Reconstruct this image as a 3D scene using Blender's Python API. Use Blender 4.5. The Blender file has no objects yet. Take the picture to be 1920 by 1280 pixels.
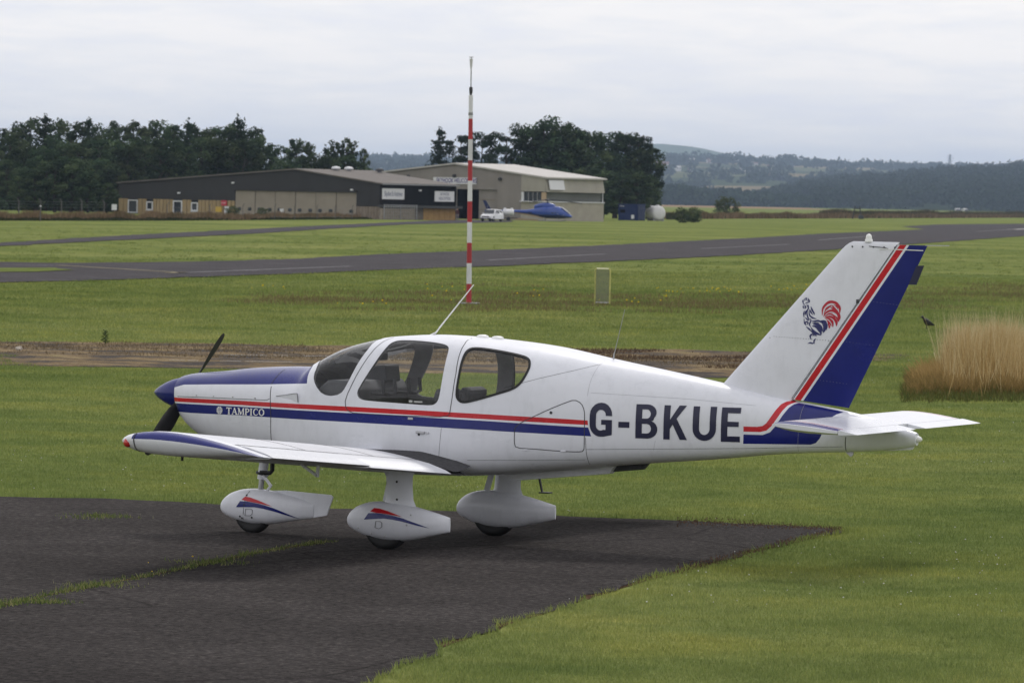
import bpy, bmesh, math, random
import numpy as np
from mathutils import Vector, Matrix, noise
from mathutils.geometry import delaunay_2d_cdt
random.seed(7); rng = np.random.default_rng(7)
sc = bpy.context.scene
# ------------------------------------------------------------------ camera
# world frame = aircraft frame: x aft, y to starboard (away), z up, metres
FPX = 9545.0; CAM = np.array([22.948, -42.385, 3.181]); YAW = -0.426; ROLL = -0.020
PITCH = math.atan((372-640)/FPX)
FW = np.array([math.sin(YAW)*math.cos(PITCH), math.cos(YAW)*math.cos(PITCH), math.sin(PITCH)])
RT = np.array([math.cos(YAW), -math.sin(YAW), 0.0]); UP = np.cross(RT, FW)
_c, _s = math.cos(ROLL), math.sin(ROLL); RT, UP = RT*_c-UP*_s, UP*_c+RT*_s
cd = bpy.data.cameras.new('camera'); cam = bpy.data.objects.new('camera', cd); sc.collection.objects.link(cam)
cd.sensor_width = 36; cd.sensor_fit = 'HORIZONTAL'; cd.lens = FPX/1920*36; cd.clip_start = 1; cd.clip_end = 60000
M = Matrix.Identity(4)
for i in range(3):
    M[i][0] = RT[i]; M[i][1] = UP[i]; M[i][2] = -FW[i]; M[i][3] = CAM[i]
cd.dof.use_dof = True; cd.dof.focus_distance = 49.0; cd.dof.aperture_fstop = 11.0
cam.matrix_world = M; sc.camera = cam
# ------------------------------------------------------------------ sky, sun, exposure
SUN_AZ = math.radians(98)      # direction towards the sun, measured from +x to +y
SUN_EL = math.radians(50)
sun_dir = Vector((math.cos(SUN_AZ)*math.cos(SUN_EL), math.sin(SUN_AZ)*math.cos(SUN_EL), math.sin(SUN_EL)))
w = bpy.data.worlds.new('World'); sc.world = w; w.use_nodes = True
nt = w.node_tree; nt.nodes.clear()
def N(t, typ, **kw):
    n = t.nodes.new(typ)
    for k, v in kw.items(): setattr(n, k, v)
    return n
sky = N(nt, 'ShaderNodeTexSky', sky_type='NISHITA', sun_disc=False, sun_elevation=SUN_EL,
        sun_rotation=math.atan2(sun_dir.x, sun_dir.y), altitude=60, air_density=1.0, dust_density=2.5, ozone_density=1.0)
bg1 = N(nt, 'ShaderNodeBackground'); bg1.inputs[1].default_value = 0.10
bg2 = N(nt, 'ShaderNodeBackground'); bg2.inputs[1].default_value = 1.0
tc = N(nt, 'ShaderNodeTexCoord'); mp = N(nt, 'ShaderNodeMapping'); mp.inputs['Scale'].default_value = (24, 24, 150)
mp2 = N(nt, 'ShaderNodeMapping'); mp2.inputs['Scale'].default_value = (70, 70, 430)
nz = N(nt, 'ShaderNodeTexNoise'); nz.inputs['Scale'].default_value = 1.0; nz.inputs['Detail'].default_value = 7; nz.inputs['Roughness'].default_value = .58; nz.inputs['Distortion'].default_value = .5
nz2 = N(nt, 'ShaderNodeTexNoise'); nz2.inputs['Scale'].default_value = 1.0; nz2.inputs['Detail'].default_value = 5; nz2.inputs['Roughness'].default_value = .5
ad = N(nt, 'ShaderNodeMath', operation='MULTIPLY_ADD'); ad.inputs[1].default_value = .45
rp = N(nt, 'ShaderNodeValToRGB')
e = rp.color_ramp.elements; e[0].position = .52; e[0].color = (.915, .925, .99, 1); e[1].position = .86; e[1].color = (1.05, 1.025, 1.02, 1)
m1 = rp.color_ramp.elements.new(.68); m1.color = (.97, .968, .995, 1)
mx = N(nt, 'ShaderNodeMixShader'); mx.inputs[0].default_value = .9
out = N(nt, 'ShaderNodeOutputWorld'); L = nt.links.new
L(sky.outputs[0], bg1.inputs[0]); L(tc.outputs['Generated'], mp.inputs[0]); L(tc.outputs['Generated'], mp2.inputs[0])
L(mp.outputs[0], nz.inputs['Vector']); L(mp2.outputs[0], nz2.inputs['Vector'])
L(nz2.outputs['Fac'], ad.inputs[0]); L(nz.outputs['Fac'], ad.inputs[2]); L(ad.outputs[0], rp.inputs[0])
# hazy bright cloud: a touch paler round the horizon than overhead
sxz = N(nt, 'ShaderNodeSeparateXYZ'); L(tc.outputs['Generated'], sxz.inputs[0]); cl0 = N(nt, 'ShaderNodeMath', operation='MAXIMUM'); cl0.inputs[1].default_value = 0.0; L(sxz.outputs[2], cl0.inputs[0])
gr = N(nt, 'ShaderNodeMath', operation='MULTIPLY_ADD'); gr.inputs[1].default_value = -.08; gr.inputs[2].default_value = 1.0; L(cl0.outputs[0], gr.inputs[0]); L(gr.outputs[0], bg2.inputs[1])
L(rp.outputs[0], bg2.inputs[0]); L(bg1.outputs[0], mx.inputs[1]); L(bg2.outputs[0], mx.inputs[2]); L(mx.outputs[0], out.inputs['Surface'])
sl = bpy.data.lights.new('sun', 'SUN'); sl.energy = 1.35; sl.angle = math.radians(12); sl.color = (1, .965, .91)
so = bpy.data.objects.new('sun', sl); sc.collection.objects.link(so)
so.rotation_euler = (-sun_dir).to_track_quat('-Z', 'Y').to_euler(); so.location = (0, 0, 60)
vs = sc.view_settings; vs.view_transform = 'Standard'; vs.look = 'None'; vs.gamma = 1; vs.exposure = 0.14; vs.use_curve_mapping = False
sc.cycles.use_denoising = True; sc.cycles.max_bounces = 8; sc.cycles.transparent_max_bounces = 24; sc.cycles.volume_bounces = 0
sc.cycles.use_adaptive_sampling = True; sc.cycles.adaptive_threshold = 0.01
# ------------------------------------------------------------------ layout helpers
def ray(px, py): return FW + RT*((px-960)/FPX) + UP*((640-py)/FPX)
def spot(px, py, z=0.0):
    """ground point that the photograph shows at px,py"""
    d = ray(px, py); t = (z-CAM[2])/d[2]; p = CAM+t*d; return Vector((p[0], p[1], z))
def atD(px, py, D):
    d = ray(px, py); p = CAM+D*d; return Vector(p)
FH = Vector((math.sin(YAW), math.cos(YAW), 0)); RH = Vector((math.cos(YAW), -math.sin(YAW), 0)); FACE = -YAW   # heading of a thing that faces the camera squarely
def lay(a, D, z=0.0):
    p = Vector((CAM[0], CAM[1], 0)) + RH*a + FH*D; p.z = z; return p
def inpoly(P, X, Y):
    P = np.asarray(P); r = np.zeros(len(X), bool); n = len(P); j = n-1
    for i in range(n):
        xi, yi = P[i]; xj, yj = P[j]
        c = ((yi > Y) != (yj > Y)) & (X < (xj-xi)*(Y-yi)/((yj-yi) if yj != yi else 1e-12)+xi); r ^= c; j = i
    return r
# ------------------------------------------------------------------ object helpers
COL = sc.collection
def tag(o, label=None, cat=None, group=None, kind=None):
    if label: o['label'] = label
    if cat: o['category'] = cat
    if group: o['group'] = group
    if kind: o['kind'] = kind
    return o
def thing(name, label, cat, loc=(0, 0, 0), rz=0.0, group=None, scale=None):
    o = bpy.data.objects.new(name, None); COL.objects.link(o); o.empty_display_size = .2
    o.location = loc; o.rotation_euler = (0, 0, rz)
    if scale: o.scale = (scale,)*3 if not hasattr(scale, '__len__') else scale
    return tag(o, label, cat, group)
def copy_tree(o, parent=None):
    c = o.copy(); COL.objects.link(c); c.parent = parent
    for ch in list(o.children): copy_tree(ch, c)
    return c
class MB:
    def __init__(s): s.v = []; s.f = []; s.m = []; s.n = None
    def quad(s, a, b, c, d, mat=0):
        k = len(s.v); s.v += [tuple(a), tuple(b), tuple(c), tuple(d)]; s.f.append((k, k+1, k+2, k+3)); s.m.append(mat); return s
    def poly(s, pts, mat=0):
        k = len(s.v); s.v += [tuple(p) for p in pts]; s.f.append(tuple(range(k, k+len(pts)))); s.m.append(mat); return s
    def box(s, c, d, rz=0.0, mat=0, rot=None, taper=1.0):
        k = len(s.v); R = rot if rot is not None else Matrix.Rotation(rz, 3, 'Z')
        for sz in (-1, 1):
            t = taper if sz > 0 else 1
            for sx, sy in ((-1, -1), (1, -1), (1, 1), (-1, 1)):
                q = R @ Vector((sx*d[0]/2*t, sy*d[1]/2*t, sz*d[2]/2)); s.v.append((c[0]+q.x, c[1]+q.y, c[2]+q.z))
        for f in ((3, 2, 1, 0), (4, 5, 6, 7), (0, 1, 5, 4), (1, 2, 6, 5), (2, 3, 7, 6), (3, 0, 4, 7)):
            s.f.append(tuple(k+i for i in f)); s.m.append(mat)
        return s
    def beam(s, a, b, wx, wy=None, mat=0):
        a = Vector(a); b = Vector(b); d = b-a; q = d.to_track_quat('Z', 'Y').to_matrix()
        return s.box((a+b)/2, (wx, wy or wx, d.length), rot=q, mat=mat)
    def tube(s, pts, r, n=10, mat=0, cap=True, sq=None):
        pts = [Vector(p) for p in pts]; R = list(r) if hasattr(r, '__len__') else [r]*len(pts); k0 = len(s.v); prev = None
        for i, p in enumerate(pts):
            t = (pts[min(i+1, len(pts)-1)]-pts[max(i-1, 0)]); t = t.normalized() if t.length > 1e-9 else Vector((0, 0, 1))
            if prev is None: ref = Vector((0, 0, 1)) if abs(t.z) < .9 else Vector((1, 0, 0)); u = t.cross(ref).normalized()
            else: u = (prev-t*prev.dot(t)).normalized()
            v = t.cross(u); prev = u
            for j in range(n):
                a = 2*math.pi*j/n; q = p+u*(R[i]*math.cos(a))+v*(R[i]*math.sin(a)*(sq or 1)); s.v.append(tuple(q))
        for i in range(len(pts)-1):
            for j in range(n):
                a = k0+i*n+j; b = k0+i*n+(j+1) % n; s.f.append((a, b, b+n, a+n)); s.m.append(mat)
        if cap:
            s.f.append(tuple(k0+j for j in range(n))[::-1]); s.m.append(mat)
            s.f.append(tuple(k0+(len(pts)-1)*n+j for j in range(n))); s.m.append(mat)
        return s
    def lathe(s, prof, c=(0, 0, 0), axis='Z', n=20, mat=0):
        k0 = len(s.v); ax = {'X': 0, 'Y': 1, 'Z': 2}[axis]; o = [i for i in range(3) if i != ax]
        for r, h in prof:
            for j in range(n):
                a = 2*math.pi*j/n; p = [0, 0, 0]; p[ax] = c[ax]+h; p[o[0]] = c[o[0]]+r*math.cos(a); p[o[1]] = c[o[1]]+r*math.sin(a); s.v.append(tuple(p))
        for i in range(len(prof)-1):
            for j in range(n):
                a = k0+i*n+j; b = k0+i*n+(j+1) % n; s.f.append((a, b, b+n, a+n)); s.m.append(mat)
        s.f.append(tuple(k0+j for j in range(n))[::-1]); s.m.append(mat)
        s.f.append(tuple(k0+(len(prof)-1)*n+j for j in range(n))); s.m.append(mat)
        return s
    def prism(s, pts, d, mat=0):
        """pts 3d polygon extruded by vector d"""
        k = len(s.v); n = len(pts); d = Vector(d)
        s.v += [tuple(p) for p in pts]+[tuple(Vector(p)+d) for p in pts]
        s.f.append(tuple(range(k, k+n))[::-1]); s.m.append(mat); s.f.append(tuple(range(k+n, k+2*n))); s.m.append(mat)
        for i in range(n): j = (i+1) % n; s.f.append((k+i, k+j, k+n+j, k+n+i)); s.m.append(mat)
        return s
    def build(s, name, mats, parent=None, smooth=None, bevel=0, fix=True, normals=None):
        me = bpy.data.meshes.new(name); me.from_pydata(s.v, [], s.f)
        if not isinstance(mats, (list, tuple)): mats = [mats]
        for m in mats: me.materials.append(m)
        if len(mats) > 1: me.polygons.foreach_set('material_index', s.m)
        if fix:
            bm = bmesh.new(); bm.from_mesh(me); bmesh.ops.recalc_face_normals(bm, faces=bm.faces); bm.to_mesh(me); bm.free()
        if normals is not None:
            me.polygons.foreach_set('use_smooth', [True]*len(me.polygons)); me.normals_split_custom_set_from_vertices(normals)
        elif smooth is not None:
            me.polygons.foreach_set('use_smooth', [True]*len(me.polygons))
            if smooth < 179: me.set_sharp_from_angle(angle=math.radians(smooth))
        o = bpy.data.objects.new(name, me); COL.objects.link(o); o.parent = parent
        if bevel:
            b = o.modifiers.new('bevel', 'BEVEL'); b.width = bevel; b.segments = 2; b.limit_method = 'ANGLE'; b.angle_limit = math.radians(40)
        return o
# ------------------------------------------------------------------ materials
def nodes(name):
    m = bpy.data.materials.new(name); m.use_nodes = True; t = m.node_tree; b = t.nodes['Principled BSDF']; return m, t, b
def noise_tex(t, scale, detail=4, rough=.55, coord='Object', vec=None, mscale=None, dist=0):
    n = N(t, 'ShaderNodeTexNoise'); n.inputs['Scale'].default_value = scale; n.inputs['Detail'].default_value = detail; n.inputs['Roughness'].default_value = rough; n.inputs['Distortion'].default_value = dist
    if vec is None:
        c = N(t, 'ShaderNodeTexCoord'); vec = c.outputs[coord]
    if mscale:
        mm = N(t, 'ShaderNodeMapping'); mm.inputs['Scale'].default_value = mscale; t.links.new(vec, mm.inputs[0]); vec = mm.outputs[0]
    t.links.new(vec, n.inputs['Vector']); return n
def ramp(t, src, stops):
    r = N(t, 'ShaderNodeValToRGB'); el = r.color_ramp.elements
    el[0].position = stops[0][0]; el[0].color = (*stops[0][1], 1); el[1].position = stops[-1][0]; el[1].color = (*stops[-1][1], 1)
    for p, c in stops[1:-1]: q = el.new(p); q.color = (*c, 1)
    t.links.new(src, r.inputs[0]); return r
def bump(t, b, src, strength=.3, dist=.02):
    n = N(t, 'ShaderNodeBump'); n.inputs['Strength'].default_value = strength; n.inputs['Distance'].default_value = dist
    t.links.new(src, n.inputs['Height']); t.links.new(n.outputs[0], b.inputs['Normal']); return n
def mixc(t, fac, a, b, mode='MIX'):
    n = N(t, 'ShaderNodeMix', data_type='RGBA', blend_type=mode)
    for s, v in ((0, fac), (6, a), (7, b)):
        if hasattr(v, 'links') or hasattr(v, 'is_linked'): t.links.new(v, n.inputs[s])
        else: n.inputs[s].default_value = v if s == 0 else (*v, 1) if len(v) == 3 else v
    return n.outputs[2]
def mat(name, col, rough=.5, metal=0.0, coat=0.0, var=0.0, vscale=3.0, spec=None, bumps=0.0, bscale=40.0, coord='Object', mscale=None):
    m, t, b = nodes(name); b.inputs['Base Color'].default_value = (*col, 1); b.inputs['Roughness'].default_value = rough
    b.inputs['Metallic'].default_value = metal; b.inputs['Coat Weight'].default_value = coat; b.inputs['Coat Roughness'].default_value = .08
    if spec is not None: b.inputs['Specular IOR Level'].default_value = spec
    if var:
        n = noise_tex(t, vscale, 5, .6, coord, mscale=mscale)
        r = ramp(t, n.outputs['Fac'], [(.3, tuple(max(0, c*(1-var)) for c in col)), (.7, tuple(min(1, c*(1+var)) for c in col))]); t.links.new(r.outputs[0], b.inputs['Base Color'])
        r2 = N(t, 'ShaderNodeMapRange'); r2.inputs[3].default_value = max(.02, rough*.8); r2.inputs[4].default_value = min(1, rough*1.25); t.links.new(n.outputs['Fac'], r2.inputs[0]); t.links.new(r2.outputs[0], b.inputs['Roughness'])
    if bumps: bump(t, b, noise_tex(t, bscale, 4, .6, coord).outputs['Fac'], bumps, .02)
    return m
# ================================================================== GROUND
def structure(o): o['kind'] = 'structure'; return o
def worldpos(t): g = N(t, 'ShaderNodeNewGeometry'); return g.outputs['Position']
def grass_colour(t):
    """patchy pasture colour shared by the turf sheet and its blades"""
    p = worldpos(t)
    a = noise_tex(t, .045, 5, .6, vec=p); b = noise_tex(t, .42, 4, .6, vec=p); c = noise_tex(t, 2.6, 3, .6, vec=p)
    r1 = ramp(t, a.outputs['Fac'], [(.32, (.115, .148, .050)), (.5, (.158, .188, .064)), (.68, (.215, .232, .090))])
    r2 = ramp(t, b.outputs['Fac'], [(.28, (.66, .74, .72)), (.5, (1, 1, 1)), (.72, (1.30, 1.16, 1.0))])
    r3 = ramp(t, c.outputs['Fac'], [(.25, (.80, .82, .8)), (.6, (1.05, 1.05, 1.0)), (.8, (1.2, 1.1, 1.05))])
    return mixc(t, 1.0, mixc(t, 1.0, r1.outputs[0], r2.outputs[0], 'MULTIPLY'), r3.outputs[0], 'MULTIPLY')
def ground_mat(name, dry=False):
    m, t, b = nodes(name); col = grass_colour(t); t.links.new(col, b.inputs['Base Color']); b.inputs['Roughness'].default_value = 1; b.inputs['Specular IOR Level'].default_value = 0
    n = noise_tex(t, 7, 5, .7, vec=worldpos(t)); n2 = noise_tex(t, .8, 3, .6, vec=worldpos(t)); ad_ = N(t, 'ShaderNodeMath', operation='ADD'); t.links.new(n.outputs['Fac'], ad_.inputs[0]); t.links.new(n2.outputs['Fac'], ad_.inputs[1])
    bump(t, b, ad_.outputs[0], .8, .12); return m
TURF = ground_mat('mown_turf')
gxs = [-29000, -15000, -6000, -3500, -2000, -1200, -800, -600, -450, -350, -260, -200, -150, -110, -80, -55, -35, -20, -8, 2, 12, 22, 32, 45, 65, 100, 200, 500, 1200, 3000, 9500, 29000]; gys = [-600, -200, -80, -50, -35, -22, -12, -4, 4, 12, 20, 30, 42, 56, 72, 90, 110, 135, 160, 190, 230, 280, 340, 410, 490, 580, 680, 800, 950, 1150, 1400, 1800, 2400, 3300, 4800, 7000, 11000, 22000]
B = MB(); B.v = [(x, y, 0) for y in gys for x in gxs]; nx_ = len(gxs); B.f = [(j*nx_+i, j*nx_+i+1, (j+1)*nx_+i+1, (j+1)*nx_+i) for j in range(len(gys)-1) for i in range(nx_-1)]; B.m = [0]*len(B.f)
structure(B.build('ground', TURF))
def asphalt(name, col=(.052, .047, .046), light=.35):
    m, t, b = nodes(name); p = worldpos(t)
    a = noise_tex(t, .35, 6, .65, vec=p, dist=.3); s_ = noise_tex(t, 16, 7, .88, vec=p); v = N(t, 'ShaderNodeTexVoronoi'); v.inputs['Scale'].default_value = 120; t.links.new(p, v.inputs['Vector'])
    r1 = ramp(t, a.outputs['Fac'], [(.3, tuple(c*(1-light*.8) for c in col)), (.5, col), (.72, tuple(c*(1+light) for c in col))]); r2 = ramp(t, s_.outputs['Fac'], [(.38, (.34,)*3), (.5, (.95,)*3), (.58, (1.5, 1.48, 1.45)), (.68, (2.9, 2.8, 2.7))])
    r3 = ramp(t, v.outputs['Distance'], [(.0, (1.15,)*3), (.6, (.85,)*3)])
    cr = N(t, 'ShaderNodeTexVoronoi', feature='DISTANCE_TO_EDGE'); cr.inputs['Scale'].default_value = .22; wv = noise_tex(t, 1.2, 4, .6, vec=p); mm = N(t, 'ShaderNodeMix', data_type='VECTOR'); mm.inputs[0].default_value = .12; t.links.new(p, mm.inputs[4]); t.links.new(wv.outputs['Color'], mm.inputs[5]); t.links.new(mm.outputs[1], cr.inputs['Vector'])
    r4 = ramp(t, cr.outputs['Distance'], [(.0, (.62,)*3), (.006, (1,)*3)])
    c = mixc(t, 1, mixc(t, 1, r1.outputs[0], r2.outputs[0], 'MULTIPLY'), r3.outputs[0], 'MULTIPLY'); c = mixc(t, 1, c, r4.outputs[0], 'MULTIPLY'); t.links.new(c, b.inputs['Base Color'])
    b.inputs['Roughness'].default_value = .95; b.inputs['Specular IOR Level'].default_value = .02; bump(t, b, s_.outputs['Fac'], .8, .02); return m
APRON = asphalt('weathered_apron_asphalt'); RUN = asphalt('runway_asphalt', (.072, .067, .072), .3)
def jag(P, amp, step, seed=0):
    """world polygon with a ragged outline"""
    o = []; n = len(P)
    for i in range(n):
        a = P[i]; b = P[(i+1) % n]; d = (b-a).length; k = max(1, int(d/step))
        for q in range(k):
            p = a+(b-a)*(q/k); nn = Vector((noise.noise((p.x*.9, p.y*.9, seed)), noise.noise((p.x*.9, p.y*.9, seed+7)), 0)); n2 = Vector((noise.noise((p.x*4, p.y*4, seed+3)), noise.noise((p.x*4, p.y*4, seed+9)), 0)); o.append(p+nn*amp+n2*amp*.5)
    return o
def sheet(name, P, z, m, n_ear=True):
    P2_ = [Vector((p.x, p.y)) for p in P]; r_ = delaunay_2d_cdt(P2_, [(i, (i+1) % len(P2_)) for i in range(len(P2_))], [], 0, 1e-4, False)
    cc = np.array([[sum(r_[0][i].x for i in f)/3, sum(r_[0][i].y for i in f)/3] for f in r_[2]]); ins_ = inpoly([(p.x, p.y) for p in P], cc[:, 0], cc[:, 1]); me = bpy.data.meshes.new(name); me.from_pydata([(v.x, v.y, z) for v in r_[0]], [], [list(f) for f, k in zip(r_[2], ins_) if k])
    bm = bmesh.new(); bm.from_mesh(me)
    for f in bm.faces:
        f.normal_update()
        if f.normal.z < 0: f.normal_flip()
    bm.to_mesh(me); bm.free(); me.materials.append(m); o = bpy.data.objects.new(name, me); COL.objects.link(o); return structure(o)
apron_px = [(-60, 930), (0, 932), (200, 936), (420, 947), (640, 955), (850, 960), (1050, 968), (1250, 976), (1420, 984), (1560, 991), (1580, 996), (1500, 1016), (1400, 1036), (1290, 1068), (1200, 1090), (1080, 1130), (950, 1172), (850, 1207), (760, 1243), (690, 1285), (600, 1340), (-60, 1400)]
AP = [spot(*p) for p in apron_px]; AP_J = jag(AP, .14, .12, 1)
sheet('apron', AP_J, .010, APRON)
m, t, b = nodes('bare_mossy_earth'); p = worldpos(t); n = noise_tex(t, 5, 5, .7, vec=p); r = ramp(t, n.outputs['Fac'], [(.3, (.035, .026, .020)), (.5, (.075, .045, .030)), (.7, (.13, .095, .055))]); t.links.new(r.outputs[0], b.inputs['Base Color']); b.inputs['Roughness'].default_value = 1; b.inputs['Specular IOR Level'].default_value = 0; bump(t, b, noise_tex(t, 30, 4, .7, vec=p).outputs['Fac'], .8, .03); EARTH = m
cx_, cy_ = sum(p.x for p in AP)/len(AP), sum(p.y for p in AP)/len(AP)
def grow(P, k): return [p+Vector((p.x-cx_, p.y-cy_, 0)).normalized()*k for p in P]
sheet('bare_earth_verge', jag(grow(AP, .02), .05, .15, 5), .005, EARTH)
# disused strip: dead grass over broken tarmac
strip_px = [(-60, 641), (200, 641), (620, 647), (1000, 653), (1300, 657), (1500, 662), (1700, 665), (1700, 671), (1500, 690), (1400, 706), (1300, 711), (1100, 702), (800, 699), (420, 692), (200, 688), (-60, 684)]
ST_P = [spot(*p) for p in strip_px]
m, t, b = nodes('disused_strip'); p = worldpos(t); n = noise_tex(t, .55, 6, .68, vec=p, dist=.4); r = ramp(t, n.outputs['Fac'], [(.34, (.065, .060, .061)), (.46, (.10, .09, .082)), (.52, (.17, .13, .085)), (.62, (.25, .20, .125)), (.75, (.13, .14, .05))]); n2 = noise_tex(t, 7, 8, .85, vec=p); r2 = ramp(t, n2.outputs['Fac'], [(.34, (.40, .39, .38)), (.5, (.95, .93, .9)), (.66, (1.7, 1.65, 1.6))])
t.links.new(mixc(t, 1, r.outputs[0], r2.outputs[0], 'MULTIPLY'), b.inputs['Base Color']); b.inputs['Roughness'].default_value = 1; b.inputs['Specular IOR Level'].default_value = 0; bump(t, b, n2.outputs['Fac'], .6, .05); STRIPM = m
sheet('disused_strip', jag(ST_P, .9, .5, 2), .006, STRIPM)
run_px = [(-60, 533), (0, 531), (200, 526), (480, 517), (700, 508), (960, 498), (1200, 488), (1400, 478), (1600, 466), (1740, 456), (1850, 448), (1990, 438), (1990, 419), (1760, 421), (1690, 425), (1735, 430), (1700, 432), (1550, 438), (1400, 447), (1200, 457), (960, 468), (700, 478), (560, 486), (380, 491), (250, 493), (100, 494), (0, 492), (-60, 492)]
RUN_P = [spot(*p) for p in run_px]; sheet('runway', jag(RUN_P, .5, 2.0, 3), .03, RUN)
isl_px = [(-60, 504), (0, 504), (100, 504), (140, 508), (60, 511.5), (-60, 512)]; sheet('grass_island', jag([spot(*p) for p in isl_px], .3, .8, 4), .05, TURF)
tax_px = [(-60, 464), (0, 462), (240, 450), (480, 438), (620, 429), (760, 421), (960, 416.5), (960, 413.5), (850, 412.5), (720, 418), (620, 422.5), (480, 429.5), (240, 441.5), (0, 456), (-60, 459)]
TAX_P = [spot(*p) for p in tax_px]; sheet('taxiway', jag(TAX_P, .5, 3.0, 6), .03, RUN)
LINEM = mat('worn_white_line', (.46, .45, .43), .9, var=.45, vscale=1.6, spec=.05, coord='Object'); LINER = mat('faded_runway_paint', (.20, .195, .20), .9, var=.35, vscale=.6, spec=.03); LINEY = mat('worn_yellow_line', (.24, .21, .14), .9, var=.4, vscale=1.6, spec=.05)
def line(px1, px2, wd, m, z=.045, name='painted_line', label=None):
    a = spot(*px1, z); b_ = spot(*px2, z); d = (b_-a).normalized(); s_ = Vector((-d.y, d.x, 0))*wd/2
    o = MB().quad(a-s_, b_-s_, b_+s_, a+s_).build(name, m); return structure(o)
line((345, 511), (657, 499), .35, LINER); line((110, 497), (345, 511), .4, LINEY); line((315, 511.5), (350, 510), .4, LINEY)
for a, b_ in (((915, 487.5), (1135, 476)), ((1315, 466), (1480, 458)), ((1535, 450), (1640, 442)), ((1830, 434), (1990, 424)), ((10, 496), (100, 497.5))): line(a, b_, .35, LINER)
line((1895, 430), (1990, 428), 1.6, LINEM)
for a, b_ in (((317, 674.5), (347, 675)), ((352, 675.2), (372, 675.8)), ((412, 676), (452, 676.8)), ((460, 677), (548, 678)), ((420, 665), (500, 665.8)), ((508, 666), (540, 666.3)), ((570, 666.8), (640, 667.5)), ((690, 672), (760, 672.5))): line(a, b_, .11, LINEM, .012)
# ================================================================== AIRCRAFT
def paint(name, col, rough=.28, grime=.10):
    m, t, b = nodes(name)
    n = noise_tex(t, 1.3, 6, .62, 'Object', mscale=(1, 1, 2.2)); n2 = noise_tex(t, 14, 3, .6, 'Object', mscale=(1, 1, .35))
    r = ramp(t, n.outputs['Fac'], [(.35, tuple(c*(1-grime) for c in col)), (.62, col)])
    r2 = ramp(t, n2.outputs['Fac'], [(.28, (1-grime*.9,)*3), (.5, (1, 1, 1))])
    t.links.new(mixc(t, 1.0, r.outputs[0], r2.outputs[0], 'MULTIPLY'), b.inputs['Base Color'])
    mr = N(t, 'ShaderNodeMapRange'); mr.inputs[3].default_value = rough*.8; mr.inputs[4].default_value = rough*1.35; t.links.new(n.outputs['Fac'], mr.inputs[0]); t.links.new(mr.outputs[0], b.inputs['Roughness'])
    b.inputs['Coat Weight'].default_value = .15; b.inputs['Coat Roughness'].default_value = .14; b.inputs['Specular IOR Level'].default_value = .4
    n3 = noise_tex(t, 2.6, 2, .5, 'Object'); bump(t, b, n3.outputs['Fac'], .09, .02)
    return m
WHITE = paint('white_aircraft_paint', (.72, .73, .785), .27, .07); BLUE = paint('blue_aircraft_paint', (.006, .012, .155), .24, .12); RED = paint('red_aircraft_paint', (.52, .010, .020), .25, .12)
WINGW = paint('chalky_white_wing_paint', (.60, .61, .655), .55, .07); NAVY = paint('navy_lettering', (.010, .011, .045), .35, .1); SEAM = mat('panel_gap', (.035, .035, .04), .7); DARK = mat('dark_cabin_trim', (.055, .056, .064), .75, var=.3, vscale=8)
LINING = mat('cabin_lining', (.27, .27, .285), .85, var=.2, vscale=6); RUBBER = mat('black_rubber', (.012, .012, .013), .65, var=.3, vscale=20); METAL = mat('bare_metal', (.42, .42, .44), .35, metal=.9, var=.15, vscale=20)
BLACKP = mat('black_propeller_paint', (.012, .012, .013), .55, spec=.2, var=.3, vscale=10); GREYP = mat('grey_walkway_grip', (.07, .07, .075), .95, spec=.05, var=.25, vscale=30, bumps=.3, bscale=180)
WHITE_PL = mat('white_plastic', (.78, .78, .77), .4, var=.05)
def glassmat(name, tint, fres=1.38, rough=.02):
    m = bpy.data.materials.new(name); m.use_nodes = True; t = m.node_tree; t.nodes.clear()
    tr = N(t, 'ShaderNodeBsdfTransparent'); tr.inputs[0].default_value = (*tint, 1); gl = N(t, 'ShaderNodeBsdfGlossy'); gl.inputs['Roughness'].default_value = rough; gl.inputs[0].default_value = (1, 1, 1, 1)
    f = N(t, 'ShaderNodeFresnel'); f.inputs[0].default_value = fres; mxx = N(t, 'ShaderNodeMixShader'); o = N(t, 'ShaderNodeOutputMaterial')
    t.links.new(f.outputs[0], mxx.inputs[0]); t.links.new(tr.outputs[0], mxx.inputs[1]); t.links.new(gl.outputs[0], mxx.inputs[2]); t.links.new(mxx.outputs[0], o.inputs[0]); return m
GLASS = glassmat('smoked_perspex', (.975, .98, .975)); GLASS2 = glassmat('windscreen_perspex', (.93, .945, .95))
REDGL = mat('red_lens', (.45, .02, .02), .15, coat=.6)

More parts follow.
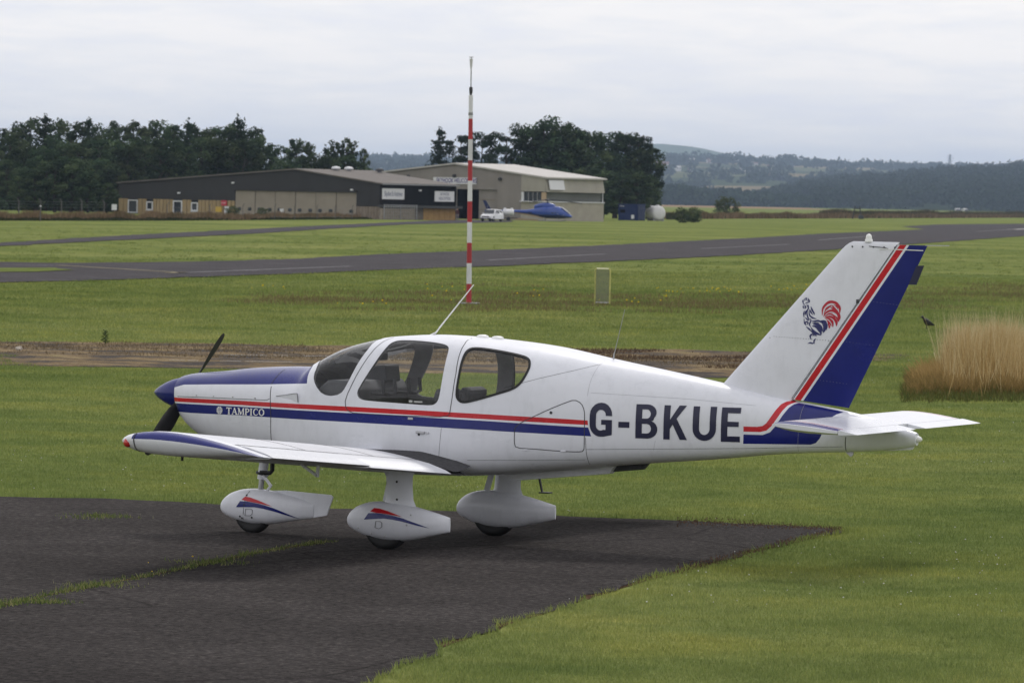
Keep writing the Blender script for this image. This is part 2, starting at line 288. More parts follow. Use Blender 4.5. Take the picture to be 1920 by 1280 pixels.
plane = thing('light_aircraft', 'white single-engine light aircraft with blue and red stripes parked on the dark apron', 'aircraft')
ST=[(0.41,1.462,1.105,.345,1.295,2.8,2.4),
(0.47,1.478,1.010,.385,1.28,2.7,2.7),
(0.61,1.494,0.900,.425,1.265,2.6,2.8),
(0.81,1.514,0.815,.465,1.25,2.6,2.9),
(1.116,1.552,0.745,.520,1.23,2.6,3.0),
(1.50,1.575,0.700,.575,1.20,2.6,3.1),
(1.755,1.580,0.684,.602,1.19,2.5,5.0),
(1.86,1.648,0.672,.612,1.18,2.7,5.0),
(2.00,1.724,0.662,.622,1.17,2.95,5.0),
(2.14,1.784,0.655,.630,1.165,3.15,5.0),
(2.304,1.832,0.648,.638,1.16,3.35,5.0),
(2.604,1.890,0.640,.645,1.16,3.6,5.0),
(2.969,1.913,0.635,.645,1.16,3.7,5.0),
(3.31,1.906,0.640,.635,1.16,3.6,5.0),
(3.848,1.873,0.672,.590,1.165,3.1,4.4),
(4.142,1.843,0.702,.555,1.17,2.85,4.0),
(4.726,1.745,0.772,.465,1.18,2.5,4.0),
(5.20,1.668,0.824,.388,1.185,2.3,4.0),
(5.784,1.567,0.880,.297,1.19,2.3,4.0),
(6.454,1.438,0.955,.196,1.185,2.3,3.6),
(7.005,1.352,0.990,.128,1.17,2.3,2.8),
(7.30,1.290,1.012,.100,1.155,2.2,2.5),
(7.60,1.205,1.052,.072,1.14,2.0,2.2),
(7.66,1.185,1.072,.052,1.135,2.0,2.0)]
def _slopes(xs,ys):
    n=len(xs);h=[xs[i+1]-xs[i] for i in range(n-1)];d=[(ys[i+1]-ys[i])/h[i] for i in range(n-1)]
    m=[0]*n;m[0]=d[0];m[-1]=d[-1]
    for i in range(1,n-1):
        if d[i-1]*d[i]>0:
            a=2*h[i]+h[i-1];b=h[i]+2*h[i-1];m[i]=(a+b)/(a/d[i-1]+b/d[i])
    return m
_X=[s[0] for s in ST];_C=[[s[k] for s in ST] for k in range(1,7)];_M=[_slopes(_X,c) for c in _C]
def prm(x):
    x=min(max(x,_X[0]),_X[-1]);i=0
    while i<len(_X)-2 and x>_X[i+1]: i+=1
    h=_X[i+1]-_X[i];t=(x-_X[i])/h
    a=2*t**3-3*t*t+1;b=t**3-2*t*t+t;c=-2*t**3+3*t*t;d=t**3-t*t
    return [a*C[i]+b*h*M[i]+c*C[i+1]+d*h*M[i+1] for C,M in zip(_C,_M)]
def hw(x,z):
    zt,zb,w,zw,au,al=prm(x)
    if z>=zw: q=(z-zw)/(zt-zw);a=au
    else: q=(zw-z)/(zw-zb);a=al
    return w*max(0,1-min(q,1)**a)**(1/a)
def s_of(x, z):
    zt, zb, w_, zw, au, al = prm(x)
    if z >= zw: q = min(1, max(0, (z-zw)/(zt-zw))); return 1-math.asin(q**(au/2))/(math.pi/2)
    q = min(1, max(0, (zw-z)/(zw-zb))); return 1+math.asin(q**(al/2))/(math.pi/2)
def fs(x, s):
    zt, zb, w_, zw, au, al = prm(x)
    if s <= 1: th = (1-s)*math.pi/2; return w_*max(0, math.cos(th))**(2/au), zw+(zt-zw)*max(0, math.sin(th))**(2/au)
    th = (s-1)*math.pi/2; return w_*max(0, math.cos(th))**(2/al), zw-(zw-zb)*max(0, math.sin(th))**(2/al)
def imp(x, y, z):
    zt, zb, w_, zw, au, al = prm(x)
    if z >= zw: return (abs(y)/w_)**au+((z-zw)/(zt-zw))**au
    return (abs(y)/w_)**al+((zw-z)/(zw-zb))**al
def fnorm(x, y, z):
    h = .004; xa = max(.411, x-h); xb = min(7.659, x+h)
    g = Vector(((imp(xb, y, z)-imp(xa, y, z))/(xb-xa), (imp(x, abs(y)+h, z)-imp(x, max(0, abs(y)-h), z))/(h+min(h, abs(y)))*(1 if y >= 0 else -1), (imp(x, y, z+h)-imp(x, y, z-h))/(2*h)))
    return g.normalized() if g.length > 1e-9 else Vector((0, 0, 1))
def fpt(x, z, off=0.0, side=-1):
    y, z2 = fs(x, s_of(x, z)); n = fnorm(x, side*y, z2); p = Vector((x, side*y, z2)); return p+n*off, n
def resample(P, step, closed=True):
    o = []; n = len(P)
    for i in range(n if closed else n-1):
        a = P[i]; b = P[(i+1) % n]; d = math.hypot(b[0]-a[0], b[1]-a[1]); k = max(1, int(math.ceil(d/step)))
        for q in range(k): o.append((a[0]+(b[0]-a[0])*q/k, a[1]+(b[1]-a[1])*q/k))
    if not closed: o.append(tuple(P[-1]))
    return o
def smoothpoly(P, it=2):
    for _ in range(it):
        o = []
        for i in range(len(P)):
            a = P[i]; b = P[(i+1) % len(P)]; o += [(a[0]*.75+b[0]*.25, a[1]*.75+b[1]*.25), (a[0]*.25+b[0]*.75, a[1]*.25+b[1]*.75)]
        P = o
    return P
def cdt(loops, grid, near):
    """loops: (pts, closed); grid pts kept away from loop segments -> verts, tris"""
    V = []; E = []
    for P, cl in loops:
        k = len(V); n = len(P); V += [Vector(p) for p in P]; E += [(k+i, k+(i+1) % n) for i in range(n if cl else n-1)]
    if len(grid):
        G = np.asarray(grid); A = np.array([V[a] for a, b in E]); B = np.array([V[b] for a, b in E]); keep = np.ones(len(G), bool)
        for a, b in zip(A, B):
            d = b-a; L2 = max(d@d, 1e-12); t_ = np.clip(((G-a)@d)/L2, 0, 1); q = G-(a+t_[:, None]*d); keep &= (q*q).sum(1) > near*near
        V += [Vector(g) for g in G[keep]]
    r = delaunay_2d_cdt(V, E, [], 0, 1e-6, False); return [tuple(v) for v in r[0]], r[2]
# ---- outlines on the side of the fuselage, in metres (x aft, z up)
KS = .95
def P2(xz, step=.025, closed=True): return [(x, s_of(x, z)*KS) for x, z in resample(xz, step, closed)]
WS_L = []
for x, z in resample([(2.508, 1.845), (2.496, 1.773), (2.44, 1.651), (2.371, 1.493), (2.326, 1.408), (2.30, 1.376), (2.255, 1.352), (2.19, 1.341), (2.13, 1.347), (2.08, 1.368), (2.035, 1.41), (2.0, 1.455), (1.978, 1.50), (1.970, 1.54)], .02, False): WS_L.append((x, s_of(x, z)*KS))
def s_y(x, y): zt, zb, w_, zw, au, al = prm(x); return (1-math.acos(min(1, (y/w_)**(au/2)))/(math.pi/2))*KS
front = [(1.955, .40), (1.92, .27), (1.875, .15), (1.845, .08)]
WS_L += [(x, s*KS) for x, s in front]+[(x, s_y(x, .016)) for x in np.linspace(1.835, 2.53, 30)]
WS_L += [(2.528, .10*KS), (2.522, .2*KS)]
DW = P2(smoothpoly([(2.463, 1.36), (2.463, 1.40), (2.497, 1.459), (2.602, 1.632), (2.676, 1.78), (2.705, 1.846), (2.78, 1.868), (3.003, 1.867), (3.216, 1.85), (3.30, 1.826), (3.32, 1.78), (3.32, 1.655), (3.30, 1.437), (3.28, 1.335), (3.242, 1.298), (3.187, 1.288), (2.953, 1.297), (2.575, 1.309), (2.486, 1.322)], 2))
RW_XZ = smoothpoly([(3.454, 1.417), (3.468, 1.563), (3.477, 1.731), (3.49, 1.80), (3.545, 1.822), (3.75, 1.802), (3.984, 1.765), (4.075, 1.737), (4.106, 1.681), (4.099, 1.617), (4.059, 1.526), (4.006, 1.473), (3.905, 1.434), (3.58, 1.335), (3.505, 1.328), (3.463, 1.36)], 2)
RW = P2(RW_XZ)
def band(top, bot): return [(.411, top[0][1])]+top+bot[::-1]+[(.411, bot[0][1])]
redtop = [(.468, 1.260), (1.203, 1.261), (1.849, 1.255), (2.52, 1.249), (3.166, 1.240), (3.786, 1.227), (4.386, 1.212), (4.69, 1.202)]
redbot = [(.466, 1.222), (1.204, 1.221), (1.851, 1.212), (2.523, 1.205), (3.169, 1.195), (3.788, 1.182), (4.387, 1.168), (4.695, 1.161)]
blutop = [(.463, 1.207), (1.204, 1.205), (1.852, 1.197), (2.523, 1.191), (3.169, 1.180), (3.788, 1.166), (4.387, 1.147), (4.696, 1.139)]
blubot = [(.529, 1.126), (.635, 1.124), (1.204, 1.125), (1.854, 1.115), (2.525, 1.107), (3.171, 1.096), (3.79, 1.081), (4.388, 1.067), (4.725, 1.060)]
PR = P2(band(redtop, redbot), .05); PB = P2(band(blutop, blubot), .05)
TR = P2([(6.107, 1.193), (6.233, 1.194), (6.281, 1.204), (6.313, 1.229), (6.347, 1.282), (6.386, 1.349), (6.417, 1.398), (6.447, 1.420), (6.484, 1.433), (6.55, 1.425), (6.511, 1.411), (6.478, 1.389), (6.444, 1.341), (6.406, 1.274), (6.362, 1.206), (6.315, 1.163), (6.257, 1.148), (6.108, 1.147)])
TB = P2([(6.109, 1.122), (6.282, 1.123), (6.349, 1.149), (6.401, 1.212), (6.455, 1.304), (6.497, 1.372), (6.528, 1.402), (6.56, 1.413), (6.75, 1.385), (6.924, 1.358), (6.985, 1.345), (6.93, 1.325), (6.89, 1.295), (6.855, 1.245), (6.825, 1.165), (6.798, 1.107), (6.763, 1.067), (6.713, 1.050), (6.374, 1.043), (6.105, 1.038)])
CB = P2([(.4105, 1.352), (.464, 1.365), (.531, 1.383), (.869, 1.398), (1.465, 1.420), (1.915, 1.444), (1.90, 1.508), (1.895, 1.55)], .04, False)+[(1.86, .3*KS), (1.80, .15*KS), (1.76, .004)]+[(.4105, .004)]
gx = np.arange(.411, 7.66, .05).tolist()+[7.66]; gs = np.concatenate([np.linspace(0, 1, 23), np.linspace(1, 2, 23)[1:]])*KS
grid = [(x, s) for x in gx[1:-1] for s in gs[1:-1]]
rect = [(.411, 0), (7.66, 0), (7.66, 2*KS), (.411, 2*KS)]
loops = [(resample(rect, .05), True)]+[(p, True) for p in (WS_L, DW, RW, PR, PB, TR, TB, CB)]
cv, cf = cdt(loops, grid, .012)
cvx = np.array([v[0] for v in cv]); cvs = np.array([v[1] for v in cv])
cen = np.array([[np.mean([cv[i][0] for i in f]), np.mean([cv[i][1] for i in f])] for f in cf])
cls = np.zeros(len(cf), int)   # 0 white 1 blue 2 red 10.. windows
for P, k in ((CB, 1), (PR, 2), (PB, 1), (TR, 2), (TB, 1), (WS_L, 10), (DW, 11), (RW, 12)): cls[inpoly(P, cen[:, 0], cen[:, 1])] = k
yz = [fs(x, s/KS) for x, s in zip(cvx, cvs)]
skin = MB(); skn = []; lin = MB(); panes = {}
for side in (-1, 1):
    pts = [Vector((x, side*y, z)) for x, (y, z) in zip(cvx, yz)]; nrm = [fnorm(p.x, p.y if abs(p.y) > 1e-6 else side*1e-6, p.z) for p in pts]
    k = len(skin.v); skin.v += [tuple(p) for p in pts]; skn += [tuple(n) for n in nrm]
    k2 = len(lin.v); lin.v += [tuple(p-n*.03) for p, n in zip(pts, nrm)]; k3 = len(lin.v); lin.v += [tuple(p-n*.002) for p, n in zip(pts, nrm)]
    cnt = {}
    for f, c, ce in zip(cf, cls, cen):
        ff = f if side < 0 else f[::-1]
        if c < 10:
            skin.f.append(tuple(k+i for i in ff)); skin.m.append(int(c))
            if 1.6 < ce[0] < 4.75: lin.f.append(tuple(k2+i for i in ff[::-1])); lin.m.append(0)
            for i in range(3):
                ed = (f[i], f[(i+1) % 3]); kk = tuple(sorted(ed)); cnt[kk] = cnt.get(kk, 0)+1
        else:
            mb, nn = panes.setdefault((int(c), side), (MB(), []))
            kk = len(mb.v); mb.v += [tuple(pts[i]-nrm[i]*.006) for i in ff]; nn += [tuple(nrm[i]) for i in ff]; mb.f.append((kk, kk+1, kk+2)); mb.m.append(0)
    for (a, b), q in cnt.items():
        if q == 1 and 1.7 < cvx[a] < 4.3 and 0.005 < cvs[a] < 1.8 and .005 < cvs[b]: lin.f.append((k2+a, k2+b, k3+b, k3+a)); lin.m.append(0)
# flip check: outward normals
f0 = skin.f[len(skin.f)//4]; a, b, c = [Vector(skin.v[i]) for i in f0]
if (b-a).cross(c-a).dot(Vector(skn[f0[0]])) < 0:
    skin.f = [f[::-1] for f in skin.f]
    for mb, nn in panes.values(): mb.f = [f[::-1] for f in mb.f]; 
fus = skin.build('fuselage', [WHITE, BLUE, RED], plane, fix=False, normals=skn)
lin.build('cabin_lining', LINING, plane, fix=False)
for (c, side), (mb, nn) in panes.items():
    mb.build({10: 'windscreen_pane', 11: 'door_window_pane', 12: 'rear_window_pane'}[c], GLASS2 if c == 10 else GLASS, plane, fix=False, normals=nn)
def ribbon(xz, wd, off, m, name, side=-1, closed=False, parent=None, step=.02, mb=None):
    P = resample(xz, step, closed); Q = [fpt(x, z, off, side) for x, z in P]; B = mb or MB(); n = len(Q); k = len(B.v)
    for i in range(n):
        a = Q[(i-1) % n if closed else max(0, i-1)][0]; b = Q[(i+1) % n if closed else min(n-1, i+1)][0]; t_ = (b-a).normalized(); s_ = t_.cross(Q[i][1]).normalized()*wd/2
        B.v += [tuple(Q[i][0]-s_), tuple(Q[i][0]+s_)]
    for i in range(n if closed else n-1):
        j = (i+1) % n; B.f.append((k+2*i, k+2*i+1, k+2*j+1, k+2*j)); B.m.append(0)
    return None if mb else B.build(name, m, parent or plane, fix=False)
door_xz = [(2.651, 1.884), (2.611, 1.85), (2.575, 1.792), (2.528, 1.702), (2.439, 1.53), (2.363, 1.367), (2.341, 1.30), (2.348, 1.245), (2.372, 1.212), (2.424, 1.194), (2.631, 1.190), (2.955, 1.186), (3.30, 1.19), (3.375, 1.20), (3.395, 1.225), (3.415, 1.368), (3.436, 1.586), (3.433, 1.778), (3.43, 1.85), (3.408, 1.898)]
bag_xz = smoothpoly([(4.016, 1.065), (4.016, 1.115), (4.065, 1.158), (4.189, 1.22), (4.333, 1.291), (4.476, 1.353), (4.56, 1.385), (4.625, 1.355), (4.659, 1.29), (4.662, 1.2), (4.662, .999), (4.655, .925), (4.599, .915), (4.428, .918), (4.185, .93), (4.03, .932), (4.014, .98)], 1)
for side in (-1, 1):
    ribbon(door_xz, .007, .0015, SEAM, 'door_seam', side); ribbon(bag_xz, .007, .0015, SEAM, 'baggage_door_seam', side, True)
    ribbon(RW_XZ, .022, .004, RUBBER, 'window_seal', side, True, step=.012)
    ribbon([(1.524, 1.404), (1.54, 1.278), (1.552, 1.131), (1.548, 1.0), (1.544, .86), (1.54, .76)], .007, .0015, SEAM, 'cowling_seam', side)
    ribbon([(1.516, 1.423), (1.533, 1.496), (1.531, 1.555)], .006, .0015, SEAM, 'cowling_seam', side)
    ribbon([(.468, 1.272), (.896, 1.276), (1.50, 1.277), (1.53, 1.29)], .005, .0015, SEAM, 'cowling_seam', side)
    LSEAM = SEAM; SEAML = bpy.data.materials.get('faint_seam') or mat('faint_seam', (.30, .30, .33), .6)
    ribbon([(3.316, 1.09), (3.289, .805)], .003, .0012, LSEAM, 'skin_seam', side); ribbon([(4.674, 1.05), (4.675, .852), (4.67, .80)], .004, .0012, LSEAM, 'skin_seam', side)
    ribbon([(4.675, .941), (5.404, .969), (6.128, .998), (7.002, 1.042)], .003, .0012, LSEAM, 'skin_seam', side); ribbon([(3.561, .805), (3.967, .819), (4.651, .846)], .003, .0012, LSEAM, 'skin_seam', side)
    ribbon([(3.9, 1.47), (4.2, 1.56), (4.5, 1.64), (4.7, 1.70)], .003, .0012, LSEAM, 'skin_seam', side)
    for P_ in ([(4.674, 1.42), (4.68, 1.55), (4.70, 1.68), (4.715, 1.73)], [(5.31, 1.04), (5.30, 1.0), (5.29, .95)], [(6.62, 1.40), (6.60, 1.05), (6.59, .97)], [(3.43, 1.09), (3.80, 1.083)], [(4.70, 1.45), (5.6, 1.42), (6.2, 1.38)]): ribbon(P_, .0022, .0012, SEAML, 'rivet_line', side)
    ribbon([(7.035, 1.13), (7.023, 1.004)], .007, .0015, SEAM, 'tailcone_seam', side)
# caps
cap = MB(); ring = [fs(.411, s) for s in np.linspace(0, 2, 41)]
cap.poly([(.411, -y, z) for y, z in ring]+[(.411, y, z) for y, z in ring[::-1][1:-1]], 0)
cap.build('cowling_nose_panel', WHITE, plane)
for y in (-.2, .2): MB().lathe([(.085, 0), (.09, -.012), (.075, -.014), (.07, .0)], (.411, y, 1.30), 'X', 18).build('engine_air_inlet', DARK, plane, 60)
cap = MB(); ring = [fs(7.66, s) for s in np.linspace(0, 2, 25)]; cap.poly([(7.66, -y, z) for y, z in ring]+[(7.66, y, z) for y, z in ring[::-1][1:-1]], 0); cap.build('tailcone_end', WHITE, plane)
MB().lathe([(.030, 0), (.030, .015), (.022, .035), (.008, .047)], (7.66, 0, 1.128), 'X', 14).build('tail_light', WHITE_PL, plane, 60)
MB().prism([(7.30, -.008, 1.02), (7.37, -.008, 1.015), (7.62, -.008, 1.035), (7.66, -.008, 1.10), (7.5, -.008, 1.09)], (0, .016, 0)).build('ventral_strake', WHITE, plane)
MB().prism([(6.98, -.01, 1.0), (7.07, -.01, 1.0), (7.062, -.01, .962), (7.04, -.01, .95)], (0, .02, 0)).build('tail_tiedown', METAL, plane)
# ---- lettering
def decal(loops_, mapf, spacing, name, m, parent, fill=None):
    A = np.concatenate([np.array(l) for l in loops_]); x0, z0 = A.min(0); x1, z1 = A.max(0)
    g = [(x, z) for x in np.arange(x0+spacing/2, x1, spacing) for z in np.arange(z0+spacing/2, z1, spacing)]
    v, f = cdt([(resample(l, spacing), True) for l in loops_], g, spacing*.25)
    c = np.array([[sum(v[i][0] for i in q)/3, sum(v[i][1] for i in q)/3] for q in f]); ins = np.zeros(len(f), bool)
    if fill == 'union':
        for l in loops_: ins |= inpoly(l, c[:, 0], c[:, 1])
    else:
        for l in loops_: ins ^= inpoly(l, c[:, 0], c[:, 1])
    B = MB(); B.v = [tuple(mapf(x, z)) for x, z in v]; B.f = [tuple(q) for q, k in zip(f, ins) if k]; B.m = [0]*len(B.f)
    o = B.build(name, m, parent, fix=False); o.data.polygons.foreach_set('use_smooth', [True]*len(o.data.polygons)); return o
def arc(cx, cz, rx, rz, a0, a1, n=10): return [(cx+rx*math.cos(math.radians(a0+(a1-a0)*i/n)), cz+rz*math.sin(math.radians(a0+(a1-a0)*i/n))) for i in range(n+1)]
T_ = .058; H_ = .305
def LG(W=.205):
    r = W/2; R1 = arc(r, H_-r*1.1, r, r*1.1, 0, 180)+arc(r, r*1.1, r, r*1.1, 180, 270)
    o = [(W, H_-r*1.1-.005)]+R1+[(W*.62, 0), (W, .018), (W, .152), (W*.52, .152), (W*.52, .108), (W-T_*1.0, .108), (W-T_*1.0, .062)]
    ri = r-T_; o += arc(r, r*1.02, ri, ri*1.1, 300, 180, 8)+arc(r, H_-r*1.1, ri, ri*1.1, 180, 0, 10)+[(W-T_, H_-r*1.1-.005)]; return [o]
def LB(W=.20):
    o = [(0, 0), (W*.55, 0)]+arc(W*.55, .082, W*.45, .082, -90, 70, 9)+[(W*.80, .16)]+arc(W*.5, .232, W*.44, .073, -40, 90, 8)+[(0, H_)]
    i1 = [(T_, .045)]+arc(W*.52, .088, W*.19, .043, -90, 90, 7)+[(T_, .131)]; i2 = [(T_, .178)]+arc(W*.5, .219, W*.18, .041, -90, 90, 7)+[(T_, .26)]; return [o, i1, i2]
def LK(W=.215): return [[(0, 0), (T_, 0), (T_, .095), (.083, .135), (W-.066, 0), (W, 0), (.118, .188), (W-.012, H_), (W-.078, H_), (T_, .175), (T_, H_), (0, H_)]]
def LU(W=.212):
    r = W/2; ri = r-T_; return [[(0, H_), (0, r)]+arc(r, r, r, r, 180, 360, 14)[1:-1]+[(W, r), (W, H_), (W-T_, H_), (W-T_, r)]+arc(r, r, ri, ri*1.1, 360, 180, 12)[1:-1]+[(T_, r), (T_, H_)]]
def LE_(W=.172): return [[(0, 0), (W, 0), (W, .05), (T_, .05), (T_, .135), (W-.012, .135), (W-.012, .18), (T_, .18), (T_, .255), (W, .255), (W, H_), (0, H_)]]
letters = [(LG(), 4.708), ([[(0, .09), (.1, .09), (.1, .142), (0, .142)]], 4.972), (LB(), 5.128), (LK(), 5.383), (LU(), 5.648), (LE_(), 5.905)]
for side in (-1, 1):
    for lo, x0 in letters:
        zb_ = 1.060-.0075*(x0-4.7)*1.0-.000
        xs = x0 if side < 0 else 10.79-x0
        def mp_(x, z, xs=xs, zb_=zb_, side=side): return fpt(xs+(x if side < 0 else -x), zb_+z+.006*x, .0035, side)[0]
        decal(lo, mp_, .03, 'registration_letter', NAVY, plane)
def stroke(p, w0, w1=None):
    """tapered polyline in the plane -> outline"""
    n = len(p); ws = w0 if hasattr(w0, '__len__') else [w0+((w1 if w1 is not None else w0)-w0)*i/(n-1) for i in range(n)]; l = []; r_ = []
    for i in range(n):
        a = p[max(0, i-1)]; b = p[min(n-1, i+1)]; dx, dz = b[0]-a[0], b[1]-a[1]; d = math.hypot(dx, dz) or 1; nx, nz_ = -dz/d*ws[i]/2, dx/d*ws[i]/2
        l.append((p[i][0]+nx, p[i][1]+nz_)); r_.append((p[i][0]-nx, p[i][1]-nz_))
    return l+r_[::-1]
TH, TN, SF = .0135, .006, .005    # thick, thin, serif
def serif(x, z, wd=.026): return [(x-wd/2, z-SF/2), (x+wd/2, z-SF/2), (x+wd/2, z+SF/2), (x-wd/2, z+SF/2)]
h = .062
TXT = {'T': (.058, [stroke([(.029, 0), (.029, h)], TH), stroke([(0, h-.003), (.058, h-.003)], .007), serif(.029, .002), stroke([(.002, h), (.002, h-.014)], .005), stroke([(.056, h), (.056, h-.014)], .005)]),
 'A': (.062, [stroke([(.008, 0), (.031, h)], TN), stroke([(.029, h), (.054, 0)], TH), stroke([(.016, .02), (.045, .02)], .005), serif(.008, .002, .02), serif(.054, .002, .024)]),
 'M': (.078, [stroke([(.010, 0), (.012, h)], TN), stroke([(.012, h), (.038, .004)], TH), stroke([(.038, .004), (.064, h)], TN), stroke([(.066, 0), (.065, h)], TH), serif(.010, .002, .02), serif(.066, .002, .026), serif(.008, h-.002, .016), serif(.068, h-.002, .018)]),
 'P': (.052, [stroke([(.013, 0), (.013, h)], TH), stroke([(.013, h-.003), (.032, h-.004), (.045, h-.012), (.046, h-.022), (.034, h-.033), (.015, h-.035)], [.006, .009, .013, .013, .009, .005]), serif(.013, .002), serif(.01, h-.002, .014)]),
 'I': (.030, [stroke([(.015, 0), (.015, h)], TH), serif(.015, .002), serif(.015, h-.002)]),
 'C': (.060, [stroke([(.055, h-.012), (.045, h-.003), (.03, h-.002), (.014, h-.012), (.009, .031), (.014, .012), (.03, .002), (.045, .004), (.056, .015)], [.009, .006, .007, .011, .014, .011, .007, .006, .005])]),
 'O': (.066, [stroke([(.033+.025*math.cos(a), .031+.029*math.sin(a)) for a in np.linspace(0, 2*math.pi, 21)], [.013 if abs(math.cos(a)) > .6 else .008 for a in np.linspace(0, 2*math.pi, 21)])])}
for side in (-1, 1):
    cx = 1.052; tot = sum(TXT[c][0]+.004 for c in 'TAMPICO')
    for ch in 'TAMPICO':
        wd, lo = TXT[ch]
        def mp_(x, z, cx=cx, side=side): X = cx+x; X = X if side < 0 else 2.555-X; return fpt(X, 1.131+z, .0035, side)[0]
        decal(lo, mp_, .02, 'model_name_letter', WHITE_PL, plane, 'union'); cx += wd+.004
    gl = [stroke([(x0, z_) for x0 in np.linspace(-math.sqrt(.036**2-z_**2), math.sqrt(.036**2-z_**2), 6)], .0062) for z_ in (-.030, -.018, -.006, .006, .018, .030)]
    gl += [stroke([(q*math.sqrt(max(0, .036**2-z_**2)), z_) for z_ in np.linspace(-.034, .034, 9)], .0045) for q in (-.55, .55)]
    def mp_(x, z, side=side): X = .973+x; X = X if side < 0 else 2.555-X; return fpt(X, 1.163+z, .0035, side)[0]
    decal(gl, mp_, .02, 'globe_emblem', WHITE_PL, plane, 'union')
# ---- lofted small bodies
def loft(xs, prof, nseg=20):
    """prof(x)->(zt,zb,w,a, yc)"""
    B = MB(); k = 0
    for x in xs:
        zt, zb, w_, a, yc = prof(x); zc = (zt+zb)/2; hh = (zt-zb)/2
        for j in range(nseg):
            th = 2*math.pi*j/nseg; c, s = math.cos(th), math.sin(th)
            B.v.append((x, yc+w_*math.copysign(abs(c)**(2/a), c), zc+hh*math.copysign(abs(s)**(2/a), s)))
    for i in range(len(xs)-1):
        for j in range(nseg): q = i*nseg+j; r_ = i*nseg+(j+1) % nseg; B.f.append((q, r_, r_+nseg, q+nseg)); B.m.append(0)
    B.f.append(tuple(range(nseg))[::-1]); B.f.append(tuple((len(xs)-1)*nseg+j for j in range(nseg))); B.m += [0, 0]
    return B
def table(T):
    xs = [t[0] for t in T]; cs = [[t[k] for t in T] for k in range(1, len(T[0]))]; ms = [_slopes(xs, c) for c in cs]
    def f(x):
        x = min(max(x, xs[0]), xs[-1]); i = 0
        while i < len(xs)-2 and x > xs[i+1]: i += 1
        h_ = xs[i+1]-xs[i]; t_ = (x-xs[i])/h_; a = 2*t_**3-3*t_*t_+1; b = t_**3-2*t_*t_+t_; c = -2*t_**3+3*t_*t_; d = t_**3-t_*t_
        return [a*C[i]+b*h_*M_[i]+c*C[i+1]+d*h_*M_[i+1] for C, M_ in zip(cs, ms)]
    return f
mainT = table([(2.648, .262, .240, .012), (2.66, .295, .212, .035), (2.70, .345, .180, .065), (2.77, .392, .145, .098), (2.88, .424, .110, .128), (3.0, .434, .088, .140), (3.15, .430, .080, .140), (3.28, .408, .092, .128), (3.45, .372, .130, .090), (3.6, .335, .168, .045), (3.668, .316, .186, .014)])
noseT = table([(.745, .245, .225, .012), (.76, .285, .195, .035), (.80, .330, .165, .062), (.88, .380, .130, .095), (1.0, .412, .100, .120), (1.12, .421, .086, .128), (1.25, .412, .090, .122), (1.45, .374, .122, .090), (1.62, .335, .152, .050), (1.725, .302, .172, .014)])
def fair_map(tab, yc, side, a=2.3, sh=0):
    def f(x, z):
        zt, zb, w_ = tab(x); zc = (zt+zb)/2; q = min(.999, abs(z-zc)/((zt-zb)/2)); return Vector((x, yc+side*(w_*(1-q**a)**(1/a)+.003), z))
    return f
swR = [(.057, .075), (.093, .108), (.15, .104), (.235, .085), (.31, .062), (.38, .040), (.30, .050), (.2, .061), (.12, .066)]
swB = [(0, 0), (.043, .06), (.12, .064), (.2, .058), (.3, .045), (.39, .026), (.5, -.01), (.63, -.055), (.52, -.034), (.39, -.004), (.29, .012), (.2, .018), (.1, .01)]
def tilt(P, k): return [(x, z-k*x) for x, z in P]
def wheel(parent, x, y, r_, wd, z=None):
    z = r_ if z is None else z
    wn = bpy.data.objects.new('wheel', None); COL.objects.link(wn); wn.parent = parent
    prof = [(r_*.55, -wd/2*.8), (r_*.75, -wd/2), (r_*.93, -wd/2*.82), (r_*.995, -wd/2*.4), (r_, 0), (r_*.995, wd/2*.4), (r_*.93, wd/2*.82), (r_*.75, wd/2), (r_*.55, wd/2*.8)]
    MB().lathe(prof, (x, y, z), 'Y', 30).build('tyre', RUBBER, wn, 60); MB().lathe([(r_*.56, -wd*.35), (r_*.5, -wd*.2), (r_*.5, wd*.2), (r_*.56, wd*.35)], (x, y, z), 'Y', 24).build('rim', METAL, wn, 50)
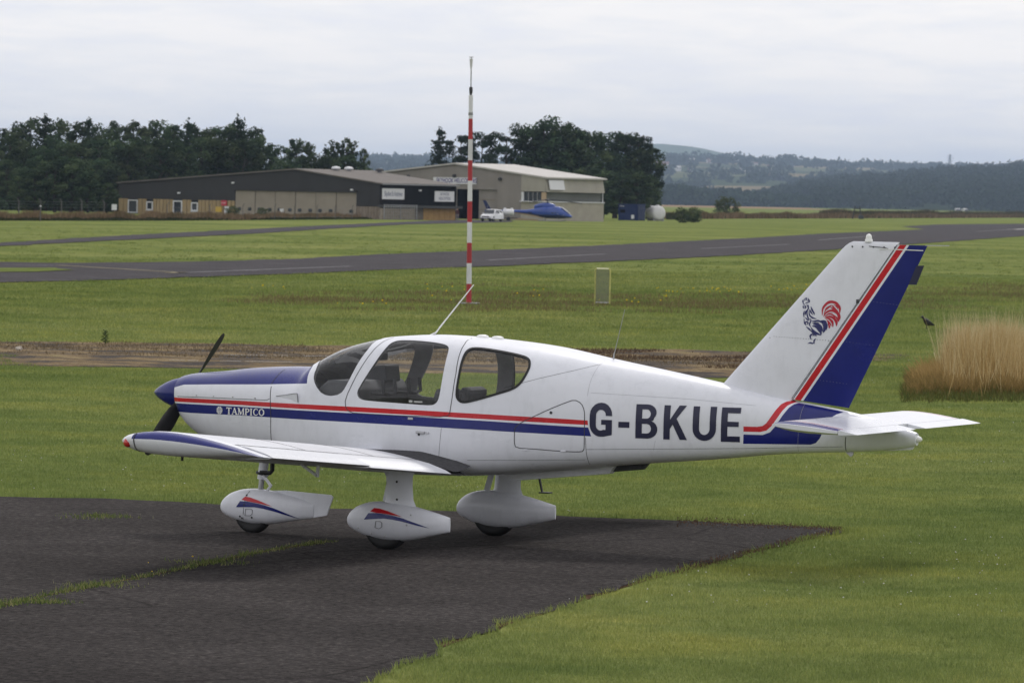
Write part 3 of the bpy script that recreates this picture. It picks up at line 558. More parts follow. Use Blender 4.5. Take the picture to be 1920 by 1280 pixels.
for side in (-1, 1):
    yc = side*1.165; g = bpy.data.objects.new('main_landing_gear', None); COL.objects.link(g); g.parent = plane
    xs = [2.648, 2.652, 2.66, 2.68]+list(np.linspace(2.70, 3.668, 26))
    loft(xs, lambda x: (*mainT(x), 2.3, yc), 24).build('wheel_fairing', WHITE, g, 50)
    wheel(g, 3.045, yc, .215, .155)
    leg = MB(); prof = [(-.13, .0), (-.11, .022), (-.05, .036), (.03, .034), (.10, .018), (.135, .0), (.10, -.018), (.03, -.034), (-.05, -.036), (-.11, -.022)]
    zs = [(.36, 3.165, 1.25), (.405, 3.165, 1.2), (.43, 3.165, 1.12), (.46, 3.165, 1.03), (.58, 3.165, .98), (.66, 3.165, 1.0), (.70, 3.16, 1.12), (.735, 3.15, 1.5)]
    for z, xc, k in zs:
        for a, b in prof: leg.v.append((xc+a*k, yc+side*.02*(z-.4)/.3+b*k*1.2, z))
    n = len(prof)
    for i in range(len(zs)-1):
        for j in range(n): q = i*n+j; r_ = i*n+(j+1) % n; leg.f.append((q, r_, r_+n, q+n)); leg.m.append(0)
    leg.build('leg_fairing', WHITE, g, 50)
    decal([[(x+2.875, z+.272) for x, z in swB]], fair_map(mainT, yc, side), .02, 'blue_stripe', BLUE, g)
    decal([[(x+2.875, z+.272) for x, z in swR]], fair_map(mainT, yc, side), .02, 'red_stripe', RED, g)
    MB().beam((2.99, yc-side*.075, .43), (3.06, yc-side*.055, .71), .022, .055).build('leg_door', WHITE, g)
    fm = fair_map(mainT, yc, side); B = MB()
    hat = [(2.99, .205), (3.0, .262), (3.045, .262), (3.06, .25), (3.06, .215), (3.03, .195)]
    for i in range(6):
        a = Vector(fm(*hat[i])); b = Vector(fm(*hat[(i+1) % 6])); B.beam(a, b, .003)
    B.build('inspection_hatch_seam', SEAM, g)
    for x, z in ((2.94, .15), (3.075, .13), (2.80, .19), (3.3, .24), (3.33, .33)): q = fm(x, z); MB().lathe([(.009, 0), (.007, side*.003)], (q.x, q.y-side*.001, q.z), 'Y', 10).build('screw', METAL, g)
    for z in (.46, .62): MB().lathe([(.012, 0), (.009, side*.004)], (3.16, yc+side*(.042+.02*(z-.4)/.3), z), 'Y', 10).build('screw', SEAM, g)
# nose gear
g = bpy.data.objects.new('nose_landing_gear', None); COL.objects.link(g); g.parent = plane
loft([.745, .749, .757, .775]+list(np.linspace(.80, 1.725, 26)), lambda x: (*noseT(x), 2.3, 0), 24).build('wheel_fairing', WHITE, g, 50)
MB().prism([(1.25, -.008, .405), (1.42, -.008, .415), (1.90, -.008, .392), (1.922, -.008, .372), (1.86, -.008, .20), (1.70, -.008, .17), (1.68, -.008, .3), (1.45, -.008, .36)], (0, .016, 0)).build('fairing_tail_fin', WHITE, g, bevel=.003)
wheel(g, 1.092, 0, .18, .125)
MB().tube([(1.150, 0, .30), (1.172, 0, .52)], .026, 14).build('oleo_piston', METAL, g, 60); MB().tube([(1.172, 0, .51), (1.21, 0, .80)], .045, 16).build('oleo_cylinder', WHITE, g, 60)
MB().tube([(1.165, 0, .555), (1.170, 0, .575)], .054, 16).build('strut_collar', SEAM, g, 60)
MB().beam((1.20, -.03, .55), (1.285, -.03, .45), .025, .02).beam((1.285, -.03, .46), (1.24, -.03, .40), .022, .02).beam((1.19, .0, .56), (1.22, 0, .53), .03, .09).build('torque_link', WHITE, g)
MB().tube([(1.305, -.05, .72), (1.305, -.05, .60), (1.285, -.05, .575), (1.18, -.05, .575)], .021, 10).build('steering_damper', RUBBER, g, 60)
decal([[(x+.965, z+.246) for x, z in tilt(swB, .05)]], fair_map(noseT, 0, -1), .02, 'blue_stripe', BLUE, g)
decal([[(x+.965, z+.246) for x, z in tilt(swR, .05)]], fair_map(noseT, 0, -1), .02, 'red_stripe', RED, g)
fm = fair_map(noseT, 0, -1); B = MB(); hat = [(1.06, .17), (1.075, .235), (1.13, .235), (1.145, .225), (1.14, .19), (1.12, .172)]
for i in range(6): B.beam(fm(*hat[i]), fm(*hat[(i+1) % 6]), .003)
sp = [(1.085, .40), (1.07, .36), (1.06, .30), (1.045, .2), (1.03, .13)]
for i in range(4): B.beam(fm(*sp[i]), fm(*sp[i+1]), .003)
B.build('inspection_hatch_seam', SEAM, g)
for x, z in ((1.07, .36), (1.055, .27), (1.02, .145), (1.13, .155), (1.0, .16)): q = fm(x, z); MB().lathe([(.010, 0), (.008, -.003)], (q.x, q.y+.001, q.z), 'Y', 10).build('screw', SEAM, g)
# ---- wing
def naca(t_, T=.155, m_=.018, p_=.42):
    yt = 5*T*(.2969*math.sqrt(max(t_, 0))-.126*t_-.3516*t_**2+.2843*t_**3-.1036*t_**4)
    yc = m_/p_**2*(2*p_*t_-t_*t_) if t_ < p_ else m_/(1-p_)**2*((1-2*p_)+2*p_*t_-t_*t_); return yc+yt, yc-yt
HG = .725
def wing_pt(ya, t_, up):
    le = (2.325, 1.084-.0735*(4.88-ya)); te = (3.595+.045*(ya-.62)/4.26, 1.001-.0735*(4.88-ya)); ch = te[0]-le[0]
    u_, l_ = naca(t_); return le[0]+ch*t_, le[1]+(te[1]-le[1])*t_+(u_ if up else l_)*ch
tu = [0, .004, .012, .03, .06, .10, .15, .22, .30, .38, .46, .54, .60, .66, HG]
def closed_loop(ya, ts): return [wing_pt(ya, t_, True) for t_ in ts[::-1]]+[wing_pt(ya, t_, False) for t_ in ts[1:]]
for side in (-1, 1):
    wg = bpy.data.objects.new('wing', None); COL.objects.link(wg); wg.parent = plane
    ys = list(np.linspace(.45, 4.62, 40)); B = MB(); n = 2*len(tu)-1
    for ya in ys: B.v += [(x, side*ya, z) for x, z in closed_loop(ya, tu)]
    for i in range(len(ys)-1):
        for j in range(n):
            q = i*n+j; r_ = i*n+(j+1) % n; B.f.append((q, r_, r_+n, q+n)); xm = sum(B.v[a][0] for a in (q, r_))/2; ym = (ys[i]+ys[i+1])/2
            B.m.append(1 if (j < 5 and ym < 1.02) else 0)
    B.f.append(tuple(range(n))[::-1]); B.m.append(0); B.f.append(tuple((len(ys)-1)*n+j for j in range(n))); B.m.append(0)
    B.build('wing_panel', [WINGW, GREYP], wg, 35)
    def surf(name, y0, y1, defl, mats, walk=0):
        ns = int((y1-y0)/.1*6); yy = list(np.linspace(y0, y1, ns+1)); ts = [HG+.006, HG+.05, .82, .90, .96, 1.0]; B = MB(); cnt_ = 2*len(ts)-1
        for ya in yy:
            cr = .010*math.cos(2*math.pi*ya/.1); hx, hz = wing_pt(ya, HG+.02, True); hz -= .03; c_, s_ = math.cos(defl), math.sin(defl)
            P = [wing_pt(ya, t_, True)+(t_, 1) for t_ in ts[::-1]]+[wing_pt(ya, t_, False)+(t_, -1) for t_ in ts[1:][:-1] if True]
            P = [wing_pt(ya, t_, True)+(t_, 1) for t_ in ts[::-1]]+[wing_pt(ya, t_, False)+(t_, -1) for t_ in ts[:-1]]
            if len(P) != cnt_: raise ValueError
            for x, z, t_, sg in P:
                k_ = min(1, max(0, (t_-HG-.03)/.05))*min(1, max(0, (1.0-t_)/.03)); z += sg*cr*k_; dx, dz = x-hx, z-hz
                B.v.append((hx+dx*c_+dz*s_, side*ya, hz-dx*s_+dz*c_))
        for i in range(len(yy)-1):
            for j in range(cnt_): q = i*cnt_+j; r_ = i*cnt_+(j+1) % cnt_; B.f.append((q, r_, r_+cnt_, q+cnt_)); B.m.append(1 if walk and (yy[i]+yy[i+1])/2 < walk and j < 5 else 0)
        B.f.append(tuple(range(cnt_))[::-1]); B.m.append(0); B.f.append(tuple((len(yy)-1)*cnt_+j for j in range(cnt_))); B.m.append(0)
        return B.build(name, mats, wg, 50)
    surf('flap', .70, 2.68, math.radians(3), [WINGW, GREYP], 1.0 if side < 0 else 0); surf('aileron', 2.70, 4.60, 0, [WINGW])
    # tip
    tt = [0, .006, .015, .03, .05, .075, .10, .15, .22, .30, .38, .46, .54, .62, .70, .78, .86, .94, 1.0]; PF = [(0, 1.0), (.08, 1.0), (.15, .975), (.20, .92), (.232, .82), (.248, .70), (.252, .62), (.25, .5), (.24, .36), (.222, .2), (.19, .07), (.14, .01), (.0, 0)]; B = MB(); n = len(PF)
    for t_ in tt:
        pl = 1-.55*max(0, 1-t_/.10)**2.2
        for o_, zf in PF:
            ya = 4.62+o_*pl; x, zu = wing_pt(ya, max(t_, .0), True); zl = wing_pt(ya, t_, False)[1]; B.v.append((x-.05*max(0, 1-t_/.15)*o_/.25, side*ya, zl+(zu-zl)*zf))
    for i in range(len(tt)-1):
        for j in range(n-1):
            q = i*n+j; B.f.append((q, q+1, q+n+1, q+n)); B.m.append(1 if 2 <= j < 6 and tt[i] >= .10 else 0)
    B.f.append(tuple(i*n for i in range(len(tt)))+tuple(i*n+n-1 for i in range(len(tt)-1, 0, -1))); B.m.append(0)
    B.build('wing_tip', [WHITE, BLUE], wg, 60)
    nl = MB().lathe([(.040, 0), (.040, .012), (.031, .03), (.012, .042)], (0, 0, 0), 'Z', 16).build('navigation_light', REDGL if side < 0 else mat('green_lens', (.02, .3, .1), .15, coat=.6), wg, 60)
    nl.location = (2.385, side*4.825, 1.07); nl.rotation_euler = (side*-math.radians(88), 0, math.radians(side*14))
    B = MB()
    for (o1, z1), (o2, z2) in zip(PF[3:-1], PF[4:]):
        P_ = []
        for o_, zf in ((o1, z1), (o2, z2)): ya = 4.62+o_+.002; x, zu = wing_pt(ya, .105, True); zl = wing_pt(ya, .105, False)[1]; P_.append((x, side*ya, zl+(zu-zl)*zf))
        B.beam(P_[0], P_[1], .007)
    B.build('light_cover_seam', SEAM, wg)
    # dark hinge line along the top, and the gritty walkway fillet at the root
    B = MB(); pts = [(wing_pt(y_, HG+.003, True), y_) for y_ in np.linspace(.95, 4.6, 30)]
    for (a, ya), (b_, yb) in zip(pts[:-1], pts[1:]): B.quad((a[0]-.008, side*ya, a[1]+.004), (b_[0]-.008, side*yb, b_[1]+.004), (b_[0]+.008, side*yb, b_[1]+.002), (a[0]+.008, side*ya, a[1]+.002))
    B.build('hinge_line', SEAM, wg, fix=False)
    B = MB(); xs_w = np.linspace(2.72, 3.60, 24); nw = 7
    for x in xs_w:
        rise = .065*min(1, max(0, (x-2.72)/.4))**1.2
        for k in range(nw):
            f = k/(nw-1); ya = .98+(.60-.98)*f; le = 2.325; ch = 3.595-le; zz = wing_pt(ya, min(1, (x-le)/ch), True)[1]+.004+rise*f**2.2; B.v.append((x, side*ya, zz))
    for i in range(len(xs_w)-1):
        for k in range(nw-1): q = i*nw+k; B.f.append((q, q+1, q+nw+1, q+nw)); B.m.append(0)
    B.build('walkway', GREYP, wg, 80)
    # hinge bracket under the flap, drain, tie-down ring
    yb = 2.9; zz = wing_pt(yb, .6, False)[1]; MB().beam((3.0, side*yb, zz+.03), (3.20, side*yb, zz-.09), .028, .02).beam((3.20, side*yb, zz-.10), (3.215, side*yb, zz+.05), .028, .02).build('flap_hinge_bracket', WHITE, wg)
    zz = wing_pt(4.3, .35, False)[1]; MB().tube([(2.62, side*4.3, zz+.01), (2.62, side*4.3, zz-.03)], .012, 8).build('tie_down_ring', SEAM, wg)
    B = MB(); # dark gap between wing and moving surfaces is open; rib seams on the top skin
    for yb in (1.9, 3.25):
        B = MB(); pts = [(wing_pt(yb, t_, True)[0], side*yb, wing_pt(yb, t_, True)[1]+.0012) for t_ in tu if t_ > .05]
        for a, b in zip(pts[:-1], pts[1:]): B.beam(a, b, .003, .002)
        B.build('skin_seam', SEAM, wg)
# ---- stabilator
sg_ = bpy.data.objects.new('stabilator', None); COL.objects.link(sg_); sg_.parent = plane
def stab_pt(t_, up, ya=0):
    x0 = 6.91+.0*ya; ch = .785; u_ = naca(t_, .115, .0)[0]; k_ = 1 if ya < 1.5 else max(.25, 1-((ya-1.5)/.1)**2*.55); return x0+ch*t_, 1.283-.062*t_+(u_ if up else -u_)*ch*k_
ts = [0, .006, .02, .05, .1, .18, .28, .4, .52, .64, .77]; ys = [-1.6, -1.595, -1.57, -1.53, -1.512, -1.48, -1.47, -1.45, -1.44]+list(np.linspace(-1.3, 1.3, 18))+[1.44, 1.47, 1.53, 1.57, 1.595, 1.6]
B = MB(); n = 2*len(ts)-1
for y in ys: B.v += [(p[0], y, p[1]) for p in [stab_pt(t_, True, abs(y)) for t_ in ts[::-1]]+[stab_pt(t_, False, abs(y)) for t_ in ts[1:]]]
for i in range(len(ys)-1):
    ym = abs(ys[i]+ys[i+1])/2
    for j in range(n):
        q = i*n+j; r_ = i*n+(j+1) % n; B.f.append((q, r_, r_+n, q+n)); up = j < len(ts)-1
        B.m.append(1 if up and 1.512 < ym < 1.595 else 2 if up and 1.445 < ym < 1.481 else 0)
B.f.append(tuple(range(n))[::-1]); B.m.append(0); B.f.append(tuple((len(ys)-1)*n+j for j in range(n))); B.m.append(0)
B.build('tailplane', [WHITE, BLUE, RED], sg_, 35)
ts2 = [.778, .80, .86, .93, 1.0]
for y0, y1 in ((-1.6, -.13), (.13, 1.6)):
    B = MB(); n = 2*len(ts2)-1
    for y in np.linspace(y0, y1, 12): B.v += [(p[0], y, p[1]) for p in [stab_pt(t_, True, min(1.5, abs(y))) for t_ in ts2[::-1]]+[stab_pt(t_, False, min(1.5, abs(y))) for t_ in ts2[:-1]]]
    for i in range(11):
        for j in range(n): q = i*n+j; r_ = i*n+(j+1) % n; B.f.append((q, r_, r_+n, q+n)); B.m.append(0)
    B.f.append(tuple(range(n))[::-1]); B.m.append(0); B.f.append(tuple(11*n+j for j in range(n))); B.m.append(0)
    B.build('anti_servo_tab', WHITE, sg_, 35)
# ---- fin and rudder
def lp(a, b, v): return a+(b-a)*v
ZT0, ZT1 = 1.30, 2.862
def fin_le(v): z = lp(ZT0, ZT1, v); return 5.81+(z-1.563)*(6.98-5.81)/(2.862-1.563)
def fin_te(v): z = lp(ZT0, ZT1, v); return 7.004+(z-1.366)*(7.715-7.004)/(2.831-1.366)
def fin_hg(v): z = lp(ZT0, ZT1, v); return 6.483+(z-1.433)*(7.452-6.483)/(2.856-1.433)
def fin_y(x, v):
    a, b = fin_le(v), fin_te(v); t_ = min(1, max(0, (x-a)/(b-a))); return naca(t_, lp(.105, .075, v), 0)[0]*(b-a)
fg = bpy.data.objects.new('vertical_fin', None); COL.objects.link(fg); fg.parent = plane
cols = [0, .004, .015, .04, .09, .17, .28, .42, .56, .70, .85, 1.0]; rows = [0, .08, .2, .35, .5, .65, .8, .9, .95, .975, .99, 1.0]
def rnd(v): return max(0, (v-.95)/.05)
B = MB(); n = 2*len(cols)-1
for v in rows:
    z = lp(ZT0, ZT1, v); q = rnd(v); k_ = math.sqrt(max(0, 1-q*q*.97)); L_ = []
    for c in cols[::-1]: a = fin_le(v)+.05*(1-k_); x = lp(a, fin_hg(v), c); L_.append((x, fin_y(x, v)*k_, z))
    L2 = [(x, -y, z) for x, y, z in L_[::-1][1:]]; B.v += L_+L2
for i in range(len(rows)-1):
    for j in range(n): q = i*n+j; r_ = i*n+(j+1) % n; B.f.append((q, r_, r_+n, q+n)); B.m.append(0)
B.f.append(tuple((len(rows)-1)*n+j for j in range(n))); B.m.append(0)
B.build('fin_panel', WHITE, fg, 40)
B = MB(); dists = [.012, .027, .094, .120]; rows2 = list(np.linspace((1.452-ZT0)/(ZT1-ZT0), .985, 12)); nc = 9
def rud_x(v, k): h_ = fin_hg(v); te = fin_te(v); return h_+dists[k]*.93 if k < 4 else lp(h_+dists[3]*.93, te, (k-3)/(nc-4))
def rud_base(v, x): return v
# the lower edge of the rudder follows the fuselage top line
def zlow(x): return 1.432-(x-6.49)*.118+.012
for r_i, v in enumerate(rows2):
    L_ = []
    for k in range(nc):
        x = rud_x(v, k); z = lp(ZT0, ZT1, v)
        if r_i == 0: 
            x0 = x; z = zlow(x0)
            for _ in range(6): vv = (z-ZT0)/(ZT1-ZT0); x0 = rud_x(vv, k); z = zlow(x0)
            x = x0
        vv = (z-ZT0)/(ZT1-ZT0); L_.append((x, fin_y(x, vv), z))
    B.v += L_+[(x, -y, z) for x, y, z in L_[::-1][1:]]
n = 2*nc-1
for i in range(len(rows2)-1):
    for j in range(n):
        q = i*n+j; r_ = i*n+(j+1) % n; B.f.append((q, r_, r_+n, q+n)); jj = j if j < nc-1 else (n-2-j if j < n-1 else 0); jj = min(j, n-2-j) if j < n-1 else 0
        B.m.append({0: 0, 1: 2, 2: 0}.get(jj, 1))
B.f.append(tuple(range(n))[::-1]); B.m.append(1); B.f.append(tuple((len(rows2)-1)*n+j for j in range(n))); B.m.append(0)
B.build('rudder', [WHITE, BLUE, RED], fg, 40)
def finp(x, z, off=.003, side=-1): v = (z-ZT0)/(ZT1-ZT0); return Vector((x, side*(fin_y(x, v)+off), z))
MB().prism([(7.551, -.006, 2.49), (7.622, -.006, 2.49), (7.69, -.006, 2.661), (7.62, -.006, 2.659)], (0, .012, 0)).build('rudder_trim_tab', NAVY, fg)
MB().lathe([(.034, 0), (.034, .022), (.028, .028), (.028, .03), (.026, .05), (.018, .066), (.005, .072)], (7.166, 0, 2.858), 'Z', 16).build('beacon', WHITE_PL, fg, 60)
MB().tube([(7.70, 0, 2.838), (7.92, 0, 2.841)], .0035, 6).build('static_wick', METAL, fg)
for s_ in (-1, 1):
    B = MB(); pts = [finp(7.18, 2.822, .002, s_), finp(7.32, 2.812, .002, s_), finp(7.36, 2.803, .002, s_)]; B.beam(pts[0], pts[1], .005).beam(pts[1], pts[2], .005).build('horn_gap', SEAM, fg)
    B = MB(); B.beam(finp(7.28, 2.80, .003, s_), finp(7.68, 2.793, .003, s_), .007); B.build('antenna_strip', WHITE_PL, fg)
    for k in range(5): q = finp(7.02+.10*k, 2.815, .0, s_); MB().lathe([(.008, 0), (.006, s_*.004)], tuple(q), 'Y', 8).build('screw', SEAM, fg)
    B = MB()
    for k in range(22): x = 6.30+.026*k; z = 1.985-.006*k/6; B.box(finp(x, z+.012, .001, s_), (.006, .002, .005))
    B.beam(finp(6.25, 1.985, .001, s_), finp(6.85, 1.968, .001, s_), .003); B.build('rivet_row', SEAM, fg)
    for zz in (2.33, 1.97, 1.62):
        B = MB()
        for k in range(9): x = fin_hg((zz-ZT0)/(ZT1-ZT0))+.14+.030*k; B.box(finp(x, zz-.003*k, .001, s_), (.007, .002, .004))
        B.build('rivet_row', mat('blue_rivet', (.10, .11, .2), .4) if zz == 2.33 and s_ == -1 else bpy.data.materials['blue_rivet'], fg)
    B = MB(); B.beam(finp(6.487, 1.45, .001, s_), finp(7.44, 2.84, .001, s_), .004, .004); B.build('hinge_gap', SEAM, fg)
    MB().box(finp(7.085, 2.33, .004, s_), (.024, .006, .035)).build('hinge_plate', SEAM, fg)
# cockerel emblem, traced strokes in a unit sketch frame (X right, Y down)
def ck(X, Y): return (6.2322+X*.0005565+Y*.000012, 2.5219+X*.0000137-Y*.0005209)
CKB = [([(600, 440), (590, 405), (598, 370)], [10, 16, 2]), ([(622, 400), (625, 370), (640, 345)], [4, 12, 2]), ([(645, 395), (655, 365), (650, 340)], [4, 14, 2]), ([(665, 400), (690, 385), (680, 350)], [4, 14, 2]), ([(680, 425), (705, 410), (700, 375)], [4, 18, 2]),
 ([(635, 445), (665, 430), (690, 440)], [4, 12, 3]), ([(592, 465), (610, 455), (630, 470)], [2, 12, 3]), ([(600, 475), (600, 505), (612, 535)], [4, 16, 2]), ([(620, 480), (640, 500), (630, 540)], [4, 22, 3]), ([(650, 470), (680, 480), (675, 510)], [3, 14, 4]), ([(690, 465), (690, 530), (650, 600), (635, 650)], [3, 14, 12, 3]),
 ([(625, 560), (612, 620), (622, 690)], [3, 14, 3]), ([(655, 560), (640, 600), (635, 640)], [3, 16, 3]), ([(680, 560), (670, 620), (690, 690), (720, 720)], [3, 14, 16, 3]), ([(735, 495), (755, 550), (790, 610), (795, 640)], [3, 20, 16, 3]), ([(715, 540), (735, 590), (775, 640)], [3, 18, 3]), ([(705, 560), (715, 640), (770, 690), (835, 705)], [3, 14, 18, 3]),
 ([(620, 700), (630, 780), (660, 820)], [3, 14, 3]), ([(650, 800), (645, 770), (675, 755), (690, 785), (665, 805)], [6, 14, 14, 12, 4]), ([(640, 680), (680, 720), (715, 735)], [3, 16, 3]), ([(725, 700), (740, 740), (715, 800), (740, 850)], [4, 14, 14, 4]), ([(755, 740), (800, 750), (870, 740), (945, 790)], [3, 18, 20, 4]), ([(760, 770), (820, 780), (880, 770)], [3, 14, 3]), ([(900, 735), (935, 760), (950, 800)], [3, 16, 3]),
 ([(770, 800), (850, 800), (905, 850), (940, 920)], [4, 30, 36, 6]), ([(760, 830), (830, 840), (890, 900), (915, 975)], [4, 30, 40, 6]), ([(740, 850), (780, 910), (850, 960), (915, 980)], [4, 24, 26, 6]), ([(720, 880), (770, 940), (800, 950)], [4, 16, 3]), ([(660, 840), (710, 880), (750, 920)], [4, 20, 4]), ([(905, 740), (975, 760), (975, 870), (945, 945)], [4, 36, 36, 4]), ([(985, 755), (1010, 810), (1005, 895)], [4, 20, 3]), ([(930, 790), (955, 830), (950, 880)], [3, 14, 3]),
 ([(745, 915), (790, 950), (825, 985), (825, 1010)], [4, 18, 16, 3]), ([(740, 1060), (730, 1000), (760, 970), (800, 975)], [5, 20, 16, 4]), ([(770, 1000), (790, 985), (805, 1000)], [3, 10, 3]), ([(825, 1040), (795, 1080), (800, 1130)], [3, 16, 4]), ([(685, 1130), (730, 1115), (770, 1125), (800, 1095)], [3, 16, 14, 4]), ([(780, 1085), (815, 1070)], [8, 3])]
CKR = [([(930, 650), (945, 520), (1040, 425), (1150, 430), (1220, 510), (1225, 610)], [4, 22, 30, 30, 30, 4]), ([(960, 640), (1000, 530), (1090, 470)], [3, 16, 4]), ([(1000, 555), (1040, 505), (1095, 480)], [4, 22, 3]), ([(1105, 470), (1130, 530), (1200, 580)], [4, 34, 4]), ([(1110, 545), (1085, 520), (1075, 500)], [4, 12, 3]), ([(1125, 465), (1170, 490), (1195, 540)], [3, 16, 3]),
 ([(950, 670), (1010, 590), (1100, 565), (1190, 610), (1215, 680), (1200, 755)], [4, 20, 26, 32, 34, 4]), ([(970, 670), (1040, 620), (1110, 610)], [3, 16, 4]), ([(1050, 630), (1110, 640), (1150, 690)], [3, 18, 4]), ([(1130, 640), (1175, 690), (1190, 745)], [3, 18, 4]), ([(970, 690), (1050, 665), (1130, 700), (1170, 770), (1165, 830)], [4, 22, 28, 28, 4]), ([(985, 705), (1040, 700), (1100, 760), (1110, 850)], [4, 20, 28, 4]), ([(1000, 720), (1040, 750), (1070, 800), (1090, 830)], [3, 12, 14, 3]), ([(1010, 730), (1040, 790), (1045, 870)], [3, 16, 4]), ([(1030, 790), (1060, 830), (1050, 870)], [3, 10, 3])]
def sm(p, wd, k=5):
    q = []; ww = []; n = len(p)
    for i in range(n-1):
        for j in range(k):
            t_ = j/k; p0 = p[max(0, i-1)]; p1 = p[i]; p2 = p[i+1]; p3 = p[min(n-1, i+2)]
            q.append(tuple(.5*(2*p1[d]+(p2[d]-p0[d])*t_+(2*p0[d]-5*p1[d]+4*p2[d]-p3[d])*t_**2+(3*p1[d]-p0[d]-3*p2[d]+p3[d])*t_**3) for d in (0, 1))); ww.append(lp(wd[i], wd[i+1], t_))
    q.append(p[-1]); ww.append(wd[-1]); return q, ww
def emblem(S, name, m, side):
    B = MB()
    for p, wd in S:
        q, ww = sm(p, [a*1.55 for a in wd]); o_ = stroke(q, ww); n = len(o_)//2; k = len(B.v)
        for X, Y in o_: x, z = ck(X, Y); B.v.append(tuple(finp(x, z, .003, side)))
        for i in range(n-1): B.f.append((k+i, k+i+1, k+2*n-2-i, k+2*n-1-i)); B.m.append(0)
    return B.build(name, m, fg, fix=False)
CKBLUE = mat('emblem_blue', (.018, .022, .12), .4); CKRED = mat('emblem_red', (.42, .012, .03), .4)
for s_ in (-1, 1): emblem(CKB, 'cockerel_emblem_body', CKBLUE, s_); emblem(CKR, 'cockerel_emblem_tail', CKRED, s_)
# ---- propeller
pg = bpy.data.objects.new('propeller', None); COL.objects.link(pg); pg.parent = plane
PZ = 1.285
MB().lathe([(.002, .012), (.03, .035), (.065, .085), (.10, .15), (.128, .22), (.146, .29), (.152, .345), (.152, .385)], (0, 0, PZ), 'X', 32).build('spinner', BLUE, pg, 50)
MB().lathe([(.156, .388), (.156, .394)], (0, 0, PZ), 'X', 32).build('spinner_backplate', SEAM, pg, 50)
for d in (1, -1):
    B = MB(); st = [(.10, .055, .040, 58), (.17, .085, .032, 52), (.28, .125, .024, 42), (.42, .150, .019, 33), (.58, .152, .015, 26), (.74, .138, .012, 21), (.86, .105, .009, 18), (.92, .065, .006, 17), (.94, .02, .004, 17)]
    sec = [(-.42, 0), (-.30, .5), (0, .62), (.35, .35), (.58, 0), (.35, -.2), (0, -.3), (-.30, -.25)]; n = len(sec)
    rad = Vector((0, math.sin(.96)*d, math.cos(.96)*d)); tan = Vector((1, 0, 0)).cross(rad)*1.0
    for r_, c_, th_, pit in st:
        pa = math.radians(pit); cd_ = tan*math.cos(pa)+Vector((1, 0, 0))*math.sin(pa)*1.0; nd = Vector((1, 0, 0))*math.cos(pa)-tan*math.sin(pa)
        for a, b in sec: B.v.append(tuple(Vector((.345, 0, PZ))+rad*r_+cd_*(a*c_)+nd*(b*th_)))
    for i in range(len(st)-1):
        for j in range(n): q = i*n+j; r_ = i*n+(j+1) % n; B.f.append((q, r_, r_+n, q+n)); B.m.append(0)
    B.f.append(tuple((len(st)-1)*n+j for j in range(n))); B.m.append(0)
    B.build('blade', BLACKP, pg, 50)
# ---- aerials, handles, scoops, step
MB().tube([(2.90, 0, 1.905), (2.945, 0, 1.935), (2.985, 0, 1.985)], [.035, .016, .009], 10, sq=.4).tube([(2.975, 0, 1.975), (3.316, 0, 2.381)], [.0075, .005], 8).build('aerial', WHITE_PL, plane, 60)
for x in (3.418, 3.569): MB().lathe([(.058, -.02), (.058, .006), (.05, .018), (.03, .025), (.004, .027)], (x, 0, prm(x)[0]), 'Z', 20).build('satellite_antenna', WHITE_PL, plane, 50)
MB().tube([(4.727, 0, 1.735), (4.735, 0, 1.80)], [.010, .006], 8).tube([(4.735, 0, 1.79), (4.83, 0, 2.197)], [.0035, .0022], 6).build('whip_aerial', METAL, plane, 60)
for side in (-1, 1):
    h1, nn = fpt(3.07, 1.045, .012, side); h2, _ = fpt(3.155, 1.041, .012, side); MB().beam(h1, h2, .018, .022).build('door_handle', METAL, plane, bevel=.004)
    a, _ = fpt(3.165, 1.041, .004, side); b, _ = fpt(3.195, 1.04, .004, side); MB().beam(a, b, .014, .014).build('door_handle_plate', METAL, plane)
    q, _ = fpt(3.095, 1.022, .002, side); MB().lathe([(.011, 0), (.009, side*.005)], tuple(q), 'Y', 10).build('door_lock', SEAM, plane)
    q, _ = fpt(3.01, 1.165, .003, side); MB().box(q, (.05, .008, .02)).build('door_latch', METAL, plane)
    q, _ = fpt(4.351, 1.262, .002, side); MB().lathe([(.014, 0), (.012, side*.004)], tuple(q), 'Y', 12).build('baggage_door_lock', SEAM, plane)
    for x in (4.11, 4.46): q, _ = fpt(x, .92, .003, side); MB().box(q, (.06, .004, .009)).build('baggage_door_hinge', WHITE, plane)
    # air scoop recess: a shallow wedge
    P_ = [fpt(1.60, 1.316, .002, side)[0], fpt(1.70, 1.325, .010, side)[0], fpt(1.80, 1.342, .022, side)[0], fpt(1.845, 1.345, .028, side)[0], fpt(1.845, 1.27, .006, side)[0], fpt(1.76, 1.295, .003, side)[0]]
    MB().poly(P_[:3]+P_[5:], 0).poly([P_[2], P_[3], P_[4], P_[5]], 0).build('air_scoop', WHITE, plane); MB().beam(P_[0], P_[2], .004).beam(P_[2], P_[3], .004).beam(P_[3], P_[4], .004).build('air_scoop_lip', SEAM, plane)
    for x in (.70, .90, 1.12, 1.37): q, _ = fpt(x, 1.29, .002, side); MB().lathe([(.007, 0), (.006, side*.003)], tuple(q), 'Y', 8).build('fastener', METAL, plane)
MB().prism([(3.63, -.05, .73), (3.742, -.05, .60), (4.734, -.05, .707), (4.816, -.05, .83), (4.2, -.05, .80)], (0, .10, 0)).build('belly_fairing', WHITE, plane, bevel=.006)
MB().prism([(4.76, .0, .80), (4.745, .0, .722), (5.037, .0, .755), (5.114, .0, .84)], (0, .06, 0)).build('belly_dark_block', DARK, plane, bevel=.006)  # plain dark block under the belly behind the white fairing
MB().beam((3.80, .45, .67), (3.845, .45, .485), .022, .014).box((3.88, .45, .478), (.10, .09, .012)).build('boarding_step', SEAM, plane)
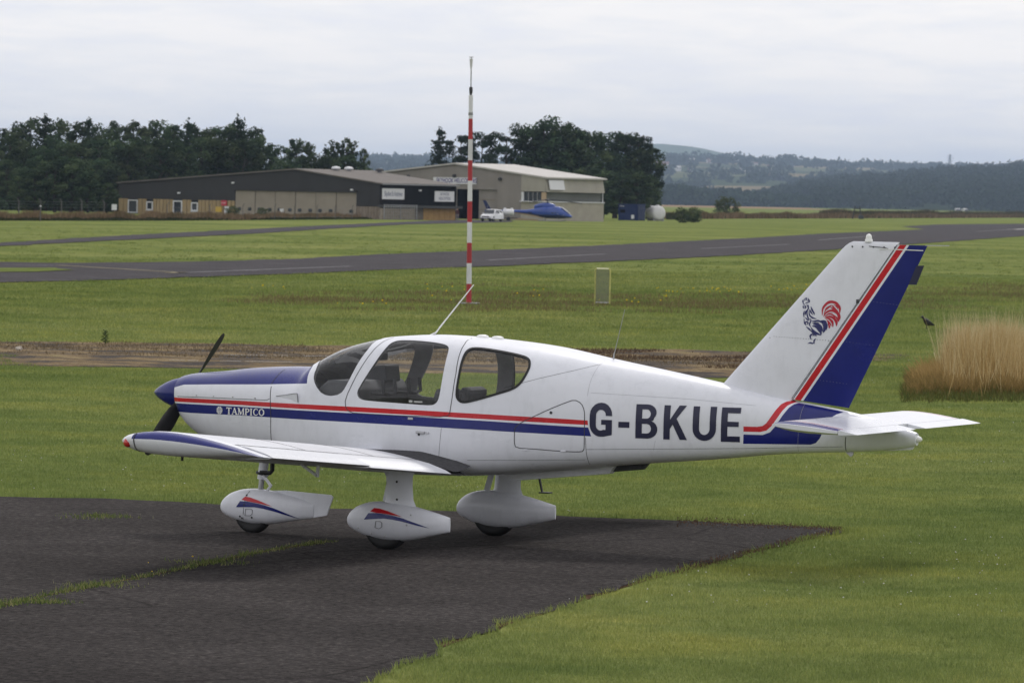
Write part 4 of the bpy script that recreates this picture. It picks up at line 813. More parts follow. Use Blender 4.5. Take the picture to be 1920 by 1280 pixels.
# ---- cabin
MB().box((2.9, 0, .93), (2.2, .98, .04)).build('cabin_floor', DARK, plane)
MB().prism([(2.02, -.53, 1.02), (2.40, -.53, 1.02), (2.43, -.53, 1.40), (2.36, -.53, 1.48), (2.10, -.53, 1.48), (2.00, -.53, 1.40)], (0, 1.06, 0)).build('instrument_panel', mat('grey_panel_cover', (.13, .13, .14), .8, var=.2, vscale=8), plane, bevel=.02)
MB().prism([(2.16, .05, 1.46), (2.43, .05, 1.46), (2.41, .05, 1.62), (2.20, .05, 1.60)], (0, .30, 0)).build('glareshield', DARK, plane, bevel=.02)
SEATM = mat('grey_seat_fabric', (.10, .10, .11), .9, var=.3, vscale=12)
for y in (-.27, .27):
    st_ = bpy.data.objects.new('front_seat', None); COL.objects.link(st_); st_.parent = plane
    MB().box((2.96, y, 1.08), (.46, .44, .14)).build('seat_cushion', SEATM, st_, bevel=.04)
    B = MB(); R = Matrix.Rotation(math.radians(14), 3, 'Y'); B.box((3.17, y, 1.22), (.12, .42, .44), rot=R); B.build('backrest', SEATM, st_, bevel=.045)
    yk = bpy.data.objects.new('control_yoke', None); COL.objects.link(yk); yk.parent = plane
    MB().tube([(2.42, y, 1.36), (2.60, y, 1.36)], .014, 8).build('column', DARK, yk, 60); MB().tube([(2.60, y-.12, 1.50), (2.61, y-.12, 1.38), (2.61, y, 1.36), (2.61, y+.12, 1.38), (2.60, y+.12, 1.50)], .018, 8).build('grip', DARK, yk, 60)
MB().box((3.80, 0, 1.05), (.42, 1.0, .16)).box((4.05, 0, 1.12), (.12, .98, .36), rot=Matrix.Rotation(math.radians(18), 3, 'Y')).build('rear_bench', SEATM, plane, bevel=.04)
MB().box((2.93, -.575, 1.262), (.30, .012, .03)).build('placard', WHITE_PL, plane) if False else None
MB().box((2.42, -.1, 1.70), (.05, .26, .07)).beam((2.42, -.1, 1.73), (2.44, -.1, 1.82), .02).build('compass', DARK, plane, bevel=.01)
for nm, c, d in (('placard', (2.985, -.598, 1.318), (.035, .004, .022)), ('placard', (3.06, -.598, 1.316), (.085, .004, .014))): MB().box(c, d).build(nm, WHITE_PL, plane)
# ================================================================== GRASS
def inside_any(polys, X, Y):
    r_ = np.zeros(len(X), bool)
    for P in polys: r_ |= inpoly([(p.x, p.y) for p in P], X, Y)
    return r_
def vnoise(X, Y, sc_, seed=0):
    """cheap smooth value noise on arrays"""
    x = X*sc_+seed*17.3; y = Y*sc_+seed*9.1; xi = np.floor(x).astype(np.int64); yi = np.floor(y).astype(np.int64); fx = x-xi; fy = y-yi; fx = fx*fx*(3-2*fx); fy = fy*fy*(3-2*fy)
    def h(a, b): n = (a*374761393+b*668265263+seed*1442695041) & 0x7fffffff; n = ((n ^ (n >> 13))*1274126177) & 0x7fffffff; return (n & 0xffff)/65535.0
    return (h(xi, yi)*(1-fx)+h(xi+1, yi)*fx)*(1-fy)+(h(xi, yi+1)*(1-fx)+h(xi+1, yi+1)*fx)*fy
def blade_mat(name, stops, patch=True, trans=.35):
    m = bpy.data.materials.new(name); m.use_nodes = True; t = m.node_tree; t.nodes.clear()
    at = N(t, 'ShaderNodeAttribute', attribute_name='tint'); r = ramp(t, at.outputs['Fac'], stops); col = r.outputs[0]
    if patch: col = mixc(t, 1.0, grass_colour(t), r.outputs[0], 'MULTIPLY')
    g = N(t, 'ShaderNodeNewGeometry'); cm = N(t, 'ShaderNodeVectorMath', operation='SCALE'); cm.inputs['Scale'].default_value = .35; t.links.new(g.outputs['Normal'], cm.inputs[0]); ad_ = N(t, 'ShaderNodeVectorMath', operation='ADD'); t.links.new(cm.outputs[0], ad_.inputs[0]); ad_.inputs[1].default_value = (0, 0, .75); nn = N(t, 'ShaderNodeVectorMath', operation='NORMALIZE'); t.links.new(ad_.outputs[0], nn.inputs[0])
    d = N(t, 'ShaderNodeBsdfDiffuse'); tr = N(t, 'ShaderNodeBsdfTranslucent'); mxs = N(t, 'ShaderNodeMixShader'); mxs.inputs[0].default_value = trans; o = N(t, 'ShaderNodeOutputMaterial')
    t.links.new(col, d.inputs[0]); t.links.new(col, tr.inputs[0]); t.links.new(nn.outputs[0], d.inputs['Normal']); t.links.new(d.outputs[0], mxs.inputs[1]); t.links.new(tr.outputs[0], mxs.inputs[2]); t.links.new(mxs.outputs[0], o.inputs[0]); return m
def blades(name, X, Y, Z, H, Wd, tint, m, lean=.5, label=None, cat=None, az=None):
    n = len(X); az = rng.uniform(0, 2*np.pi, n) if az is None else az; la = rng.uniform(0, 2*np.pi, n); le = rng.uniform(0, lean, n)*H
    dx = np.cos(az)*Wd/2; dy = np.sin(az)*Wd/2; V = np.empty((n, 3, 3), np.float32)
    V[:, 0] = np.stack([X-dx, Y-dy, Z], 1); V[:, 1] = np.stack([X+dx, Y+dy, Z], 1); V[:, 2] = np.stack([X+np.cos(la)*le, Y+np.sin(la)*le, Z+H], 1)
    me = bpy.data.meshes.new(name); me.vertices.add(3*n); me.vertices.foreach_set('co', V.ravel()); me.loops.add(3*n); me.loops.foreach_set('vertex_index', np.arange(3*n, dtype=np.int32)); me.polygons.add(n); me.polygons.foreach_set('loop_start', np.arange(0, 3*n, 3, dtype=np.int32)); me.update(calc_edges=True)
    at = me.attributes.new('tint', 'FLOAT', 'POINT'); at.data.foreach_set('value', np.repeat(tint, 3).astype(np.float32)); me.materials.append(m)
    o = bpy.data.objects.new(name, me); COL.objects.link(o); tag(o, label, cat, kind='stuff'); return o
def frustum(n, d0, d1, pw, px0=-30, px1=1950):
    u_ = rng.random(n); D = (d0**(1-pw)+u_*(d1**(1-pw)-d0**(1-pw)))**(1/(1-pw)); A = (rng.uniform(px0, px1, n)-960)/FPX*D
    return CAM[0]+RH.x*A+FH.x*D, CAM[1]+RH.y*A+FH.y*D, D
GREEN = blade_mat('grass_blade', [(0, (.95, 1.05, .90)), (.45, (1.45, 1.52, 1.35)), (.8, (1.85, 1.80, 1.5)), (1.0, (2.7, 2.35, 2.1))])
X, Y, D = frustum(1050000, 30, 230, 1.15)
hold = inside_any([AP_J], X+(vnoise(X, Y, 3, 1)-.5)*.25, Y+(vnoise(X, Y, 3, 2)-.5)*.25) | inside_any([ST_P], X+(vnoise(X, Y, .5, 3)-.5)*3, Y+(vnoise(X, Y, .5, 4)-.5)*3) | inside_any([RUN_P], X, Y)
k = ~hold; X, Y, D = X[k], Y[k], D[k]
cl = vnoise(X, Y, .45, 5)*.6+vnoise(X, Y, 1.7, 6)*.4; H = (.022+.036*rng.random(len(X))**1.6)*(.65+.8*cl)*np.clip(D/90, .8, 1.5); Wd = .006*np.clip(D/60, .8, 4)*(.7+.6*rng.random(len(X)))
blades('lawn_grass', X, Y, np.zeros(len(X)), H, Wd, np.clip(rng.normal(.45, .2, len(X))+(cl-.5)*.3, 0, 1), GREEN, .9, 'short green mown grass around the apron and strip', 'grass')
# longer edge grass and darker tufts
pts = []
for P, dens in ((AP_J, 70),):
    for i in range(len(P)):
        a, b_ = P[i], P[(i+1) % len(P)]; L_ = (b_-a).length
        for q in range(rng.poisson(L_*dens)): p = a+(b_-a)*rng.random(); o_ = Vector((p.x-cx_, p.y-cy_, 0)).normalized()*rng.gamma(1.6, .10); pts.append((p.x+o_.x, p.y+o_.y))
pts = np.array(pts); nE = len(pts); ed = vnoise(pts[:, 0], pts[:, 1], .8, 8); kk = rng.random(nE) < np.clip((ed-.25)*2, 0, 1); pts = pts[kk]
blades('verge_grass', pts[:, 0], pts[:, 1], np.full(len(pts), .004), .03+.045*rng.random(len(pts)), .008+.006*rng.random(len(pts)), rng.random(len(pts))*.6+.1, GREEN, .9, 'longer grass fringe along the apron edge', 'grass')
X, Y, D = frustum(4200, 125, 450, 1.3); k = ~(inside_any([AP_J, ST_P, RUN_P, TAX_P], X, Y)); X, Y = X[k], Y[k]
nt_ = 14; XX = np.repeat(X, nt_)+rng.normal(0, .16, len(X)*nt_); YY = np.repeat(Y, nt_)+rng.normal(0, .16, len(X)*nt_)
blades('rough_tufts', XX, YY, np.zeros(len(XX)), .03+.07*rng.random(len(XX)), .02+.02*rng.random(len(XX)), np.clip(rng.normal(.2, .15, len(XX)), 0, 1), GREEN, .9, 'darker rough tufts scattered over the airfield grass', 'grass')
# seeding brown grass round the mast with ragwort
BROWN = blade_mat('seeding_grass', [(0, (.12, .105, .045)), (.5, (.185, .145, .070)), (1, (.27, .215, .115))], False)
band_px = [(380, 566), (520, 548), (800, 541), (1100, 546), (1500, 548), (1760, 540), (1950, 530), (1950, 560), (1700, 575), (1500, 585), (1200, 590), (900, 592), (600, 580)]
BP = [spot(*p) for p in band_px]; X, Y, D = frustum(150000, 135, 215, 1.2); wob = (vnoise(X, Y, .12, 9)-.5)*22+(vnoise(X, Y, .5, 19)-.5)*8; k = inside_any([BP], X+FH.x*wob, Y+FH.y*wob) & (rng.random(len(X)) < np.clip(1.5*vnoise(X, Y, .22, 10)-.25, .10, .95)); X, Y = X[k], Y[k]
blades('seeding_grass', X, Y, np.zeros(len(X)), .05+.10*rng.random(len(X)), .016+.012*rng.random(len(X)), rng.random(len(X)), BROWN, .5, 'brown seeding grass round the foot of the striped mast', 'grass')
YEL = mat('yellow_ragwort_flower', (.62, .46, .03), .9, spec=0); WFL = mat('white_clover_flower', (.62, .62, .58), .9, spec=0)
def specks(name, X, Y, zlo, zhi, s_, m, label):
    B = MB()
    for x, y in zip(X, Y):
        z = random.uniform(zlo, zhi); r_ = s_*random.uniform(.6, 1.3); k = len(B.v); B.v += [(x-r_, y, z), (x, y-r_, z), (x+r_, y, z), (x, y+r_, z), (x, y, z+r_*.8), (x, y, z-r_*.6)]
        for f in ((0, 1, 4), (1, 2, 4), (2, 3, 4), (3, 0, 4), (1, 0, 5), (2, 1, 5), (3, 2, 5), (0, 3, 5)): B.f.append(tuple(k+i for i in f)); B.m.append(0)
    o = B.build(name, m, fix=False); tag(o, label, 'flowers', kind='stuff')
fx, fy = [], []
for (px, py, n_, sx, sy) in ((500, 548, 6, 60, 4), (860, 550, 12, 70, 5), (1010, 560, 7, 40, 6), (1320, 552, 30, 90, 5), (1480, 548, 14, 50, 5), (700, 575, 8, 120, 6), (1200, 570, 10, 90, 6), (1650, 560, 6, 60, 8)):
    for _ in range(n_): p = spot(random.gauss(px, sx*.5), random.gauss(py, sy*.5)); fx.append(p.x); fy.append(p.y)
specks('ragwort_flowers', fx, fy, .10, .24, .030, YEL, 'yellow ragwort heads dotted through the brown grass')
X, Y, D = frustum(1100, 36, 135, 1.1); k = ~(inside_any([AP, ST_P], X, Y)) & (vnoise(X, Y, .25, 12) > .52); specks('clover_flowers', X[k], Y[k], .03, .06, .007, WFL, 'tiny white clover heads in the near grass')
# dead grass on the strip
DEAD = blade_mat('dead_grass', [(0, (.10, .070, .040)), (.5, (.19, .145, .085)), (1, (.30, .235, .145))], False)
X, Y, D = frustum(90000, 98, 132, 1.01); k = inside_any([ST_P], X, Y) & (rng.random(len(X)) < np.clip((vnoise(X, Y, .55, 14)*.7+vnoise(X, Y, 1.9, 15)*.3-.42)*3.4, .02, .9)); X, Y = X[k], Y[k]
blades('dead_grass', X, Y, np.full(len(X), .006), .02+.04*rng.random(len(X)), .012+.01*rng.random(len(X)), rng.random(len(X)), DEAD, .9, 'straw coloured dead grass over the disused strip', 'grass')
RUST = blade_mat('rusty_moss', [(0, (.075, .050, .036)), (1, (.16, .105, .07))], False)
X, Y, D = frustum(26000, 96, 130, 1.01, 1060, 1480); k = inside_any([ST_P], X, Y) & (vnoise(X, Y, .5, 16) > .55); X, Y = X[k], Y[k]
blades('rusty_weeds', X, Y, np.full(len(X), .006), .02+.05*rng.random(len(X)), .012+.01*rng.random(len(X)), rng.random(len(X)), RUST, .9, 'rust red weeds on the strip behind the tail', 'weeds')
pp = []
for _ in range(1700):
    u_ = random.random(); px = 1270+310*u_; py = (1072-80*u_ if random.random() < .55 else 978+15*u_)+random.gauss(0, 4)*(1.1-.5*u_); pp.append(spot(px, py))
blades('rusty_verge_weeds', np.array([p.x for p in pp]), np.array([p.y for p in pp]), np.full(len(pp), .010), .008+.016*rng.random(len(pp)), .010+.01*rng.random(len(pp)), rng.random(len(pp)), RUST, .9, 'rust red moss and weeds at the pointed end of the apron', 'weeds')
# weeds in the apron joint
crack = [(-20, 1143), (60, 1125), (100, 1115), (190, 1098), (300, 1077), (400, 1056), (470, 1040), (560, 1025), (612, 1017)]; CP = [spot(*p) for p in crack]
sheet('apron_joint', [p+Vector((-FH.x, -FH.y, 0))*(.05+.02*random.random()) for p in CP]+[p+FH*(.05+.03*random.random()) for p in CP[::-1]], .013, EARTH)
X, Y, Hh = [], [], []
for i in range(len(CP)-1):
    for _ in range(520):
        u_ = random.random(); p = CP[i]+(CP[i+1]-CP[i])*u_; s_ = noise.noise((p.x*1.1, p.y*1.1, 3))*.5+.5
        if random.random() > .25+1.2*max(0, s_-.25): continue
        X.append(p.x+random.gauss(0, .05)); Y.append(p.y+random.gauss(0, .07)); Hh.append((.012+.042*random.random()**2)*(.5+s_*.9)*(1.0 if i < 6 else .6))
WEED = blade_mat('joint_weeds', [(0, (.075, .125, .03)), (.5, (.16, .20, .06)), (1, (.32, .30, .14))], False)
for (px, py, n_, sx) in ((195, 970, 260, .12), (75, 1131, 260, .1), (480, 1100-0, 0, .1), (185, 1100, 160, .12), (405, 1057, 220, .14), (160, 974, 60, .1)):
    q = spot(px, py)
    for _ in range(n_): X.append(q.x+random.gauss(0, sx*1.3)); Y.append(q.y+random.gauss(0, sx)); Hh.append(.012+.03*random.random())
blades('joint_weeds', np.array(X), np.array(Y), np.full(len(X), .012), np.array(Hh), .006+.006*rng.random(len(X)), rng.random(len(X))**1.2, WEED, .8, 'low weeds growing along the joint across the apron', 'weeds')
fl = [spot(278, 1066), spot(285, 1078), spot(361, 1058)]; specks('joint_flowers', [p.x for p in fl], [p.y for p in fl], .03, .08, .010, YEL, 'small yellow flowers in the apron joint weeds')
# ================================================================== NEAR AND MIDDLE-DISTANCE THINGS
MRED = mat('mast_red_paint', (.36, .022, .030), .5, var=.18, vscale=2.5, mscale=(1, 1, .4)); MWHITE = mat('mast_white_paint', (.62, .62, .64), .5, var=.14, vscale=3, mscale=(1, 1, .5)); MGREY = mat('galvanised_grey', (.26, .26, .27), .55, metal=.3, var=.2, vscale=6)
p = spot(879, 571); g = 6.1/13.0
mast = thing('wind_mast', 'tall red and white banded mast carrying a wind sensor', 'mast', p); mast.rotation_euler = (0, math.radians(-.62), 0); mast.scale = (1, 1, 1.033)
hs = [0, .60, 1.19, 1.78, 2.37, 2.97, 3.56, 4.15, 4.75, 5.34, 6.02]
MB().box((0, 0, .03), (.5, .5, .06)).build('mast_foot', MGREY, mast, bevel=.01)
for i in range(10):
    r0, r1 = .078-.016*hs[i]/6, .078-.016*hs[i+1]/6; MB().tube([(0, 0, hs[i]), (0, 0, hs[i+1])], [r0, r1], 18).build('mast_band', MRED if i % 2 == 0 else MWHITE, mast, 60)
MB().tube([(0, 0, 5.44), (0, 0, 5.52)], .069, 18).build('mast_clamp', MGREY, mast, 60)
MB().tube([(0, 0, 6.02), (0, 0, 6.10), (0, 0, 6.22), (0, 0, 6.26)], [.03, .05, .055, .03], 12).build('sensor_socket', SEAM, mast, 60)
MB().tube([(0, 0, 6.24), (0, 0, 6.78)], .017, 10).build('sensor_rod', MGREY, mast, 60); MB().tube([(0, 0, 6.76), (0, 0, 6.84), (0, 0, 7.04), (0, 0, 7.06)], [.022, .034, .05, .06], 12).build('wind_sensor', MWHITE, mast, 60); MB().lathe([(.012, 7.05), (.012, 7.10), (.07, 7.105), (.07, 7.118)], n=12).build('sensor_cap', MGREY, mast)
# yellow framed frangible board
p = spot(1129, 571); bd = thing('runway_marker', 'upright grey panel in a worn yellow tubular frame standing in brown grass', 'marker', p, FACE-math.radians(18))
YF = mat('worn_yellow_paint', (.42, .40, .12), .5, var=.3, vscale=5); PALE = mat('pale_yellow_rail', (.72, .70, .48), .45); PANEL = mat('grey_green_mesh_panel', (.19, .205, .135), .8, var=.15, vscale=10)
w2, h2 = .235, 1.09
MB().tube([(-w2, 0, .0), (-w2, 0, h2-.06), (-w2+.02, 0, h2-.015), (-w2+.06, 0, h2)], .022, 10).build('frame_post', YF, bd, 60); MB().tube([(w2, 0, .0), (w2, 0, h2-.04), (w2-.02, 0, h2-.008), (w2-.06, 0, h2)], .022, 10).build('frame_post', YF, bd, 60)
MB().tube([(-w2+.05, 0, h2), (w2-.05, 0, h2)], .025, 10).build('top_rail', PALE, bd, 60); MB().tube([(-w2, 0, .06), (w2, 0, .06)], .018, 10).build('bottom_rail', MWHITE, bd, 60); B = MB()
for k in range(19): B.box((-w2+.025*(k+.5)-.003, 0, .565), (.011, .006, .99))
for k in range(40): B.box((0, 0, .08+.0248*k), (w2*2-.03, .005, .009))
o = B.build('mesh_infill', PANEL, bd); o['kind'] = 'stuff'
# crow
p = spot(1738, 617); CROW = mat('black_feathers', (.012, .012, .014), .55, var=.2, vscale=30)
bird = thing('crow', 'black crow standing on the grass left of the tall dry tussock', 'bird', p, FACE-math.radians(165), scale=.98)
B = MB(); sp_ = [(-.205, 0, .115, .012, .02), (-.16, 0, .125, .030, .03), (-.10, 0, .150, .060, .058), (-.03, 0, .178, .085, .085), (.04, 0, .205, .085, .090), (.085, 0, .245, .062, .066), (.105, 0, .285, .048, .048), (.12, 0, .315, .048, .046), (.145, 0, .322, .036, .034), (.165, 0, .318, .016, .016), (.21, 0, .308, .004, .004)]
for x, y, z, wy, wz in sp_:
    for j in range(12): a = 2*math.pi*j/12; B.v.append((x, y+wy*math.cos(a), z+wz*math.sin(a)))
for i in range(len(sp_)-1):
    for j in range(12): q = i*12+j; r_ = i*12+(j+1) % 12; B.f.append((q, r_, r_+12, q+12)); B.m.append(0)
B.build('body', CROW, bird, 80)
for s_ in (-1, 1):
    B = MB(); B.poly([(.07, s_*.085, .24), (.0, s_*.096, .24), (-.10, s_*.068, .18), (-.215, s_*.024, .118), (-.09, s_*.07, .125), (.02, s_*.092, .15)]).build('wing', CROW, bird); MB().tube([(.0, s_*.022, .12), (.012, s_*.022, .06), (.0, s_*.022, .0)], .006, 6).tube([(-.02, s_*.022, .004), (.04, s_*.022, .004)], .005, 6).build('leg', CROW, bird, 60)
# tall dry tussock: one clump of reeds with a low green-brown skirt
TUS = blade_mat('dry_tussock', [(0, (.085, .115, .034)), (.25, (.24, .165, .062)), (.55, (.50, .335, .135)), (.8, (.68, .54, .28)), (1, (.84, .74, .48))], False, .25)
X, Y, Hh, T_t, Wd = [], [], [], [], []
def addblade(px, py, h_, tint, wd): q = spot(px, py); X.append(q.x); Y.append(q.y); Hh.append(h_); T_t.append(tint); Wd.append(wd)
for _ in range(15000):
    px = 1768+abs(random.gauss(0, 1))*8+random.random()**.9*215; env = min(1, (px-1752)/60); py = 708+random.gauss(0, 7)+random.random()*16; cl_ = noise.noise((px*.045, py*.03, 2))
    hh = (.66+.50*random.random()**1.4+.36*cl_)*(.66+.34*env); tint = .24+.42*random.random()**1.2+.22*noise.noise((px*.06, py*.05, 1))+.18*hh
    addblade(px+cl_*6, py, hh, min(1, tint), .009+.010*random.random())
for _ in range(1700): addblade(1764+random.random()*210, 710+random.gauss(0, 8), .88+.58*random.random()**1.5, .80+.2*random.random(), .009)
for _ in range(24000):
    px = 1698+random.random()*275; e_ = min(1, (px-1690)/50)**.7; py = 712+random.random()*30; hh = (.20+.34*random.random()+.12*noise.noise((px*.05, 7, 1)))*e_*(1.0 if px < 1800 else .95); lo = (py-712)/30
    addblade(px, py, hh*(1-.35*lo), max(0, min(1, (.42 if hh > .30 else .12)*(1-.6*lo)+.22*random.random()+.2*noise.noise((px*.04, py*.1, 5)))), .010+.012*random.random())
for _ in range(5000): px = 1690+random.random()*285; addblade(px, 728+random.random()**1.5*26+5*noise.noise((px*.06, 1, 9)), .05+.13*random.random(), .10*random.random(), .012+.010*random.random())
ts_ = thing('tall_dry_tussock', 'tall tussock of straw and russet dry grass at the right edge', 'grass clump', spot(1830, 725))
for nm, sel in (('dry_stems', lambda i: Hh[i] > .56), ('green_skirt', lambda i: Hh[i] <= .56)):
    idx = np.array([i for i in range(len(X)) if sel(i)]); o = blades(nm, np.array(X)[idx]-ts_.location.x, np.array(Y)[idx]-ts_.location.y, np.zeros(len(idx)), np.array(Hh)[idx], np.array(Wd)[idx], np.array(T_t)[idx], TUS, .42 if nm == 'dry_stems' else 1.1); o.parent = ts_
B = MB()
for (a, b_, h0, h1) in (((1812, 690), (1830, 728), .35, .55), ((1838, 735), (1890, 700), .0, .42), ((1850, 738), (1920, 690), .0, .5), ((1750, 700), (1768, 735), .4, .05), ((1860, 730), (1925, 712), .1, .35)):
    p0 = spot(*a)-ts_.location; p1 = spot(*b_)-ts_.location; mid = (p0+p1)/2+Vector((0, 0, .3)); B.tube([p0+Vector((0, 0, h0)), mid, p1+Vector((0, 0, h1))], .006, 5)
B.build('fallen_stems', mat('straw', (.42, .34, .20), .9, spec=.1), ts_)
# weed and stone on the disused strip
LEAFM = mat('weed_leaf', (.045, .075, .028), .8, var=.3, vscale=30, spec=.1)
wd_ = thing('tall_weed', 'lone leafy green weed standing on the disused strip', 'weed', spot(197, 646)); MB().tube([(0, 0, 0), (.02, 0, .15), (.0, 0, .29)], [.008, .006, .003], 6).build('stem', LEAFM, wd_)
for k in range(26):
    a = k*2.4; z = .03+.26*k/26; r_ = .12*(1-.5*k/26); c = Vector((math.cos(a), math.sin(a), 0)); s_ = Vector((-c.y, c.x, 0)); MB().poly([Vector((0, 0, z)), Vector((0, 0, z+.03))+c*r_*.5+s_*.03, Vector((0, 0, z+.02))+c*r_, Vector((0, 0, z+.03))+c*r_*.5-s_*.03]).build('leaf', LEAFM, wd_)
for i, (px, py, s_) in enumerate(((36, 657, .075),)):
    q = spot(px, py); bm = bmesh.new(); bmesh.ops.create_icosphere(bm, subdivisions=2, radius=s_)
    for v in bm.verts: v.co *= 1+.5*noise.noise(v.co*22+Vector((i, 0, 0))); v.co.z *= .7
    me = bpy.data.meshes.new('pale_stone'); bm.to_mesh(me); bm.free(); me.materials.append(mat('pale_stone', (.42, .38, .33), .9, var=.3, vscale=12, spec=.1)); o = bpy.data.objects.new('pale_stone', me); COL.objects.link(o); o.location = (q.x, q.y, s_*.45); tag(o, 'pale rough stone lying on the disused strip', 'stone')
# ================================================================== FAR SETTING: hills, woods, hangars
def z_at(px, py, D): return float(atD(px, py, D)[2])
def interp(T, x): return float(np.interp(x, [a for a, b in T], [b for a, b in T]))
KF = 2.6   # the hills lie this much beyond the first survey distances
def hill(name, m, ridge, D0, D1, Dback, px0, px1, base=None, rough=1.0, seed=0, nc=130, nr=16, concave=.8):
    """solid rise: foot at D0, crest at D1 whose skyline is given as px->py, then down again"""
    B = MB(); cols_ = np.linspace(px0, px1, nc); D0, D1, Dback = D0*KF, D1*KF, Dback*KF
    for px in cols_:
        zr = z_at(px, interp(ridge, px), D1)
        for r_ in range(nr+4):
            if r_ <= nr: f = r_/nr; D = D0+(D1-D0)*f; z = zr*f**concave
            else: f = (r_-nr)/4; D = D1+(Dback-D1)*f; z = zr*(1-f)
            q = lay((px-960)/FPX*D, D); q.z = z+rough*noise.noise((q.x*.0015+seed, q.y*.0015, seed))*6*KF*min(1, z/50) - (.5 if r_ in (0, nr+3) else 0); B.v.append(tuple(q))
    n = nr+4
    for i in range(nc-1):
        for j in range(n-1): a = i*n+j; B.f.append((a, a+n, a+n+1, a+1)); B.m.append(0)
    o = B.build(name, m, smooth=180); return structure(o)
def field_mat(name, cols_, scale, seed=0.0):
    m, t, b = nodes(name); p = worldpos(t); v = N(t, 'ShaderNodeTexVoronoi'); v.inputs['Scale'].default_value = scale; v.inputs['Randomness'].default_value = .9; t.links.new(p, v.inputs['Vector']); sp = N(t, 'ShaderNodeSeparateColor'); t.links.new(v.outputs['Color'], sp.inputs[0])
    r = ramp(t, sp.outputs[0], [((i+.2)/len(cols_), c) for i, c in enumerate(cols_)]); r.color_ramp.interpolation = 'CONSTANT'; n = noise_tex(t, scale*18, 4, .6, vec=p); r2 = ramp(t, n.outputs['Fac'], [(.3, (.75,)*3), (.7, (1.2,)*3)]); t.links.new(mixc(t, 1, r.outputs[0], r2.outputs[0], 'MULTIPLY'), b.inputs['Base Color']); b.inputs['Roughness'].default_value = 1; b.inputs['Specular IOR Level'].default_value = 0; return m
MOOR = field_mat('hill_grass', [(.075, .105, .045), (.085, .11, .05), (.07, .095, .04)], .0006); FARM = field_mat('slope_fields', [(.06, .075, .035), (.10, .11, .05), (.05, .065, .03), (.20, .16, .09), (.07, .085, .04), (.055, .07, .035)], .0016); WOODF = mat('plantation_floor', (.022, .032, .016), 1, spec=0)
hill('far_hill', MOOR, [(900, 330), (1100, 285), (1205, 272.5), (1235, 272), (1290, 277), (1320, 282), (1385, 296), (1440, 303), (1560, 318), (1700, 335), (1980, 345)], 5600, 7000, 8200, 1100, 1760, rough=.6, seed=1)
TOWNR = [(-100, 300), (300, 305), (560, 302), (690, 301), (740, 302), (790, 305), (900, 312), (1100, 300), (1210, 296), (1300, 299), (1385, 301), (1440, 303), (1500, 307), (1560, 311), (1640, 314), (1700, 317), (1760, 319), (1980, 324)]
hill('town_slope', FARM, TOWNR, 2500, 4600, 5400, -120, 2000, rough=1.2, seed=2, nc=200)
PLR = [(1300, 392), (1440, 372), (1500, 352), (1560, 346), (1640, 340), (1700, 335), (1760, 330), (1840, 324), (1900, 319), (1990, 312)]
hill('plantation_hill', WOODF, PLR, 1750, 2700, 3300, 1380, 2010, rough=.5, seed=3)
# stubble field strip behind the boundary hedge
STUB = mat('ripe_field', (.26, .175, .105), 1, spec=0, var=.15, vscale=.01)
structure(MB().poly([lay((px-960)/FPX*D*KF, D*KF, .05) for px, D in ((1150, 1150), (1560, 1150), (1500, 1680), (1150, 1680))]).build('stubble_field', STUB))
# ---- foliage
def leafmat(name, stops, rough=.9):
    m = bpy.data.materials.new(name); m.use_nodes = True; t = m.node_tree; t.nodes.clear(); at = N(t, 'ShaderNodeAttribute', attribute_name='tint'); r = ramp(t, at.outputs['Fac'], stops)
    oi = N(t, 'ShaderNodeObjectInfo'); hv = N(t, 'ShaderNodeHueSaturation'); mr = N(t, 'ShaderNodeMapRange'); mr.inputs[3].default_value = .72; mr.inputs[4].default_value = 1.3; t.links.new(oi.outputs['Random'], mr.inputs[0]); t.links.new(mr.outputs[0], hv.inputs['Value']); mr2 = N(t, 'ShaderNodeMapRange'); mr2.inputs[3].default_value = .485; mr2.inputs[4].default_value = .52; t.links.new(oi.outputs['Random'], mr2.inputs[0]); t.links.new(mr2.outputs[0], hv.inputs['Hue']); t.links.new(r.outputs[0], hv.inputs['Color'])
    d = N(t, 'ShaderNodeBsdfDiffuse'); tr = N(t, 'ShaderNodeBsdfTranslucent'); mxs = N(t, 'ShaderNodeMixShader'); mxs.inputs[0].default_value = .18; o = N(t, 'ShaderNodeOutputMaterial'); t.links.new(hv.outputs[0], d.inputs[0]); t.links.new(hv.outputs[0], tr.inputs[0]); t.links.new(d.outputs[0], mxs.inputs[1]); t.links.new(tr.outputs[0], mxs.inputs[2]); t.links.new(mxs.outputs[0], o.inputs[0]); return m
LEAF = leafmat('woodland_leaves', [(0, (.018, .032, .019)), (.5, (.048, .072, .036)), (1, (.105, .132, .064))]); PINE = leafmat('pine_needles', [(0, (.016, .028, .018)), (.5, (.030, .048, .028)), (1, (.055, .076, .042))]); BARK = mat('bark', (.055, .045, .036), .95, var=.3, vscale=3, spec=.05)
FARLEAF = leafmat('distant_leaves', [(0, (.018, .030, .018)), (.5, (.030, .046, .026)), (1, (.048, .064, .034))]); SCRUB = leafmat('scrub_leaves', [(0, (.035, .050, .022)), (.5, (.06, .078, .034)), (1, (.10, .105, .05))])
